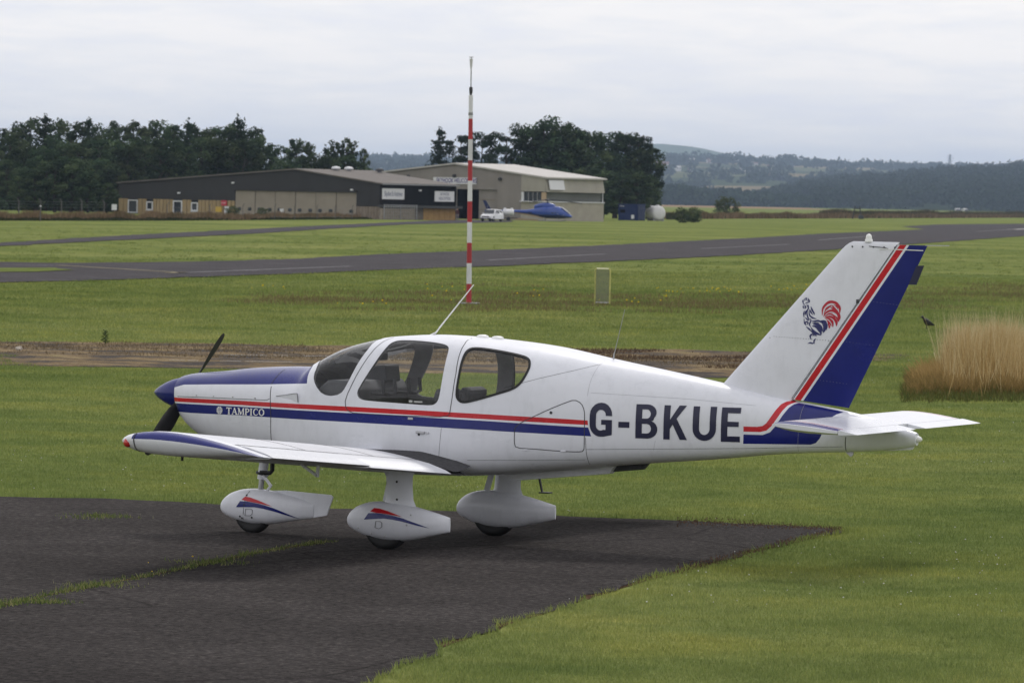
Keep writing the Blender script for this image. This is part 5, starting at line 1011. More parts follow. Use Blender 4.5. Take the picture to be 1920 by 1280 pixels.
def leafmesh(name, C, S, tint, m, flat=1.0, Nn=None):
    """one small folded leaf-clump (two triangles) per centre"""
    n = len(C); a = rng.normal(size=(n, 3)); a[:, 2] *= flat; a /= np.linalg.norm(a, axis=1)[:, None]; b = rng.normal(size=(n, 3)); b -= (b*a).sum(1)[:, None]*a; b /= np.linalg.norm(b, axis=1)[:, None]; c = np.cross(a, b)
    if Nn is not None:   # leaves lie like shingles: faces turned outward from their clump
        c = Nn+rng.normal(size=(n, 3))*.42; c /= np.linalg.norm(c, axis=1)[:, None]; a = rng.normal(size=(n, 3)); a -= (a*c).sum(1)[:, None]*c; a /= np.linalg.norm(a, axis=1)[:, None]; b = np.cross(c, a)
    S = S[:, None]
    V = np.empty((n, 4, 3), np.float32); V[:, 0] = C-a*S; V[:, 1] = C+b*S*.55-c*S*.18; V[:, 2] = C+a*S; V[:, 3] = C-b*S*.55-c*S*.18
    me = bpy.data.meshes.new(name); me.vertices.add(4*n); me.vertices.foreach_set('co', V.ravel()); me.loops.add(4*n); me.loops.foreach_set('vertex_index', np.arange(4*n, dtype=np.int32)); me.polygons.add(n); me.polygons.foreach_set('loop_start', np.arange(0, 4*n, 4, dtype=np.int32)); me.update(calc_edges=True)
    at = me.attributes.new('tint', 'FLOAT', 'POINT'); at.data.foreach_set('value', np.repeat(tint, 4).astype(np.float32)); me.materials.append(m); return me
def broadleaf(seed, h=12.0, spread=3.4, low=.22, n=2600, tall=1.0):
    random.seed(seed); r_ = np.random.default_rng(seed); tb = MB(); trunk = [(0, 0, 0), (random.uniform(-.2, .2), random.uniform(-.2, .2), h*.3), (random.uniform(-.5, .5), random.uniform(-.5, .5), h*.62), (random.uniform(-.6, .6), random.uniform(-.6, .6), h*.9)]
    tb.tube(trunk, [h*.022, h*.017, h*.010, .03], 8); C = []; T = []; NQ = []
    for k in range(26):
        f = low+(1-low)*(k+random.random())/26; a = k*2.4+random.random()*.8; env = math.sin(math.pi*min(1, max(.05, (f-low*.6)/(1.12-low*.6))))**.7; rr = spread*env*random.uniform(.45, 1.05)*(1-.25*f)
        base = Vector((0, 0, h*max(.15, f-.16))); tip = Vector((math.cos(a)*rr, math.sin(a)*rr, h*f)); tb.tube([base, (base+tip)/2+Vector((0, 0, .3)), tip], [h*.007, h*.004, .015], 5)
        nb = n//26; cr = random.uniform(.75, 1.45)*spread*.30; q = r_.normal(size=(nb, 3)); q /= np.linalg.norm(q, axis=1)[:, None]; NQ.append(q.copy()); q *= (r_.random(nb)**.45)[:, None]*cr*np.array([1, 1, .75*tall]); C.append(np.array(tip)+q); T.append(np.clip(.5+r_.normal(0, .14, nb)+random.uniform(-.36, .36), 0, 1))
    return tb, np.concatenate(C), np.concatenate(T), np.concatenate(NQ)
def conifer(seed, h=12.0, spread=3.0, n=2400, open_=.5):
    random.seed(seed); r_ = np.random.default_rng(seed); tb = MB(); tb.tube([(0, 0, 0), (random.uniform(-.2, .2), 0, h*.5), (random.uniform(-.3, .3), 0, h*.98)], [h*.018, h*.012, .03], 8); C = []; T = []; nl = 15
    for k in range(nl):
        f = .18+.8*k/(nl-1); R = spread*(1-f*.86)*random.uniform(.75, 1.12)+.25
        for j in range(6 if k < nl-2 else 3):
            a = j*1.05+k*.7+random.uniform(-.35, .35)
            if random.random() < open_*.35: continue
            L_ = R*random.uniform(.6, 1.1); z0 = h*f; tip = Vector((math.cos(a)*L_, math.sin(a)*L_, z0+L_*random.uniform(-.08, .25))); tb.tube([(0, 0, z0-.2), tip], [.05, .012], 4); nb = int(n/(nl*6)*random.uniform(.7, 1.3)); u_ = r_.random(nb)**.7; P_ = np.array([0, 0, z0])+(np.array(tip)-np.array([0, 0, z0]))*u_[:, None]+r_.normal(size=(nb, 3))*np.array([.30, .30, .17]); C.append(P_); T.append(np.clip(.45+r_.normal(0, .18, nb)+random.uniform(-.2, .2), 0, 1))
    C.append(np.array([0, 0, h])+r_.normal(size=(40, 3))*np.array([.12, .12, .5])); T.append(np.full(40, .5)); return tb, np.concatenate(C), np.concatenate(T)
def pine(seed, h=12.0, spread=3.4, n=2600):
    random.seed(seed); r_ = np.random.default_rng(seed); tb = MB(); bend = random.uniform(-.6, .6); tb.tube([(0, 0, 0), (bend*.4, 0, h*.45), (bend, 0, h*.95)], [h*.02, h*.014, .04], 8); C = []; T = []
    for k in range(20):
        f = .38+.6*(k+random.random()*.7)/20; a = k*2.4+random.random(); rr = spread*(1-abs(f-.62)*1.25)*random.uniform(.4, 1.05); tip = Vector((bend*f+math.cos(a)*rr, math.sin(a)*rr, h*f+.3)); tb.tube([(bend*f, 0, h*f-.6), tip], [.07, .02], 5); nb = n//20; q = r_.normal(size=(nb, 3)); q /= np.linalg.norm(q, axis=1)[:, None]; q *= (r_.random(nb)**.4)[:, None]*random.uniform(.8, 1.3)*np.array([1.15, 1.15, .5]); C.append(np.array(tip)+q); T.append(np.clip(.45+r_.normal(0, .16, nb)+random.uniform(-.2, .2), 0, 1))
    return tb, np.concatenate(C), np.concatenate(T)
PROTO = {}
def proto(kind, i, fn, m, size=(.16, .34)):
    tb, C, T = fn[:3]; Nq = fn[3]+np.array([0, 0, .25]) if len(fn) > 3 else None; tm = bpy.data.meshes.new('trunk'); tm.from_pydata(tb.v, [], tb.f); tm.materials.append(BARK); tm.polygons.foreach_set('use_smooth', [True]*len(tm.polygons)); S = rng.uniform(size[0], size[1], len(C)); PROTO.setdefault(kind, []).append((tm, leafmesh('crown', C, S, T, m, Nn=Nq)))
for i in range(6): proto('broad', i, broadleaf(100+i, 12, 3.6, .12, 3000), LEAF)
for i in range(3): proto('slim', i, broadleaf(200+i, 12, 2.2, .10, 2000, 1.3), LEAF)
for i in range(3): proto('conifer', i, conifer(300+i), PINE, (.14, .30))
for i in range(3): proto('pine', i, pine(400+i), PINE, (.14, .30))
for i in range(3): proto('bush', i, broadleaf(500+i, 3.0, 2.0, .05, 900), SCRUB, (.12, .24))
for i in range(2): proto('poplar', i, broadleaf(600+i, 12, 1.35, .2, 750, 1.7), LEAF)
random.seed(11)
def tree(name, kind, i, px, D, top, label, group, cat='tree', rz=None, wide=1.0, z=0.0):
    tm, cm = PROTO[kind][i % len(PROTO[kind])]; p = lay((px-960)/FPX*D, D, z); hh = z_at(px, top, D)-z; s_ = hh/(3.0 if kind == 'bush' else 12.0); o = thing(name, label, cat, p, random.uniform(0, 6.28) if rz is None else rz, group, (s_*wide, s_*wide, s_))
    for nm, me in (('trunk', tm), ('crown', cm)): c = bpy.data.objects.new(nm, me); COL.objects.link(c); c.parent = o
    return o
# wood behind the dark hangar: skyline trees, then a middle row, then a front row
SKY_L = [(-25, 262), (15, 250), (48, 232), (78, 229), (104, 233), (132, 240), (160, 235), (188, 247), (214, 240), (242, 236), (266, 248), (292, 238), (318, 243), (345, 240), (372, 246), (398, 250), (420, 244), (438, 231), (455, 246), (478, 262), (500, 280), (524, 284)]
ORD = 'first second third fourth fifth sixth seventh eighth ninth tenth eleventh twelfth thirteenth fourteenth fifteenth sixteenth seventeenth eighteenth nineteenth twentieth twenty-first twenty-second'.split()
WLAB = 'dark broadleaf tree in the wood behind the dark hangar'; WG = 'trees of the wood behind the dark hangar'
for k, (px, py) in enumerate(SKY_L): tree('woodland_tree', {3: 'conifer', 6: 'conifer', 9: 'slim', 13: 'conifer', 17: 'conifer', 19: 'slim'}.get(k, 'broad' if k % 4 else 'slim'), k, px, 800+random.uniform(-15, 25), py-6, 'skyline tree of the wood behind the dark hangar, %s from the left' % ORD[k], WG, wide=1.05)
WLAB = 'dark broadleaf tree deep in the wood below its skyline trees'
for k in range(20): px = -20+k*26+random.uniform(-8, 8); tree('woodland_tree', 'broad', k+2, px, 765+random.uniform(-10, 10), 262+random.uniform(-2, 18)+(0 if px < 470 else 30), WLAB, WG, wide=1.15)
for k in range(11): px = -10+k*23+random.uniform(-6, 6); tree('woodland_tree', 'broad', k+4, px, 738+random.uniform(-6, 6), 300+random.uniform(0, 26), WLAB, WG, wide=1.3)
for k, (px, py) in enumerate(((60, 318), (98, 300), (128, 297), (30, 330), (160, 325), (195, 345))): tree('spreading_tree', 'broad', k, px, 705, py, 'rounded bushy tree at the front of the wood, %s in size order' % ORD[k] if False else 'rounded bushy tree by the fence at the front of the wood, %s from the left' % ORD[[1, 2, 3, 0, 4, 5][k]], 'bushy trees by the fence', wide=1.55)
for k, (px, py, kd, lb) in enumerate(((550, 263, 'slim', 'slim birch like tree rising behind the dark hangar ridge'), (572, 270, 'slim', 'second slim tree just right of the birch behind the dark hangar'), (603, 280, 'conifer', 'small dark conifer behind the ridge of the dark hangar'))): tree('hangar_tree', kd, k, px, 780, py, lb, 'trees behind the dark hangar roof')
for k, (px, py) in enumerate(((588, 292), (535, 300), (612, 300), (640, 296), (665, 306), (680, 318), (630, 312), (655, 318), (560, 305))): tree('hangar_shrub_tree', 'broad', k, px, 770, py, 'low dark tree massed behind the dark hangar roof', 'trees behind the dark hangar roof', wide=1.3)
for k, (px, py) in enumerate(((621, 265), (632, 270), (644, 260), (654, 266), (676, 280), (613, 276))): tree('columnar_tree', 'poplar', k, px, 776, py, 'thin upright columnar tree above the dark hangar roof, %s from the left' % ORD[[1, 2, 3, 4, 5, 0][k]], 'columnar trees above the dark hangar')
# trees behind the grey hangar
for px, py, kd, i, lb, wd in ((817, 247, 'conifer', 0, 'pointed tiered conifer left of the striped mast', 1.0), (857, 256, 'pine', 1, 'small pine between the pointed conifer and the mast', .85), (893, 251, 'pine', 2, 'pine just right of the mast behind the grey hangar', 1.0), (942, 248, 'pine', 0, 'open layered pine standing alone above the grey hangar roof', .95)): tree('pine_tree', kd, i, px, 838, py, lb, 'conifers behind the grey hangar', wide=wd)
for k, (px, py, wd) in enumerate(((985, 240, 1.0), (1012, 228, 1.1), (1035, 236, 1.1), (1058, 244, 1.1), (1080, 246, 1.1), (1100, 252, 1.1), (1000, 262, 1.2), (1045, 268, 1.3))): tree('clump_tree', 'broad', k, px, 840, py, 'tall broadleaf tree in the clump behind the grey hangar, %s from its left end' % ORD[[0, 2, 3, 5, 6, 7, 1, 4][k]], 'clump behind the grey hangar', wide=wd)
for k, (px, py, wd) in enumerate(((1125, 260, 1.0), (1146, 250, 1.1), (1168, 256, 1.1), (1190, 258, 1.1), (1208, 280, 1.0), (1150, 300, 1.3), (1185, 310, 1.3), (1212, 325, 1.0))): tree('clump_tree', 'pine' if k in (1, 3) else 'broad', k+1, px, 905, py, 'dark tree in the clump behind the blue container, %s from its left end' % ORD[[0, 1, 3, 5, 6, 2, 4, 7][k]], 'clump beside the blue container', wide=wd)
for k in range(14): tree('hedge_tree', 'broad', k, 800+k*30+random.uniform(-6, 6), 826, 320+random.uniform(-4, 8), 'low dark tree filling the gap behind the grey hangar roof', 'low trees behind the grey hangar', wide=1.5)
# bushes
tree('round_bush', 'bush', 0, 1355, 1120, 372, 'single rounded green bush beyond the dry grass strip', None, 'bush', wide=1.25)
for k, (px, D, top, lb) in enumerate(((432, 650, 388, 'leafy bush in front of the left end of the folding door'), (488, 650, 391, 'dark low bush in front of the folding door'), (1275, 770, 392, 'bush just right of the white tank'), (1295, 790, 391, 'low bush at the right end of the tank hedge'))): tree('bush', 'bush', k, px, D, top, lb, None, 'bush', wide=1.3)
# ---- far woods as masses
def mass(name, spots, m, label, per=46, size=(.9, 1.9)):
    C, T = [], []; size = (size[0]*KF, size[1]*KF)
    for x, y, z, w_, h_ in spots:
        q = rng.normal(size=(per, 3)); q /= np.linalg.norm(q, axis=1)[:, None]; q *= (rng.random(per)**.4)[:, None]*np.array([w_/2, w_/2, h_*.5]); C.append(np.array([x, y, z+h_*.5])+q); T.append(np.clip(rng.normal(.45, .14, per)+rng.uniform(-.22, .22), 0, 1))
    C = np.concatenate(C); me = leafmesh(name, C, rng.uniform(size[0], size[1], len(C)), np.concatenate(T), m); o = bpy.data.objects.new(name, me); COL.objects.link(o); return tag(o, label, 'wood', kind='stuff')
S_ = []
for k in range(330):
    px = random.uniform(1215, 1570); D = random.uniform(1750, 1950)*KF; top = interp([(1215, 345), (1270, 344), (1300, 353), (1340, 352), (1380, 355), (1420, 362), (1500, 366), (1570, 374)], px)+random.uniform(-3, 10); q = lay((px-960)/FPX*D, D); h_ = max(2, z_at(px, top, D)); S_.append((q.x, q.y, -1, random.uniform(7, 12)*KF, h_+1))
mass('distant_wood', S_, FARLEAF, 'blue green belt of distant trees beyond the stubble field', 60, (.7, 1.5))
S_ = []
for k in range(1300):
    px = random.uniform(1400, 1990); f = random.random(); D = (1760+(2700-1760)*f)*KF; zr = z_at(px, interp(PLR, px), 2700*KF); 
    if px < 1520 and f < .3: continue
    q = lay((px-960)/FPX*D, D); S_.append((q.x, q.y, zr*f**.8-4, random.uniform(5, 8)*KF, random.uniform(6, 8)*KF))
for k in range(1000):
    px = random.uniform(1440, 1990); D = (2700+random.uniform(-60, 30))*KF; q = lay((px-960)/FPX*D, D); S_.append((q.x, q.y, z_at(px, interp(PLR, px), 2700*KF)-8, random.uniform(3.5, 5)*KF, random.uniform(5.2, 6.4)*KF))
mass('plantation', S_, FARLEAF, 'dark conifer plantation covering the hill at the right', 60, (.55, 1.1))
S_ = []
for k in range(900):
    px = random.uniform(640, 1990) if random.random() < .8 else random.uniform(660, 830); f = random.random()**.8; D = (2550+(4600-2550)*f)*KF; zr = z_at(px, interp(TOWNR, px), 4600*KF); q = lay((px-960)/FPX*D, D)
    if noise.noise((q.x*.0016, q.y*.0007, 5)) < -.08: continue
    S_.append((q.x, q.y, zr*f**.8-3, random.uniform(9, 22)*KF, random.uniform(6, 10)*KF))
for k in range(240):
    px = random.uniform(1180, 1560) if k % 2 else random.uniform(680, 800); D = (4600+random.uniform(-80, 20))*KF; q = lay((px-960)/FPX*D, D); S_.append((q.x, q.y, z_at(px, interp(TOWNR, px), 4600*KF)-8, random.uniform(6, 14)*KF, random.uniform(4, 6)*KF))
mass('hillside_trees', S_, FARLEAF, 'hazy tree belts and copses over the far settlement slope', 34, (1.4, 2.8))
for k, (px, w_, top, lb) in enumerate(((1512, 20, 302, 'left copse of the skyline trees above the plantation'), (1530, 22, 297, 'domed skyline copse left of the left pylon'), (1600, 34, 303, 'long low copse on the far skyline'), (1640, 30, 303, 'rounded skyline copse beside the left pylon'), (1708, 36, 304, 'skyline copse between the left and tall pylons'), (1740, 16, 303, 'small round skyline tree left of the tall pylon'), (1755, 20, 304, 'skyline copse under the tall pylon'), (1800, 50, 307, 'long skyline copse right of the tall pylon'))):
    D = 4560*KF; S2 = []
    for j in range(10): x = px+random.uniform(-w_/2, w_/2); q = lay((x-960)/FPX*D, D); zz = z_at(x, interp(TOWNR, x), 4600*KF)-5; S2.append((q.x, q.y, zz, random.uniform(7, 11)*KF, max(8, z_at(x, top+random.uniform(0, 4)+abs(x-px)/w_*5, D)-zz)))
    o = thing('skyline_copse', lb, 'trees', lay((px-960)/FPX*D, D, z_at(px, interp(TOWNR, px), 4600*KF)-5), group='copses on the skyline'); C, T = [], []
    for x, y, z, ww, h_ in S2:
        q = rng.normal(size=(60, 3)); q /= np.linalg.norm(q, axis=1)[:, None]; q *= (rng.random(60)**.4)[:, None]*np.array([ww/2, ww/2, h_*.5]); C.append(np.array([x, y, z+h_*.5])+q-np.array(o.location)); T.append(np.clip(rng.normal(.45, .14, 60), 0, 1))
    C = np.concatenate(C); c = bpy.data.objects.new('crown', leafmesh('crown', C, rng.uniform(1.2*KF, 2.4*KF, len(C)), np.concatenate(T), FARLEAF)); COL.objects.link(c); c.parent = o
S_ = []
for k in range(150): px = random.uniform(-40, 300); D = random.uniform(735, 775); q = lay((px-960)/FPX*D, D); S_.append((q.x, q.y, -.3, random.uniform(3, 5), random.uniform(2.0, 4.2)))
KF_, KF = KF, 1; mass('undergrowth', S_, LEAF, 'dark undergrowth along the foot of the wood', 60, (.22, .5)); KF = KF_
# boundary belt of tall dry grass and hedge
def belt(name, pxs, base, Hm, n, m, tints, label, dd=14, wd=.22, cat='grass'):
    X, Y, H_2, T = [], [], [], []
    for _ in range(n):
        px = random.uniform(*pxs); by = interp(base, px)+random.uniform(-.6, .2); q = spot(px, by); q += FH*random.uniform(0, dd); s_ = .72+.45*noise.noise((px*.03, 2, 4))+.3*noise.noise((px*.11, 5, 1)); X.append(q.x); Y.append(q.y); H_2.append(max(.15, Hm*s_*random.uniform(.55, 1.1))); T.append(min(1, max(0, random.gauss(*tints)+.25*noise.noise((px*.02, 8, 1)))))
    return blades(name, np.array(X), np.array(Y), np.zeros(n), np.array(H_2), np.full(n, wd)*rng.uniform(.6, 1.4, n), np.array(T), m, .35, label, cat)
DRYB = blade_mat('dry_meadow', [(0, (.05, .062, .026)), (.35, (.11, .085, .042)), (.7, (.21, .145, .085)), (1, (.30, .215, .13))], False, .2); HEDB = blade_mat('hedge_growth', [(0, (.035, .045, .020)), (.5, (.07, .07, .034)), (1, (.15, .095, .06))], False, .2)
belt('dry_meadow_strip', (-40, 720), [(-40, 413), (150, 413), (300, 413), (450, 413), (560, 411), (720, 410.5)], 1.15, 22000, DRYB, (.62, .18), 'straw coloured tall grass strip in front of the wood and dark hangar', 10, .12)
belt('green_meadow_strip', (-40, 720), [(-40, 414), (300, 414), (720, 411)], .45, 7000, HEDB, (.15, .15), 'green growth along the foot of the straw grass strip', 5, .14)
belt('dry_boundary_grass', (1255, 1990), [(1255, 411), (1400, 410), (1600, 409.5), (1760, 409), (1990, 408)], 1.7, 30000, DRYB, (.55, .2), 'pinkish dry grass along the far airfield boundary', 40, .2)
belt('boundary_hedge', (1560, 1990), [(1560, 409), (1700, 408), (1990, 407)], 2.6, 20000, HEDB, (.55, .25), 'brown and green scrub hedge at the far right boundary', 60, .28, 'hedge')
belt('tank_hedge', (1255, 1310), [(1255, 412), (1310, 411)], 1.6, 2500, HEDB, (.2, .15), 'green scrub beside the white tank', 20, .2, 'hedge')
# ---- far houses and pylons
HW = mat('white_render_wall', (.62, .60, .57), .9, spec=.1); HR = mat('slate_roof', (.13, .12, .125), .8, spec=.1); HB = mat('pale_roof', (.50, .48, .47), .8, spec=.1); HT = mat('red_tile_roof', (.20, .10, .08), .8, spec=.1); HG = mat('dark_window_glass', (.02, .024, .03), .25)
def slope_pt(px, f, ridge=None, D0=2500, D1=4600):
    ridge = ridge or TOWNR; D = (D0+(D1-D0)*f)*KF; q = lay((px-960)/FPX*D, D); q.z = z_at(px, interp(ridge, px), D1*KF)*f**.8; return q
def slope_f(px, py):
    """how far up the settlement slope the photograph shows px,py"""
    best = min(np.linspace(.05, 1, 96), key=lambda f: abs(z_at(px, py, (2500+2100*f)*KF)-slope_pt(px, f).z)); return float(best)
def house(name, label, q, w_, d_, h_, rz, roof, wall, group=None):
    w_, d_, h_ = w_*KF, d_*KF, h_*KF; o = thing(name, label, 'house', q, FACE+rz, group)
    MB().box((0, 0, h_/2-5), (w_, d_, h_+10)).build('wall', wall, o)
    r_ = min(d_*.32, 3.5*KF); MB().prism([(-w_/2-.3, -d_/2-.4, h_), (-w_/2-.3, d_/2+.4, h_), (-w_/2-.3, 0, h_+r_)], (w_+.6, 0, 0)).build('roof', roof, o)
    for k in range(max(2, int(w_/9))): MB().box((-w_/2+w_*(k+.5)/max(2, int(w_/9)), -d_/2-.03, h_*.5), (2.2, .2, 2.2)).build('window', HG, o)
def hs(name, label, px, py, *a, **k): return house(name, label, slope_pt(px, slope_f(px, py)), *a, **k)
hs('long_white_shed', 'long white roofed shed high on the far slope', 1277, 306, 16, 8, 1.6, .1, HB, HW); hs('white_terrace', 'white terraced block in the middle of the far slope', 1397, 329, 9, 5, 1.6, .2, HW, HW); hs('white_house', 'tiny white house below the white terraced block', 1411, 333, 2.6, 3, 1.6, .0, HW, HW)
hs('low_house', 'low terraced houses left of the long white shed', 1230, 311, 14, 6, 1.4, .0, HT, HW)
for k, (px, w_) in enumerate(((1790, 1.3), (1803, 1.7))): q = lay((px-960)/FPX*1700*KF, 1700*KF, 0); house('farm_shed', ('white roofed farm shed below the plantation', 'second farm shed right of the white roofed one')[k], q, w_, 1.5, .45, .3+.5*k, HB, HB)
for k in range(16): px = 690+k*7+random.uniform(-2, 2); house('hillside_house', 'small house of the hillside town between the two hangar tree groups', slope_pt(px, random.uniform(.62, .95)), random.uniform(3.5, 6), 4, 1.9, random.uniform(-.5, .5), random.choice([HR, HT, HR]), random.choice([HW, HB]), 'houses of the hillside town')
for k in range(20): px = random.uniform(1225, 1490); house('slope_house', 'tiny house scattered on the hazy slope right of the tree clump', slope_pt(px, random.uniform(.45, .9)), random.uniform(2.5, 4.5), 3, 1.6, random.uniform(-.5, .5), random.choice([HR, HT, HB]), random.choice([HW, HB]), 'houses scattered on the far slope')
PYL = mat('pylon_steel', (.20, .20, .21), .6, metal=.4)
for px, top, base_, lb in ((1676, 300, 320, 'short lattice pylon left of the tallest one on the skyline'), (1773.5, 289, 322, 'tallest lattice pylon on the far skyline'), (1844, 303, 328, 'rightmost lattice pylon above the plantation')):
    D = 5200*KF; q = lay((px-960)/FPX*D, D); z0 = z_at(px, base_, D); H2 = z_at(px, top, D)-z0; q.z = z0; o = thing('pylon', lb, 'pylon', q, FACE+.3); B = MB(); ww = H2*.11
    for sx, sy in ((-1, -1), (1, -1), (1, 1), (-1, 1)): B.beam((sx*ww, sy*ww, -8), (sx*ww*.15, sy*ww*.15, H2), .42*KF)
    for k in range(7):
        f0, f1 = k/7, (k+1)/7; a0, a1 = ww*(1-.85*f0), ww*(1-.85*f1)
        for sy in (-1, 1): B.beam((-a0, sy*a0, H2*f0), (a1, sy*a1, H2*f1), .25*KF).beam((a0, sy*a0, H2*f0), (-a1, sy*a1, H2*f1), .25*KF)
    B.build('lattice_tower', PYL, o)
    for f, l_ in ((.62, .30), (.77, .36), (.91, .24)): MB().beam((-H2*l_*.6, 0, H2*f), (H2*l_*.6, 0, H2*f), .5*KF).build('cross_arm', PYL, o)
# ================================================================== HANGARS
def ribbed(name, col, scale=3.0, rough=.6, var=.12):
    m, t, b = nodes(name); c = N(t, 'ShaderNodeTexCoord'); wv = N(t, 'ShaderNodeTexWave', wave_type='BANDS', bands_direction='X'); wv.inputs['Scale'].default_value = scale; mp_ = N(t, 'ShaderNodeMapping'); mp_.inputs['Rotation'].default_value = (0, 0, 0); sx = N(t, 'ShaderNodeSeparateXYZ'); t.links.new(c.outputs['Object'], sx.inputs[0]); ad_ = N(t, 'ShaderNodeMath', operation='ADD'); t.links.new(sx.outputs[0], ad_.inputs[0]); t.links.new(sx.outputs[1], ad_.inputs[1]); cb = N(t, 'ShaderNodeCombineXYZ'); t.links.new(ad_.outputs[0], cb.inputs[0]); t.links.new(cb.outputs[0], wv.inputs['Vector'])
    n = noise_tex(t, .35, 5, .6, 'Object', mscale=(1, 1, .5)); r = ramp(t, n.outputs['Fac'], [(.3, tuple(x*(1-var) for x in col)), (.7, tuple(x*(1+var) for x in col))]); r2 = ramp(t, wv.outputs['Fac'], [(.0, (.86,)*3), (.35, (1,)*3), (1, (1.03,)*3)]); t.links.new(mixc(t, 1, r.outputs[0], r2.outputs[0], 'MULTIPLY'), b.inputs['Base Color']); b.inputs['Roughness'].default_value = rough; b.inputs['Specular IOR Level'].default_value = .25; bump(t, b, wv.outputs['Fac'], .5, .05); return m
DCLAD = ribbed('dark_brown_cladding', (.034, .032, .032), 3.2); GCLAD = ribbed('mushroom_grey_cladding', (.25, .225, .205), 3.0); CREAM = ribbed('cream_cladding', (.36, .335, .285), 2.2); DROOF = ribbed('dull_brown_roof', (.135, .118, .105), 1.5, .8); LROOF = ribbed('pale_grey_roof', (.46, .435, .41), 1.2, .6, .06); CONC = mat('cream_rendered_wall', (.36, .33, .275), .9, var=.1, vscale=.8, spec=.1); WOODL = mat('pale_timber_boarding', (.33, .245, .135), .85, var=.2, vscale=1.2, spec=.1, mscale=(2, 2, .3)); WOODD = mat('grey_timber', (.22, .18, .14), .9, var=.2, vscale=2, spec=.1); DOORM = mat('stone_coloured_door', (.27, .235, .19), .75, var=.08, vscale=.6, spec=.2); BLK = mat('interior_shade_black', (.010, .010, .012), 1, spec=0); GGW = ribbed('grey_green_recess', (.13, .135, .12), 2.5); SIGNW = mat('white_sign_board', (.64, .635, .65), .5); TXTG = mat('grey_sign_print', (.20, .21, .28), .6); TXTP = mat('purple_sign_print', (.055, .035, .19), .6)  # BLK carries the shade of openings and interiors in its near-black colour
def text(s_, size, m, name, parent, loc, rot, sx=1.0):
    cu = bpy.data.curves.new(name, 'FONT'); cu.body = s_; cu.size = size; cu.align_x = 'CENTER'; cu.align_y = 'CENTER'; cu.offset = .022*size; to = bpy.data.objects.new('tmp', cu); COL.objects.link(to); dg = bpy.context.evaluated_depsgraph_get(); me = bpy.data.meshes.new_from_object(to.evaluated_get(dg)); bpy.data.objects.remove(to); me.name = name; me.materials.clear(); me.materials.append(m); o = bpy.data.objects.new(name, me); COL.objects.link(o); o.parent = parent; o.location = loc; o.rotation_euler = rot; o.scale = (sx, 1, 1); return o
PHI = math.radians(38); CPH, SPH = math.cos(PHI), math.sin(PHI)
# --- dark hangar: local x along the front (negative to the left), y along the side
o1 = spot(713, 411.5); PXM = FPX/((Vector(o1)-Vector(CAM)).dot(Vector(FW))); hg = thing('dark_hangar', 'long low dark brown hangar with timber lower walls and a stone coloured folding door', 'hangar', o1, FACE-PHI)
def along(px, o, d):
    """distance along a ground line from o in direction d at which the photograph shows px"""
    r_ = ray(px, 385); A_ = np.array([[d.x, -r_[0]], [d.y, -r_[1]]]); return float(np.linalg.solve(A_, np.array([CAM[0]-o.x, CAM[1]-o.y]))[0])
HX = Vector((math.cos(FACE-PHI), math.sin(FACE-PHI), 0)); HY = Vector((-HX.y, HX.x, 0))
fx_ = lambda px: along(px, o1, HX)
sy_ = lambda px: along(px, o1, HY)
LX = fx_(222); RX = fx_(553); HL, HRG, HR_ = 4.15, 6.45, 4.72; DY = sy_(855); dl, dr = fx_(440), fx_(668); DH = 3.55
def roofz(x): return HL+(HRG-HL)*(x-LX)/(RX-LX) if x < RX else HRG+(HR_-HRG)*(x-RX)/(0-RX)
MB().prism([(LX, 0, 2.1), (dl, 0, 2.1), (dl, 0, roofz(dl)), (LX, 0, HL)], (0, .25, 0)).prism([(dl, 0, DH), (dr, 0, DH), (dr, 0, roofz(dr)), (RX, 0, HRG), (dl, 0, roofz(dl))], (0, .25, 0)).prism([(dr, 0, 1.75), (0, 0, 1.75), (0, 0, HR_), (dr, 0, roofz(dr))], (0, .25, 0)).build('front_cladding', DCLAD, hg)
MB().box((-.125, DY/2, 3.25), (.25, DY, 2.95)).build('side_cladding', DCLAD, hg)
MB().prism([(LX, .26, 0), (0, .26, 0), (0, .26, HR_-.1), (RX, .26, HRG-.1), (LX, .26, HL-.1)], (0, DY-.3, 0)).build('core', BLK, hg)
MB().prism([(LX-.3, -.25, HL+.02), (RX, -.25, HRG+.02), (RX, -.25, HRG+.2), (LX-.3, -.25, HL+.2)], (0, DY+.5, 0)).prism([(RX, -.25, HRG+.02), (.4, -.25, HR_-.03), (.4, -.25, HR_+.15), (RX, -.25, HRG+.2)], (0, DY+.5, 0)).build('roof', DROOF, hg)
MB().box((.45, DY/2, HR_+.02), (.14, DY+.4, .16)).build('gutter', MGREY, hg)
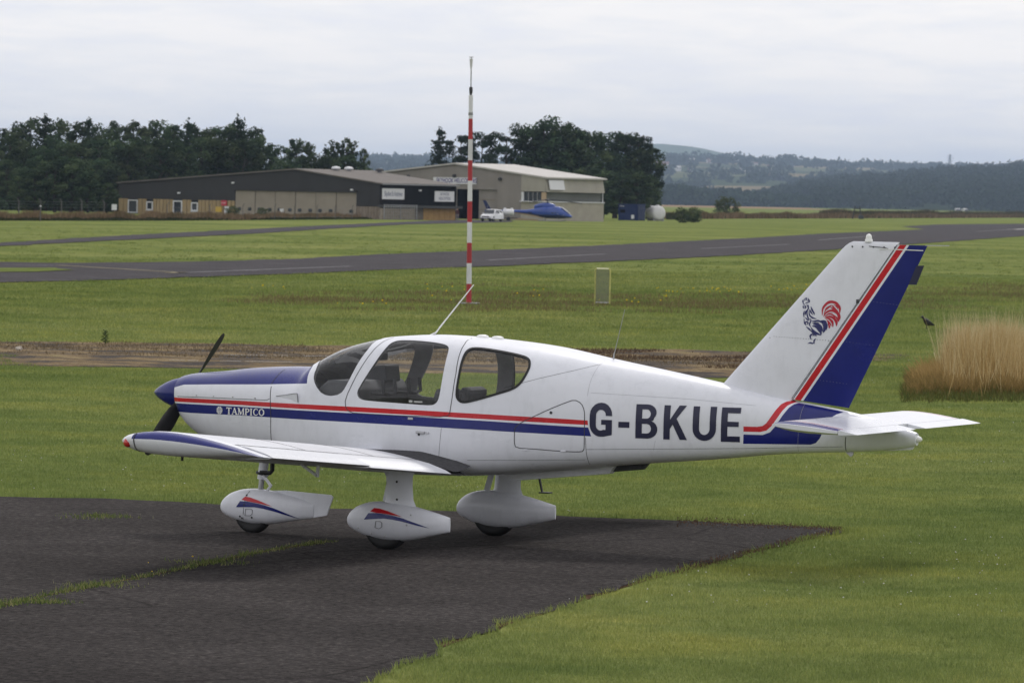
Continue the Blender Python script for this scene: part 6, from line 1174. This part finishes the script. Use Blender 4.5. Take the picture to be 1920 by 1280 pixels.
# timber boarded office front with posts, doors and windows
wins = [(240, 258, 'd'), (274.5, 286.5, 'w'), (324.5, 341.5, 'd'), (358.5, 371, 'w')]
xs_b = []; x = LX
edges_ = [LX]+[v for a, b_, _ in wins for v in (fx_(a), fx_(b_))]+[dl]
for k in range(0, len(edges_), 2):
    a, b_ = edges_[k], edges_[k+1]; nb = max(2, int((b_-a)/.62))
    for j in range(nb): w_ = (b_-a)/nb; MB().box((a+w_*(j+.5), .06+.02*(j % 2), 1.05), (w_-.09, .10, 2.1)).build('board', WOODL, hg)
for a, b_, kd in wins:
    xa, xb = fx_(a), fx_(b_); wd__ = xb-xa; z0, z1 = (.1, 1.95) if kd == 'd' else (.55, 1.75); wo = bpy.data.objects.new('door' if kd == 'd' else 'window', None); COL.objects.link(wo); wo.parent = hg
    fr = MB(); c = (xa+xb)/2; f_ = .16
    fr.box((xa+f_/2, .02, (z0+z1)/2), (f_, .16, z1-z0)).box((xb-f_/2, .02, (z0+z1)/2), (f_, .16, z1-z0)).box((c, .015, z1-f_/2), (wd__-2*f_-.01, .16, f_)).box((c, .015, z0+f_/2), (wd__-2*f_-.01, .16, f_)); fr.build('frame', MWHITE, wo); MB().box((c, .07, (z0+z1)/2), (wd__-f_, .04, z1-z0-f_)).build('pane', HG, wo)
    if kd == 'w': MB().box((c, .12, .3), (wd__, .1, .55)).build('board', WOODL, hg); MB().box((c, -.04, .5), (wd__+.2, .14, .07)).build('sill', MWHITE, wo)
    MB().box((c, .14, 2.02), (wd__, .06, .16)).build('head_panel', DCLAD, hg)
npan = 6; pw_ = (dr-dl)/npan
fd = bpy.data.objects.new('folding_door', None); COL.objects.link(fd); fd.parent = hg
for k in range(npan):
    xc = dl+pw_*(k+.5); MB().box((xc, .14+.03*(k % 2), DH/2), (pw_-.10, .10, DH-.05)).build('door_leaf', DOORM, fd)
    for sx in (-.28, .24):
        xw = xc+sx*pw_; B = MB(); B.poly([(xw+.34*math.copysign(abs(math.cos(a))**.6, math.cos(a)), .07, 1.0+.24*math.copysign(abs(math.sin(a))**.6, math.sin(a))) for a in np.linspace(0, 2*math.pi, 17)[:-1]]); 
        if not (k == 5 and sx < 0): B.build('oval_window', HG, fd)
MB().box(((dl+dr)/2, -.05, DH+.12), (dr-dl+.4, .3, .24)).build('door_track', DCLAD, hg)
for k in range(8): xa = dr+.1+(0-dr-.2)*k/8; MB().box((xa+(0-dr-.2)/16, .06, .85), ((0-dr-.2)/8-.05, .1, 1.7)).build('board', WOODD, hg)
# side: fascia, timber and grey lower wall
MB().box((.35, DY/2, 1.78), (1.2, DY+.5, .32)).build('fascia', mat('grey_fascia', (.075, .075, .075), .8, spec=.1), hg)
for a, b_, mm_, nm in ((768, 793, mat('grey_shed_panel', (.16, .14, .125), .9, var=.15, vscale=2, spec=.1), 'wall_panel'), (793, 853, mat('ochre_timber', (.36, .23, .10), .85, var=.15, vscale=1.5, spec=.1), 'wall_panel')):
    y0, y1 = sy_(a), sy_(b_); nb = max(2, int((y1-y0)/1.1))
    for j in range(nb): MB().box((.0, y0+(y1-y0)*(j+.5)/nb, .8), (.18, (y1-y0)/nb-.05, 1.6)).build(nm, mm_, hg)
cg = thing('wire_cage', 'pale wire mesh cage against the dark hangar side wall', 'cage', o1, FACE-PHI)
y0, y1 = sy_(706), sy_(767); B = MB()
for k in range(15): y = y0+(y1-y0)*k/14; B.box((1.35, y, 1.0), (.05, .06, 2.0))
for z in (.25, .65, 1.05, 1.45): B.box((1.35, (y0+y1)/2, z), (.04, y1-y0, .05))
B.build('mesh_bars', mat('pale_mesh_steel', (.30, .28, .26), .6, spec=.2), cg)
for z in (1.72, 1.95): MB().box((1.35, (y0+y1)/2, z), (.08, y1-y0, .10)).build('rail', MGREY, cg)
for y in (y0, (y0+y1)/2, y1): MB().box((1.36, y, 1.0), (.1, .1, 2.05)).build('cage_post', MGREY, cg)
for j in range(7): MB().box((.75, y0+(y1-y0)*(j+.5)/7, .75), (.4, (y1-y0)/7-.08, 1.5)).build('stored_panel', mat('stored_pallet', (.27, .23, .19), .9, var=.25, vscale=2, spec=.1) if j == 0 else bpy.data.materials['stored_pallet'], cg)
def sign(name, label, parent_o, loc, w_, h_, rz, lines, txm, size, board=SIGNW, sx=1.0, tilt_=0.0):
    o = thing(name, label, 'sign', loc, rz); MB().box((0, 0, 0), (w_, .08, h_)).build('board', board, o)
    for k, s_ in enumerate(lines): text(s_, size, txm, 'lettering', o, (0, -.05, (len(lines)-1)*size*.55-k*size*1.1), (math.pi/2, 0, 0), sx)
    o.rotation_euler = (tilt_, 0, rz); return o
Ms = Matrix.Translation(o1) @ Matrix.Rotation(FACE-PHI, 4, 'Z'); side_rz = FACE-PHI+math.pi/2
def on_side(px, z, off=.08): return Ms @ Vector((off, sy_(px), z))
def on_front(px, z, off=-.1): return Ms @ Vector((fx_(px), off, z))
sign('skydive_sign', 'large white banner with grey lettering on the dark hangar side', hg, on_side(736, 3.45), (756-716)/PXM/SPH, 1.45, side_rz, ['Skydive St Andrews'], TXTG, .95, sx=.50)
sign('hangar_sign', 'smaller white banner at the right end of the dark hangar side', hg, on_side(832, 3.25), (850-814)/PXM/SPH, 1.4, side_rz, ['SKYHOOK', 'HELICOPTERS'], TXTG, .55, sx=.75)
sign('red_notice', 'small red notice board beside the folding door', hg, on_front(421, 1.75), 1.0, .75, FACE-PHI, ['NO ENTRY'], SIGNW, .16, mat('red_board', (.45, .03, .05), .5)); sign('yellow_notice', 'small yellow notice low beside the folding door', hg, on_front(411, .85), 1.1, .75, FACE-PHI, [], TXTG, .2, mat('yellow_board', (.52, .34, .04), .5)); sign('white_notice', 'small white notice below the red notice board', hg, on_front(427, .75, -.2), .8, 1.1, FACE-PHI, [], TXTG, .2)
sign('door_notice', 'white sheet fixed low on the folding door', hg, on_front(529, .75, -.05), .65, .75, FACE-PHI, [], TXTG, .2); sign('fence_notice', 'white plate on the fence left of the dark hangar', hg, spot(214, 403)+Vector((0, 0, 1.0)), .65, .75, FACE, [], TXTG, .2)
def lamp(name, label, loc, rz): o = thing(name, label, 'lamp', loc, rz); MB().box((0, -.12, 0), (.42, .22, .22)).build('lamp_housing', MWHITE, o, bevel=.02); MB().box((0, .0, -.02), (.1, .12, .12)).build('bracket', MGREY, o); return o
for px, z, lb in ((337, 3.0, 'white flood lamp on the office part of the dark hangar'), (438, 4.55, 'white flood lamp above the left end of the folding door'), (661, 3.9, 'white flood lamp above the right end of the folding door')): lamp('flood_lamp', lb, on_front(px, z), FACE-PHI)
lamp('flood_lamp', 'upright white lamp high on the dark hangar side wall', on_side(785, 4.0), side_rz)
for px, y_, lb in ((616, 2.0, 'pale roof ventilator nearest the dark hangar ridge'), (640, 4.5, 'pale roof ventilator behind the first one on the dark roof'), (707, 6.0, 'dark roof ventilator at the far end of the dark hangar')):
    xx = RX+1.2 if px < 650 else RX+2.5; q = Ms @ Vector((xx if px < 650 else xx, sy_(713+(px-553)) if px < 700 else DY*.92, roofz(xx)+.2)); vt = thing('roof_ventilator', lb, 'ventilator', q, FACE-PHI); MB().tube([(0, 0, -.3), (0, 0, .25)], .32, 12).build('duct', MGREY, vt, 60); MB().lathe([(.62, .2), (.66, .3), (.5, .5), (.1, .58)], n=14).build('cowl', MWHITE if px < 700 else SEAM, vt, 60)
# --- grey hangar
o2 = spot(1022, 414); PX2 = FPX/((Vector(o2)-Vector(CAM)).dot(Vector(FW))); gh = thing('grey_hangar', 'large mushroom grey hangar with a pale roof and open dark doorway', 'hangar', o2, FACE-PHI)
f2 = lambda px: along(px, o2, HX)
s2 = lambda px: along(px, o2, HY)
M2 = Matrix.Translation(o2) @ Matrix.Rotation(FACE-PHI, 4, 'Z'); GL = f2(683); GR = f2(853); GE, GRH = 6.2, 8.0; GD = s2(1130); GA = f2(977); d0, d1, d2 = f2(855), f2(895), f2(932); DHH = 4.4
def gz(x): return GE+(GRH-GE)*(x-GL)/(GR-GL) if x < GR else GRH+(GE-GRH)*(x-GR)/(0-GR)
B = MB(); B.prism([(GL, 0, 0), (d0, 0, 0), (d0, 0, gz(d0)), (GL, 0, GE)], (0, .3, 0)).prism([(d0, 0, DHH), (d2, 0, DHH), (d2, 0, gz(d2)), (GR, 0, GRH), (d0, 0, gz(d0))], (0, .3, 0)).prism([(d2, 0, 0), (GA, 0, 0), (GA, 0, gz(GA)), (d2, 0, gz(d2))], (0, .3, 0)).build('front_cladding', GCLAD, gh)
B = MB()  # hangar inside the open doorway, its shade put into near-black walls
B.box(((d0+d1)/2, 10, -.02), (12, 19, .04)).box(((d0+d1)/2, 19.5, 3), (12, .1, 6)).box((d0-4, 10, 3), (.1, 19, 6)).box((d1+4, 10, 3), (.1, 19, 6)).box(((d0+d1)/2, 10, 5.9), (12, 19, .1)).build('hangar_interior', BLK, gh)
MB().box(((d1+d2)/2, .42, DHH/2), (d2-d1, .12, DHH)).build('sliding_door', GCLAD, gh)
for z in (1.45, 2.9): MB().box(((d1+d2)/2, .35, z), (d2-d1-.1, .04, .08)).build('door_rail', WOODD, gh)
gde = max(GD, 24)
MB().prism([(GL-.3, -.3, GE+.05), (GR, -.3, GRH+.05), (GR, -.3, GRH+.28), (GL-.3, -.3, GE+.28)], (0, GD+.6, 0)).prism([(GR, -.3, GRH+.05), (.5, -.3, GE-.05), (.5, -.3, GE+.18), (GR, -.3, GRH+.28)], (0, GD+.6, 0)).build('roof', LROOF, gh)
MB().prism([(GL+.05, GD-.3, 0), (-.35, GD-.3, 0), (-.35, GD-.3, GE-.1), (GR, GD-.3, GRH-.1), (GL+.05, GD-.3, GE-.1)], (0, .25, 0)).build('rear_wall', GCLAD, gh); MB().box((GL+.15, GD/2, GE/2), (.25, GD-.7, GE-.1)).build('left_wall', GCLAD, gh)
# annex front
MB().prism([(GA+.02, -.05, 4.25), (-.02, -.05, 4.25), (-.02, -.05, GE), (GA+.02, -.05, gz(GA))], (0, .3, 0)).build('annex_cladding', CREAM, gh)
MB().box((GA/2, .1, 1.36), (-GA-.04, .3, 2.72)).build('annex_wall', CONC, gh); MB().box((GA/2, -.1, 2.78), (-GA-.04, .7, .12)).build('annex_sill', MWHITE, gh)
wa, wb = f2(981.5), f2(1015); MB().box(((GA+wa)/2+.01, .12, 3.5), (wa-GA-.04, .3, 1.32)).build('annex_pier', MWHITE, gh); MB().box((wb/2-.01, .12, 3.5), (-wb-.04, .3, 1.32)).build('annex_pier', mat('peach_panel', (.42, .31, .20), .8, spec=.1), gh)
wo = bpy.data.objects.new('window', None); COL.objects.link(wo); wo.parent = gh
for k in range(4): a = wa+(wb-wa)*k/4; MB().box((a+(wb-wa)/8, .22, 3.52), ((wb-wa)/4-.1, .05, 1.28)).build('pane', HG, wo)
for k in range(5): MB().box((wa+(wb-wa)*k/4, .15, 3.52), (.10, .16, 1.3)).build('mullion', MGREY, wo)
# annex side
MB().prism([(-.05, 0, GE-.05), (.35, 0, 4.2), (.1, 0, 4.2), (-.3, 0, GE-.05)], (0, GD, 0)).build('side_band', CREAM, gh); MB().box((-.35, GD/2, 3.5), (.2, GD-.3, 1.5)).build('side_recess', GGW, gh); MB().box((.0, GD/2, 1.36), (.4, GD, 2.72)).build('side_wall', CONC, gh); MB().box((.12, GD/2, 2.79), (.5, GD+.1, .14)).build('side_ledge', MWHITE, gh); MB().box((.08, GD-.15, 3.5), (.12, .12, 1.4)).build('corner_post', MWHITE, gh)
def on2f(px, z, off=-.1): return M2 @ Vector((f2(px), off, z))
def on2s(px, z, off=.3): return M2 @ Vector((off, s2(px), z))
sg = sign('helicopter_sign', 'long white sign with purple capitals above the grey hangar doorway', gh, on2f(852.5, 5.62, -.08), (893.7-811)/PX2/CPH, .95, FACE-PHI, [], TXTP, .6); text('SKYHOOK HELICOPTERS', .92, TXTP, 'lettering', sg, (.35, -.05, 0), (math.pi/2, 0, 0), .74)
MB().prism([(-4.72, -.05, -.18), (-4.35, -.05, .05), (-4.2, -.05, .22), (-4.42, -.05, .10), (-4.62, -.05, .0)], (0, -.01, 0)).build('hook_logo', mat('grey_logo', (.22, .22, .24), .6), sg)
sn = sign('annex_banner', 'white tilted banner on the cream side band of the grey hangar', gh, on2s(1039, 5.25, .42), (1053-1025)/PX2/SPH, 1.45, side_rz, [], TXTG, .2, tilt_=math.radians(-12))
for px, z, lb in ((766, 6.1, 'dark flood lamp left of the helicopter sign'), (852, 6.3, 'dark flood lamp over the helicopter sign'), (938, 5.95, 'dark flood lamp on the right of the grey gable')):
    o = thing('gable_lamp', lb, 'lamp', on2f(px, z), FACE-PHI); MB().tube([(0, -.25, .0), (0, .05, .05)], .26, 10).build('lamp_housing', SEAM, o, 60); MB().box((0, .06, 0), (.12, .12, .3)).build('bracket', MGREY, o)
# --- green store, blue container, tank
GRN = mat('dark_green_paint', (.030, .055, .045), .6, var=.2, vscale=2); BLUC = ribbed('blue_container_paint', (.012, .026, .10), 5.5, .5); 
def box_store(name, label, px, py, w_, d_, h_, m, rz):
    o = thing(name, label, 'container', spot(px, py), rz); MB().box((0, d_/2, h_/2), (w_, d_, h_)).build('shell', m, o, bevel=.04); return o
gs = box_store('green_store', 'dark green open fronted store behind the helicopter nose', 1063, 413.6, 3.4, 4, 2.55, GRN, FACE-.25); MB().box((-.35, -.03, 1.75), (2.2, .06, 1.3)).build('open_front_shade', BLK, gs); MB().box((1.35, -.06, 1.2), (.5, .08, 2.2)).build('door', mat('green_door', (.06, .085, .07), .6), gs)  # flat black panel on the closed shell paints the shade of the opening
B = MB()
for k in range(9): B.box((-1.5+3*k/8, .1, 2.95), (.05, .05, .8))
for z in (2.75, 3.3): B.box((0, .1, z), (3.1, .05, .05))
B.build('roof_railing', GRN, gs)
bc = thing('blue_container', 'dark blue shipping container between the grey hangar and white tank', 'container', spot(1195, 414), FACE-math.radians(32)); MB().box((-1.75, 1.2, 1.3), (3.5, 2.4, 2.5)).build('shell', BLUC, bc, bevel=.03); MB().box((-1.75, 1.2, 2.6), (3.6, 2.5, .12)).build('roof_rim', BLUC, bc)
for x in (-3.45, -.05): MB().box((x, -.03, 1.3), (.14, .14, 2.6)).build('corner_post', BLUC, bc)
for k in range(2): MB().box((.06, .65+1.1*k, 1.28), (.06, 1.05, 2.3)).build('door_leaf', BLUC, bc)
for k in range(4): MB().tube([(.12, .3+.6*k, .2), (.12, .3+.6*k, 2.4)], .025, 8).build('locking_bar', MGREY, bc)
MB().box((-.85, -.05, .62), (.55, .05, .62)).build('white_panel', MWHITE, bc); MB().box((-2.75, -.04, 1.5), (.9, .05, .5)).build('vent', BLK, bc); text('STORAGE', .20, MWHITE, 'lettering', bc, (-2.9, -.03, 2.3), (math.pi/2, 0, 0))
tk = thing('white_tank', 'white cylindrical fuel tank lying on cradles right of the blue container', 'tank', spot(1237, 414.3), FACE+math.radians(28)); TW = mat('tank_white_paint', (.62, .61, .62), .4, var=.07, vscale=1.5)
prof = [(.02, -.05), (.5, -.03), (.9, .03), (1.12, .14), (1.17, .24), (1.17, 2.7), (1.12, 2.82), (.9, 2.92), (.02, 2.98)]; MB().lathe(prof, (0, 0, 1.27), 'Y', 28).build('shell', TW, tk, 50); MB().tube([(0, .8, 2.35), (0, .8, 2.62)], .26, 12).build('manhole', TW, tk, 60)
for y in (.5, 2.3): MB().box((0, y, .25), (2.0, .25, .5)).build('cradle', MGREY, tk)
MB().box((1.6, 2.2, .95), (.35, .8, 1.9)).build('pump_cabinet', mat('grey_cabinet', (.33, .33, .33), .6), tk, bevel=.03)
# --- lifting frame far right
fr = thing('steel_a_frame', 'dark steel A-frame standing in front of the boundary hedge', 'frame', spot(1607, 410.5), FACE); s_ = ((Vector(fr.location)-Vector(CAM)).dot(Vector(FW)))/FPX; DK = mat('dark_steel', (.030, .033, .03), .7)
for sx in (-1, 1): MB().beam((sx*8.5*s_, 0, 0), (sx*4.3*s_, 0, 24*s_), 1.9*s_).build('leg', DK, fr)
MB().beam((-5.5*s_, 0, 19*s_), (5.5*s_, 0, 19*s_), 1.6*s_).build('cross_beam', DK, fr); MB().box((7*s_, -.3, 3.5*s_), (9*s_, 2, 7*s_)).build('winch_box', DK, fr, bevel=.1)
# --- fence on the left
fn = thing('perimeter_fence', 'wire mesh perimeter fence with concrete posts before the wood', 'fence', spot(100, 407)); FPm = mat('concrete_post', (.12, .115, .11), .9, spec=.1); prev = None
for px in (-10, 35, 76, 115, 153, 195): 
    q = spot(px, 407)-fn.location; MB().box((q.x, q.y, .9), (.11, .11, 1.8), FACE).beam((q.x, q.y, 1.78), (q.x-RH.x*.2, q.y-RH.y*.2, 2.1), .08).build('fence_post', FPm, fn)
    if prev is not None:
        B = MB()
        for z in (.3, .7, 1.1, 1.45, 1.75): B.beam((prev.x, prev.y, z), (q.x, q.y, z), .009)
        B.build('fence_wires', MGREY, fn)
    prev = q
fn2 = thing('yard_fence', 'wire fence with cranked posts in front of the folding door', 'fence', spot(560, 412.5))
prev = None
for px in (313, 393, 455, 515, 552, 594, 628, 660):
    q = spot(px, 412.5)-fn2.location; MB().box((q.x, q.y, .85), (.07, .07, 1.7), FACE).beam((q.x, q.y, 1.68), (q.x+RH.x*.18, q.y+RH.y*.18, 1.95), .06).build('fence_post', FPm, fn2)
    if prev is not None:
        B = MB()
        for z in (.4, .9, 1.4): B.beam((prev.x, prev.y, z), (q.x, q.y, z), .012)
        B.build('fence_wires', MGREY, fn2)
    prev = q
mk = thing('marker_post', 'thin pale marker post in the straw grass left of the dark hangar', 'post', spot(75.5, 415)); MB().tube([(0, 0, 0), (0, 0, 1.55)], .05, 8).build('shaft', FPm, mk, 60); MB().box((0, 0, 1.5), (.14, .14, .12)).build('cap', MWHITE, mk)
# ================================================================== HELICOPTER, CAR, PERSON
HB1 = mat('helicopter_blue', (.020, .060, .30), .3, coat=.4, var=.1, vscale=1); HB2 = mat('helicopter_dark_blue', (.012, .022, .085), .35, coat=.3); GOLD = mat('beige_trim', (.30, .22, .14), .5); SILV = mat('light_grey_trim', (.45, .46, .48), .4)
hl = thing('blue_helicopter', 'blue helicopter with its tail to the left parked before the grey hangar', 'helicopter', spot(1030, 415.4), FACE-math.radians(8))
hl.scale = (1, 1, 1.12)
hs_ = ((Vector(hl.location)-Vector(CAM)).dot(Vector(FW)))/FPX   # metres per photo pixel
T = [(-9.3, 1.32, 1.16, .09), (-7.0, 1.36, 1.08, .14), (-4.0, 1.42, .94, .20), (-2.6, 1.52, .80, .30), (-1.9, 1.72, .58, .55), (-1.0, 1.86, .44, .80), (.4, 1.95, .38, .92), (1.4, 1.92, .38, .92), (1.95, 1.66, .40, .84), (2.5, 1.28, .44, .66), (3.0, .92, .50, .42), (3.25, .76, .56, .16)]
tb_ = table(T); xs = list(np.linspace(-9.3, -2.5, 14))+list(np.linspace(-2.3, 3.25, 30)); hb = loft(xs, lambda x: (*tb_(x), 2.5, 0), 20); hb.m = []
for f in hb.f: zc = sum(hb.v[i][2] for i in f)/len(f); xc = sum(hb.v[i][0] for i in f)/len(f); zt, zb, w_ = tb_(xc); q = (zc-zb)/(zt-zb); hb.m.append(1 if q < .28+(.12 if xc < -2 else 0) else 0)
hb.build('fuselage', [HB1, HB2], hl, 50)
tf = lambda x, q: (lambda zt, zb, w_: (zb+(zt-zb)*q, w_*(1-abs(2*q-1)**2.5)**(1/2.5)))(*tb_(x))
for sgn in (-1, 1):
    def hp(x, q, o=.02): z, y = tf(x, q); return Vector((x, sgn*(y+o), z))
    MB().poly([hp(.35, .44), hp(1.05, .42), hp(1.1, .86), hp(.45, .88)]).build('cabin_window', HG, hl); MB().poly([hp(1.2, .36), hp(2.2, .36), hp(2.0, .80), hp(1.3, .86)]).build('cockpit_window', mat('pale_lilac_glass', (.30, .32, .42), .15), hl)  # cockpit pane is opaque, with an even pale lilac base colour
    MB().poly([hp(-9.0, .35, .015), hp(-5, .3, .015), hp(-1.8, .12, .02), (-.4, sgn*.62, .40), (-1.6, sgn*.5, .5), hp(-5, .05, .012), hp(-9.0, .1, .012)]).build('beige_flash', GOLD, hl)
    B = MB(); B.tube([(-1.6, sgn*1.0, .10), (1.9, sgn*1.0, .10), (2.35, sgn*1.0, .22)], .05, 8).build('skid', MGREY, hl, 60)
    for x in (-.7, 1.2): MB().tube([(x, sgn*.5, .55), (x, sgn*.9, .30), (x, sgn*1.0, .10)], .04, 8).build('skid_strut', MGREY, hl, 60)
B = MB(); B.poly([(1.75, -.72, 1.76), (1.75, .72, 1.76), (2.85, .42, 1.02), (2.85, -.42, 1.02)]); B.v = [(x+.05, y, z+.06) for x, y, z in B.v]; B.build('windscreen', SILV, hl)
loft(list(np.linspace(-2.2, .8, 12)), lambda x: (1.92+.42*max(0, 1-((x+.5)/1.75)**2)**.8+.03, 1.6, .42*max(.1, 1-((x+.6)/1.75)**2)**.5, 2.6, 0), 14).build('engine_cowling', HB1, hl, 50)
MB().tube([(-.3, 0, 2.2), (-.3, 0, 2.72)], .10, 8).build('rotor_mast', SEAM, hl, 60); MB().lathe([(.34, 2.62), (.38, 2.72), (.24, 2.82), (.05, 2.86)], (-.3, 0, 0), 'Z', 12).build('rotor_hub', SEAM, hl, 60)
for k, a in enumerate((.12, 2.22, 4.32)):
    d = Vector((math.cos(a), math.sin(a), 0)); n_ = Vector((-d.y, d.x, 0)); c = Vector((-.3, 0, 2.74)); B = MB(); tip = c+d*4.9+Vector((0, 0, -.42)); B.prism([c+d*.3-n_*.07, c+d*.3+n_*.07, (c+tip)/2+Vector((0, 0, .04))+n_*.15, tip+n_*.15, tip-n_*.15, (c+tip)/2+Vector((0, 0, .04))-n_*.15], (0, 0, .09)).build('rotor_blade', SEAM if k != 1 else MGREY, hl)
MB().prism([(-9.6, -.05, 2.52), (-9.15, -.05, 2.52), (-8.25, -.05, 1.3), (-9.0, -.05, 1.25)], (0, .1, 0)).build('tail_fin', HB2, hl); MB().prism([(-9.0, -.05, 1.2), (-8.4, -.05, 1.15), (-9.1, -.05, .62), (-9.35, -.05, .62)], (0, .1, 0)).build('lower_fin', HB2, hl)
MB().box((-6.9, 0, 1.22), (.55, 2.4, .06)).build('stabiliser', HB2, hl); MB().tube([(-9.05, -.35, 1.25), (-9.05, -.1, 1.25)], .08, 8).build('tail_rotor_hub', SEAM, hl, 60); MB().beam((-9.35, -.36, .6), (-8.75, -.36, 1.95), .12, .03).build('tail_rotor_blade', MGREY, hl)
MB().beam((-5.2, -1.3, .35), (-1.4, -1.3, .12), .16).box((-3.4, -1.2, .2), (2.6, .5, .18)).build('ground_trolley', GOLD, hl)
WCAR = mat('white_car_paint', (.66, .66, .68), .3, coat=.4)
car = thing('white_suv', 'white four wheel drive car facing out beside the helicopter tail', 'car', spot(922, 415.3), FACE-math.radians(90+22))
# local +x = forward
def car_sec(x, z0, z1, w0, w1): return [(x, -w0/2, z0), (x, w0/2, z0), (x, w1/2, z1), (x, -w1/2, z1)]
def skinbox(secs, m, name, par, bev=.05):
    B = MB()
    for s in secs: B.v += s
    n = len(secs)
    for i in range(n-1):
        for j in range(4): a = i*4+j; b_ = i*4+(j+1) % 4; B.f.append((a, b_, b_+4, a+4)); B.m.append(0)
    B.f.append((0, 1, 2, 3)); B.f.append(tuple(4*(n-1)+j for j in range(4))); B.m += [0, 0]; return B.build(name, m, par, 40, bevel=bev)
skinbox([car_sec(-2.2, .38, .95, 1.75, 1.7), car_sec(-1.2, .32, 1.0, 1.82, 1.76), car_sec(1.0, .32, 1.0, 1.82, 1.72), car_sec(1.9, .36, .90, 1.78, 1.6), car_sec(2.25, .42, .78, 1.6, 1.4)], WCAR, 'body', car); skinbox([car_sec(-2.1, .96, 1.0, 1.66, 1.66), car_sec(-1.9, .96, 1.58, 1.66, 1.3), car_sec(.0, .98, 1.66, 1.66, 1.32), car_sec(.35, .98, 1.62, 1.66, 1.3), car_sec(1.1, .98, 1.02, 1.6, 1.58)], WCAR, 'cabin', car)
MB().quad((.46, -.62, 1.57), (.46, .62, 1.57), (1.09, .74, 1.06), (1.09, -.74, 1.06)).build('windscreen', HG, car, fix=False).location = (.03, 0, .03)
for sgn in (-1, 1):
    MB().poly([(-1.8, sgn*.80, 1.06), (.75, sgn*.82, 1.06), (.25, sgn*.70, 1.52), (-1.7, sgn*.70, 1.50)]).build('side_window', HG, car); MB().box((2.12, sgn*.62, .74), (.16, .34, .14)).build('headlight', SILV, car, bevel=.02); MB().box((.75, sgn*.98, 1.08), (.16, .18, .14)).build('wing_mirror', WCAR, car, bevel=.02)
    for x in (-1.3, 1.35): wheel(car, x, sgn*.78, .36, .24)
MB().box((2.24, 0, .66), (.06, 1.0, .16)).build('grille', SEAM, car); MB().box((2.26, 0, .46), (.06, .5, .11)).build('number_plate', MWHITE, car); MB().box((2.2, 0, .42), (.12, 1.5, .10)).build('bumper_strip', SEAM, car)
tr_ = thing('white_trailer_tank', 'white rounded tank trailer half hidden behind the helicopter tail boom', 'trailer', spot(953, 414.2), FACE); MB().lathe([(.05, -.8), (.4, -.76), (.46, -.65), (.46, .65), (.4, .76), (.05, .8)], (0, 0, 1.2), 'X', 16).build('tank_shell', WCAR, tr_, 50); MB().box((0, 0, .42), (2.6, 1.0, .12)).build('chassis', SEAM, tr_)
for x in (-.5, .45): MB().lathe([(.2, 1.6), (.2, 1.78), (.05, 1.82)], (x, 0, 0), 'Z', 10).build('filler_cap', WCAR, tr_)
for sgn in (-1, 1): wheel(tr_, 0, sgn*.6, .3, .2)
# person standing in the hangar doorway
pn = thing('person', 'person in a dark top and grey trousers standing at the hangar doorway', 'person', spot(857.5, 415.0), FACE-2.2)
V = [(0, 0, .95), (0, 0, 1.12), (0, 0, 1.36), (0, 0, 1.47), (0, 0, 1.56), (.01, 0, 1.66), (0, -.10, .90), (.02, -.11, .50), (0, -.11, .08), (.13, -.12, .03), (0, .10, .90), (-.02, .11, .50), (-.03, .11, .08), (.10, .12, .03), (0, -.20, 1.40), (.02, -.26, 1.13), (.14, -.22, .95), (.19, -.20, .88), (0, .20, 1.40), (-.02, .26, 1.13), (.06, .26, .90), (.08, .26, .82)]
E_ = [(0, 1), (1, 2), (2, 3), (3, 4), (4, 5), (0, 6), (6, 7), (7, 8), (8, 9), (0, 10), (10, 11), (11, 12), (12, 13), (2, 14), (14, 15), (15, 16), (16, 17), (2, 18), (18, 19), (19, 20), (20, 21)]; R_ = [.15, .145, .16, .07, .085, .10, .10, .07, .05, .045, .10, .07, .05, .045, .075, .05, .04, .035, .075, .05, .04, .035]
me = bpy.data.meshes.new('body'); me.from_pydata(V, E_, []); ob = bpy.data.objects.new('body', me); COL.objects.link(ob); sk = ob.modifiers.new('skin', 'SKIN'); ss = ob.modifiers.new('sub', 'SUBSURF'); ss.levels = 2; ss.render_levels = 2
for i, r_ in enumerate(R_): me.skin_vertices[0].data[i].radius = (r_, r_)
me.skin_vertices[0].data[0].use_root = True
dg = bpy.context.evaluated_depsgraph_get(); m2 = bpy.data.meshes.new_from_object(ob.evaluated_get(dg)); bpy.data.objects.remove(ob); m2.name = 'body'
SK = mat('skin', (.42, .25, .18), .6); CT = mat('dark_red_top', (.06, .025, .028), .9, spec=.1); TR = mat('grey_trousers', (.16, .145, .15), .9, spec=.1)
m2.materials.clear(); [m2.materials.append(q) for q in (CT, TR, SK)]
for f in m2.polygons: z = f.center.z; f.material_index = 2 if z > 1.50 or (z < .93 and abs(f.center.y) > .19 and z > .78) else 0 if z > .95 else 1; f.use_smooth = True
ob = bpy.data.objects.new('body', m2); COL.objects.link(ob); ob.parent = pn
B = MB(); B.lathe([(.102, 1.66), (.108, 1.71), (.09, 1.76), (.03, 1.785)], (-.005, 0, 0), 'Z', 12).build('hair', mat('brown_hair', (.05, .03, .02), .8), pn, 60)
# ---- air: pale haze over the whole place
hzm = bpy.data.materials.new('haze'); hzm.use_nodes = True; t = hzm.node_tree; t.nodes.clear(); pv = N(t, 'ShaderNodeVolumePrincipled'); pv.inputs['Color'].default_value = (.60, .76, 1.0, 1); pv.inputs['Density'].default_value = 5.0e-5; o_ = N(t, 'ShaderNodeOutputMaterial'); t.links.new(pv.outputs[0], o_.inputs['Volume'])
hz = MB().box((0, 10900, 119), (58600, 23200, 240)).build('haze', hzm); hz['kind'] = 'stuff'; hz['label'] = 'pale summer haze in the air over the airfield'
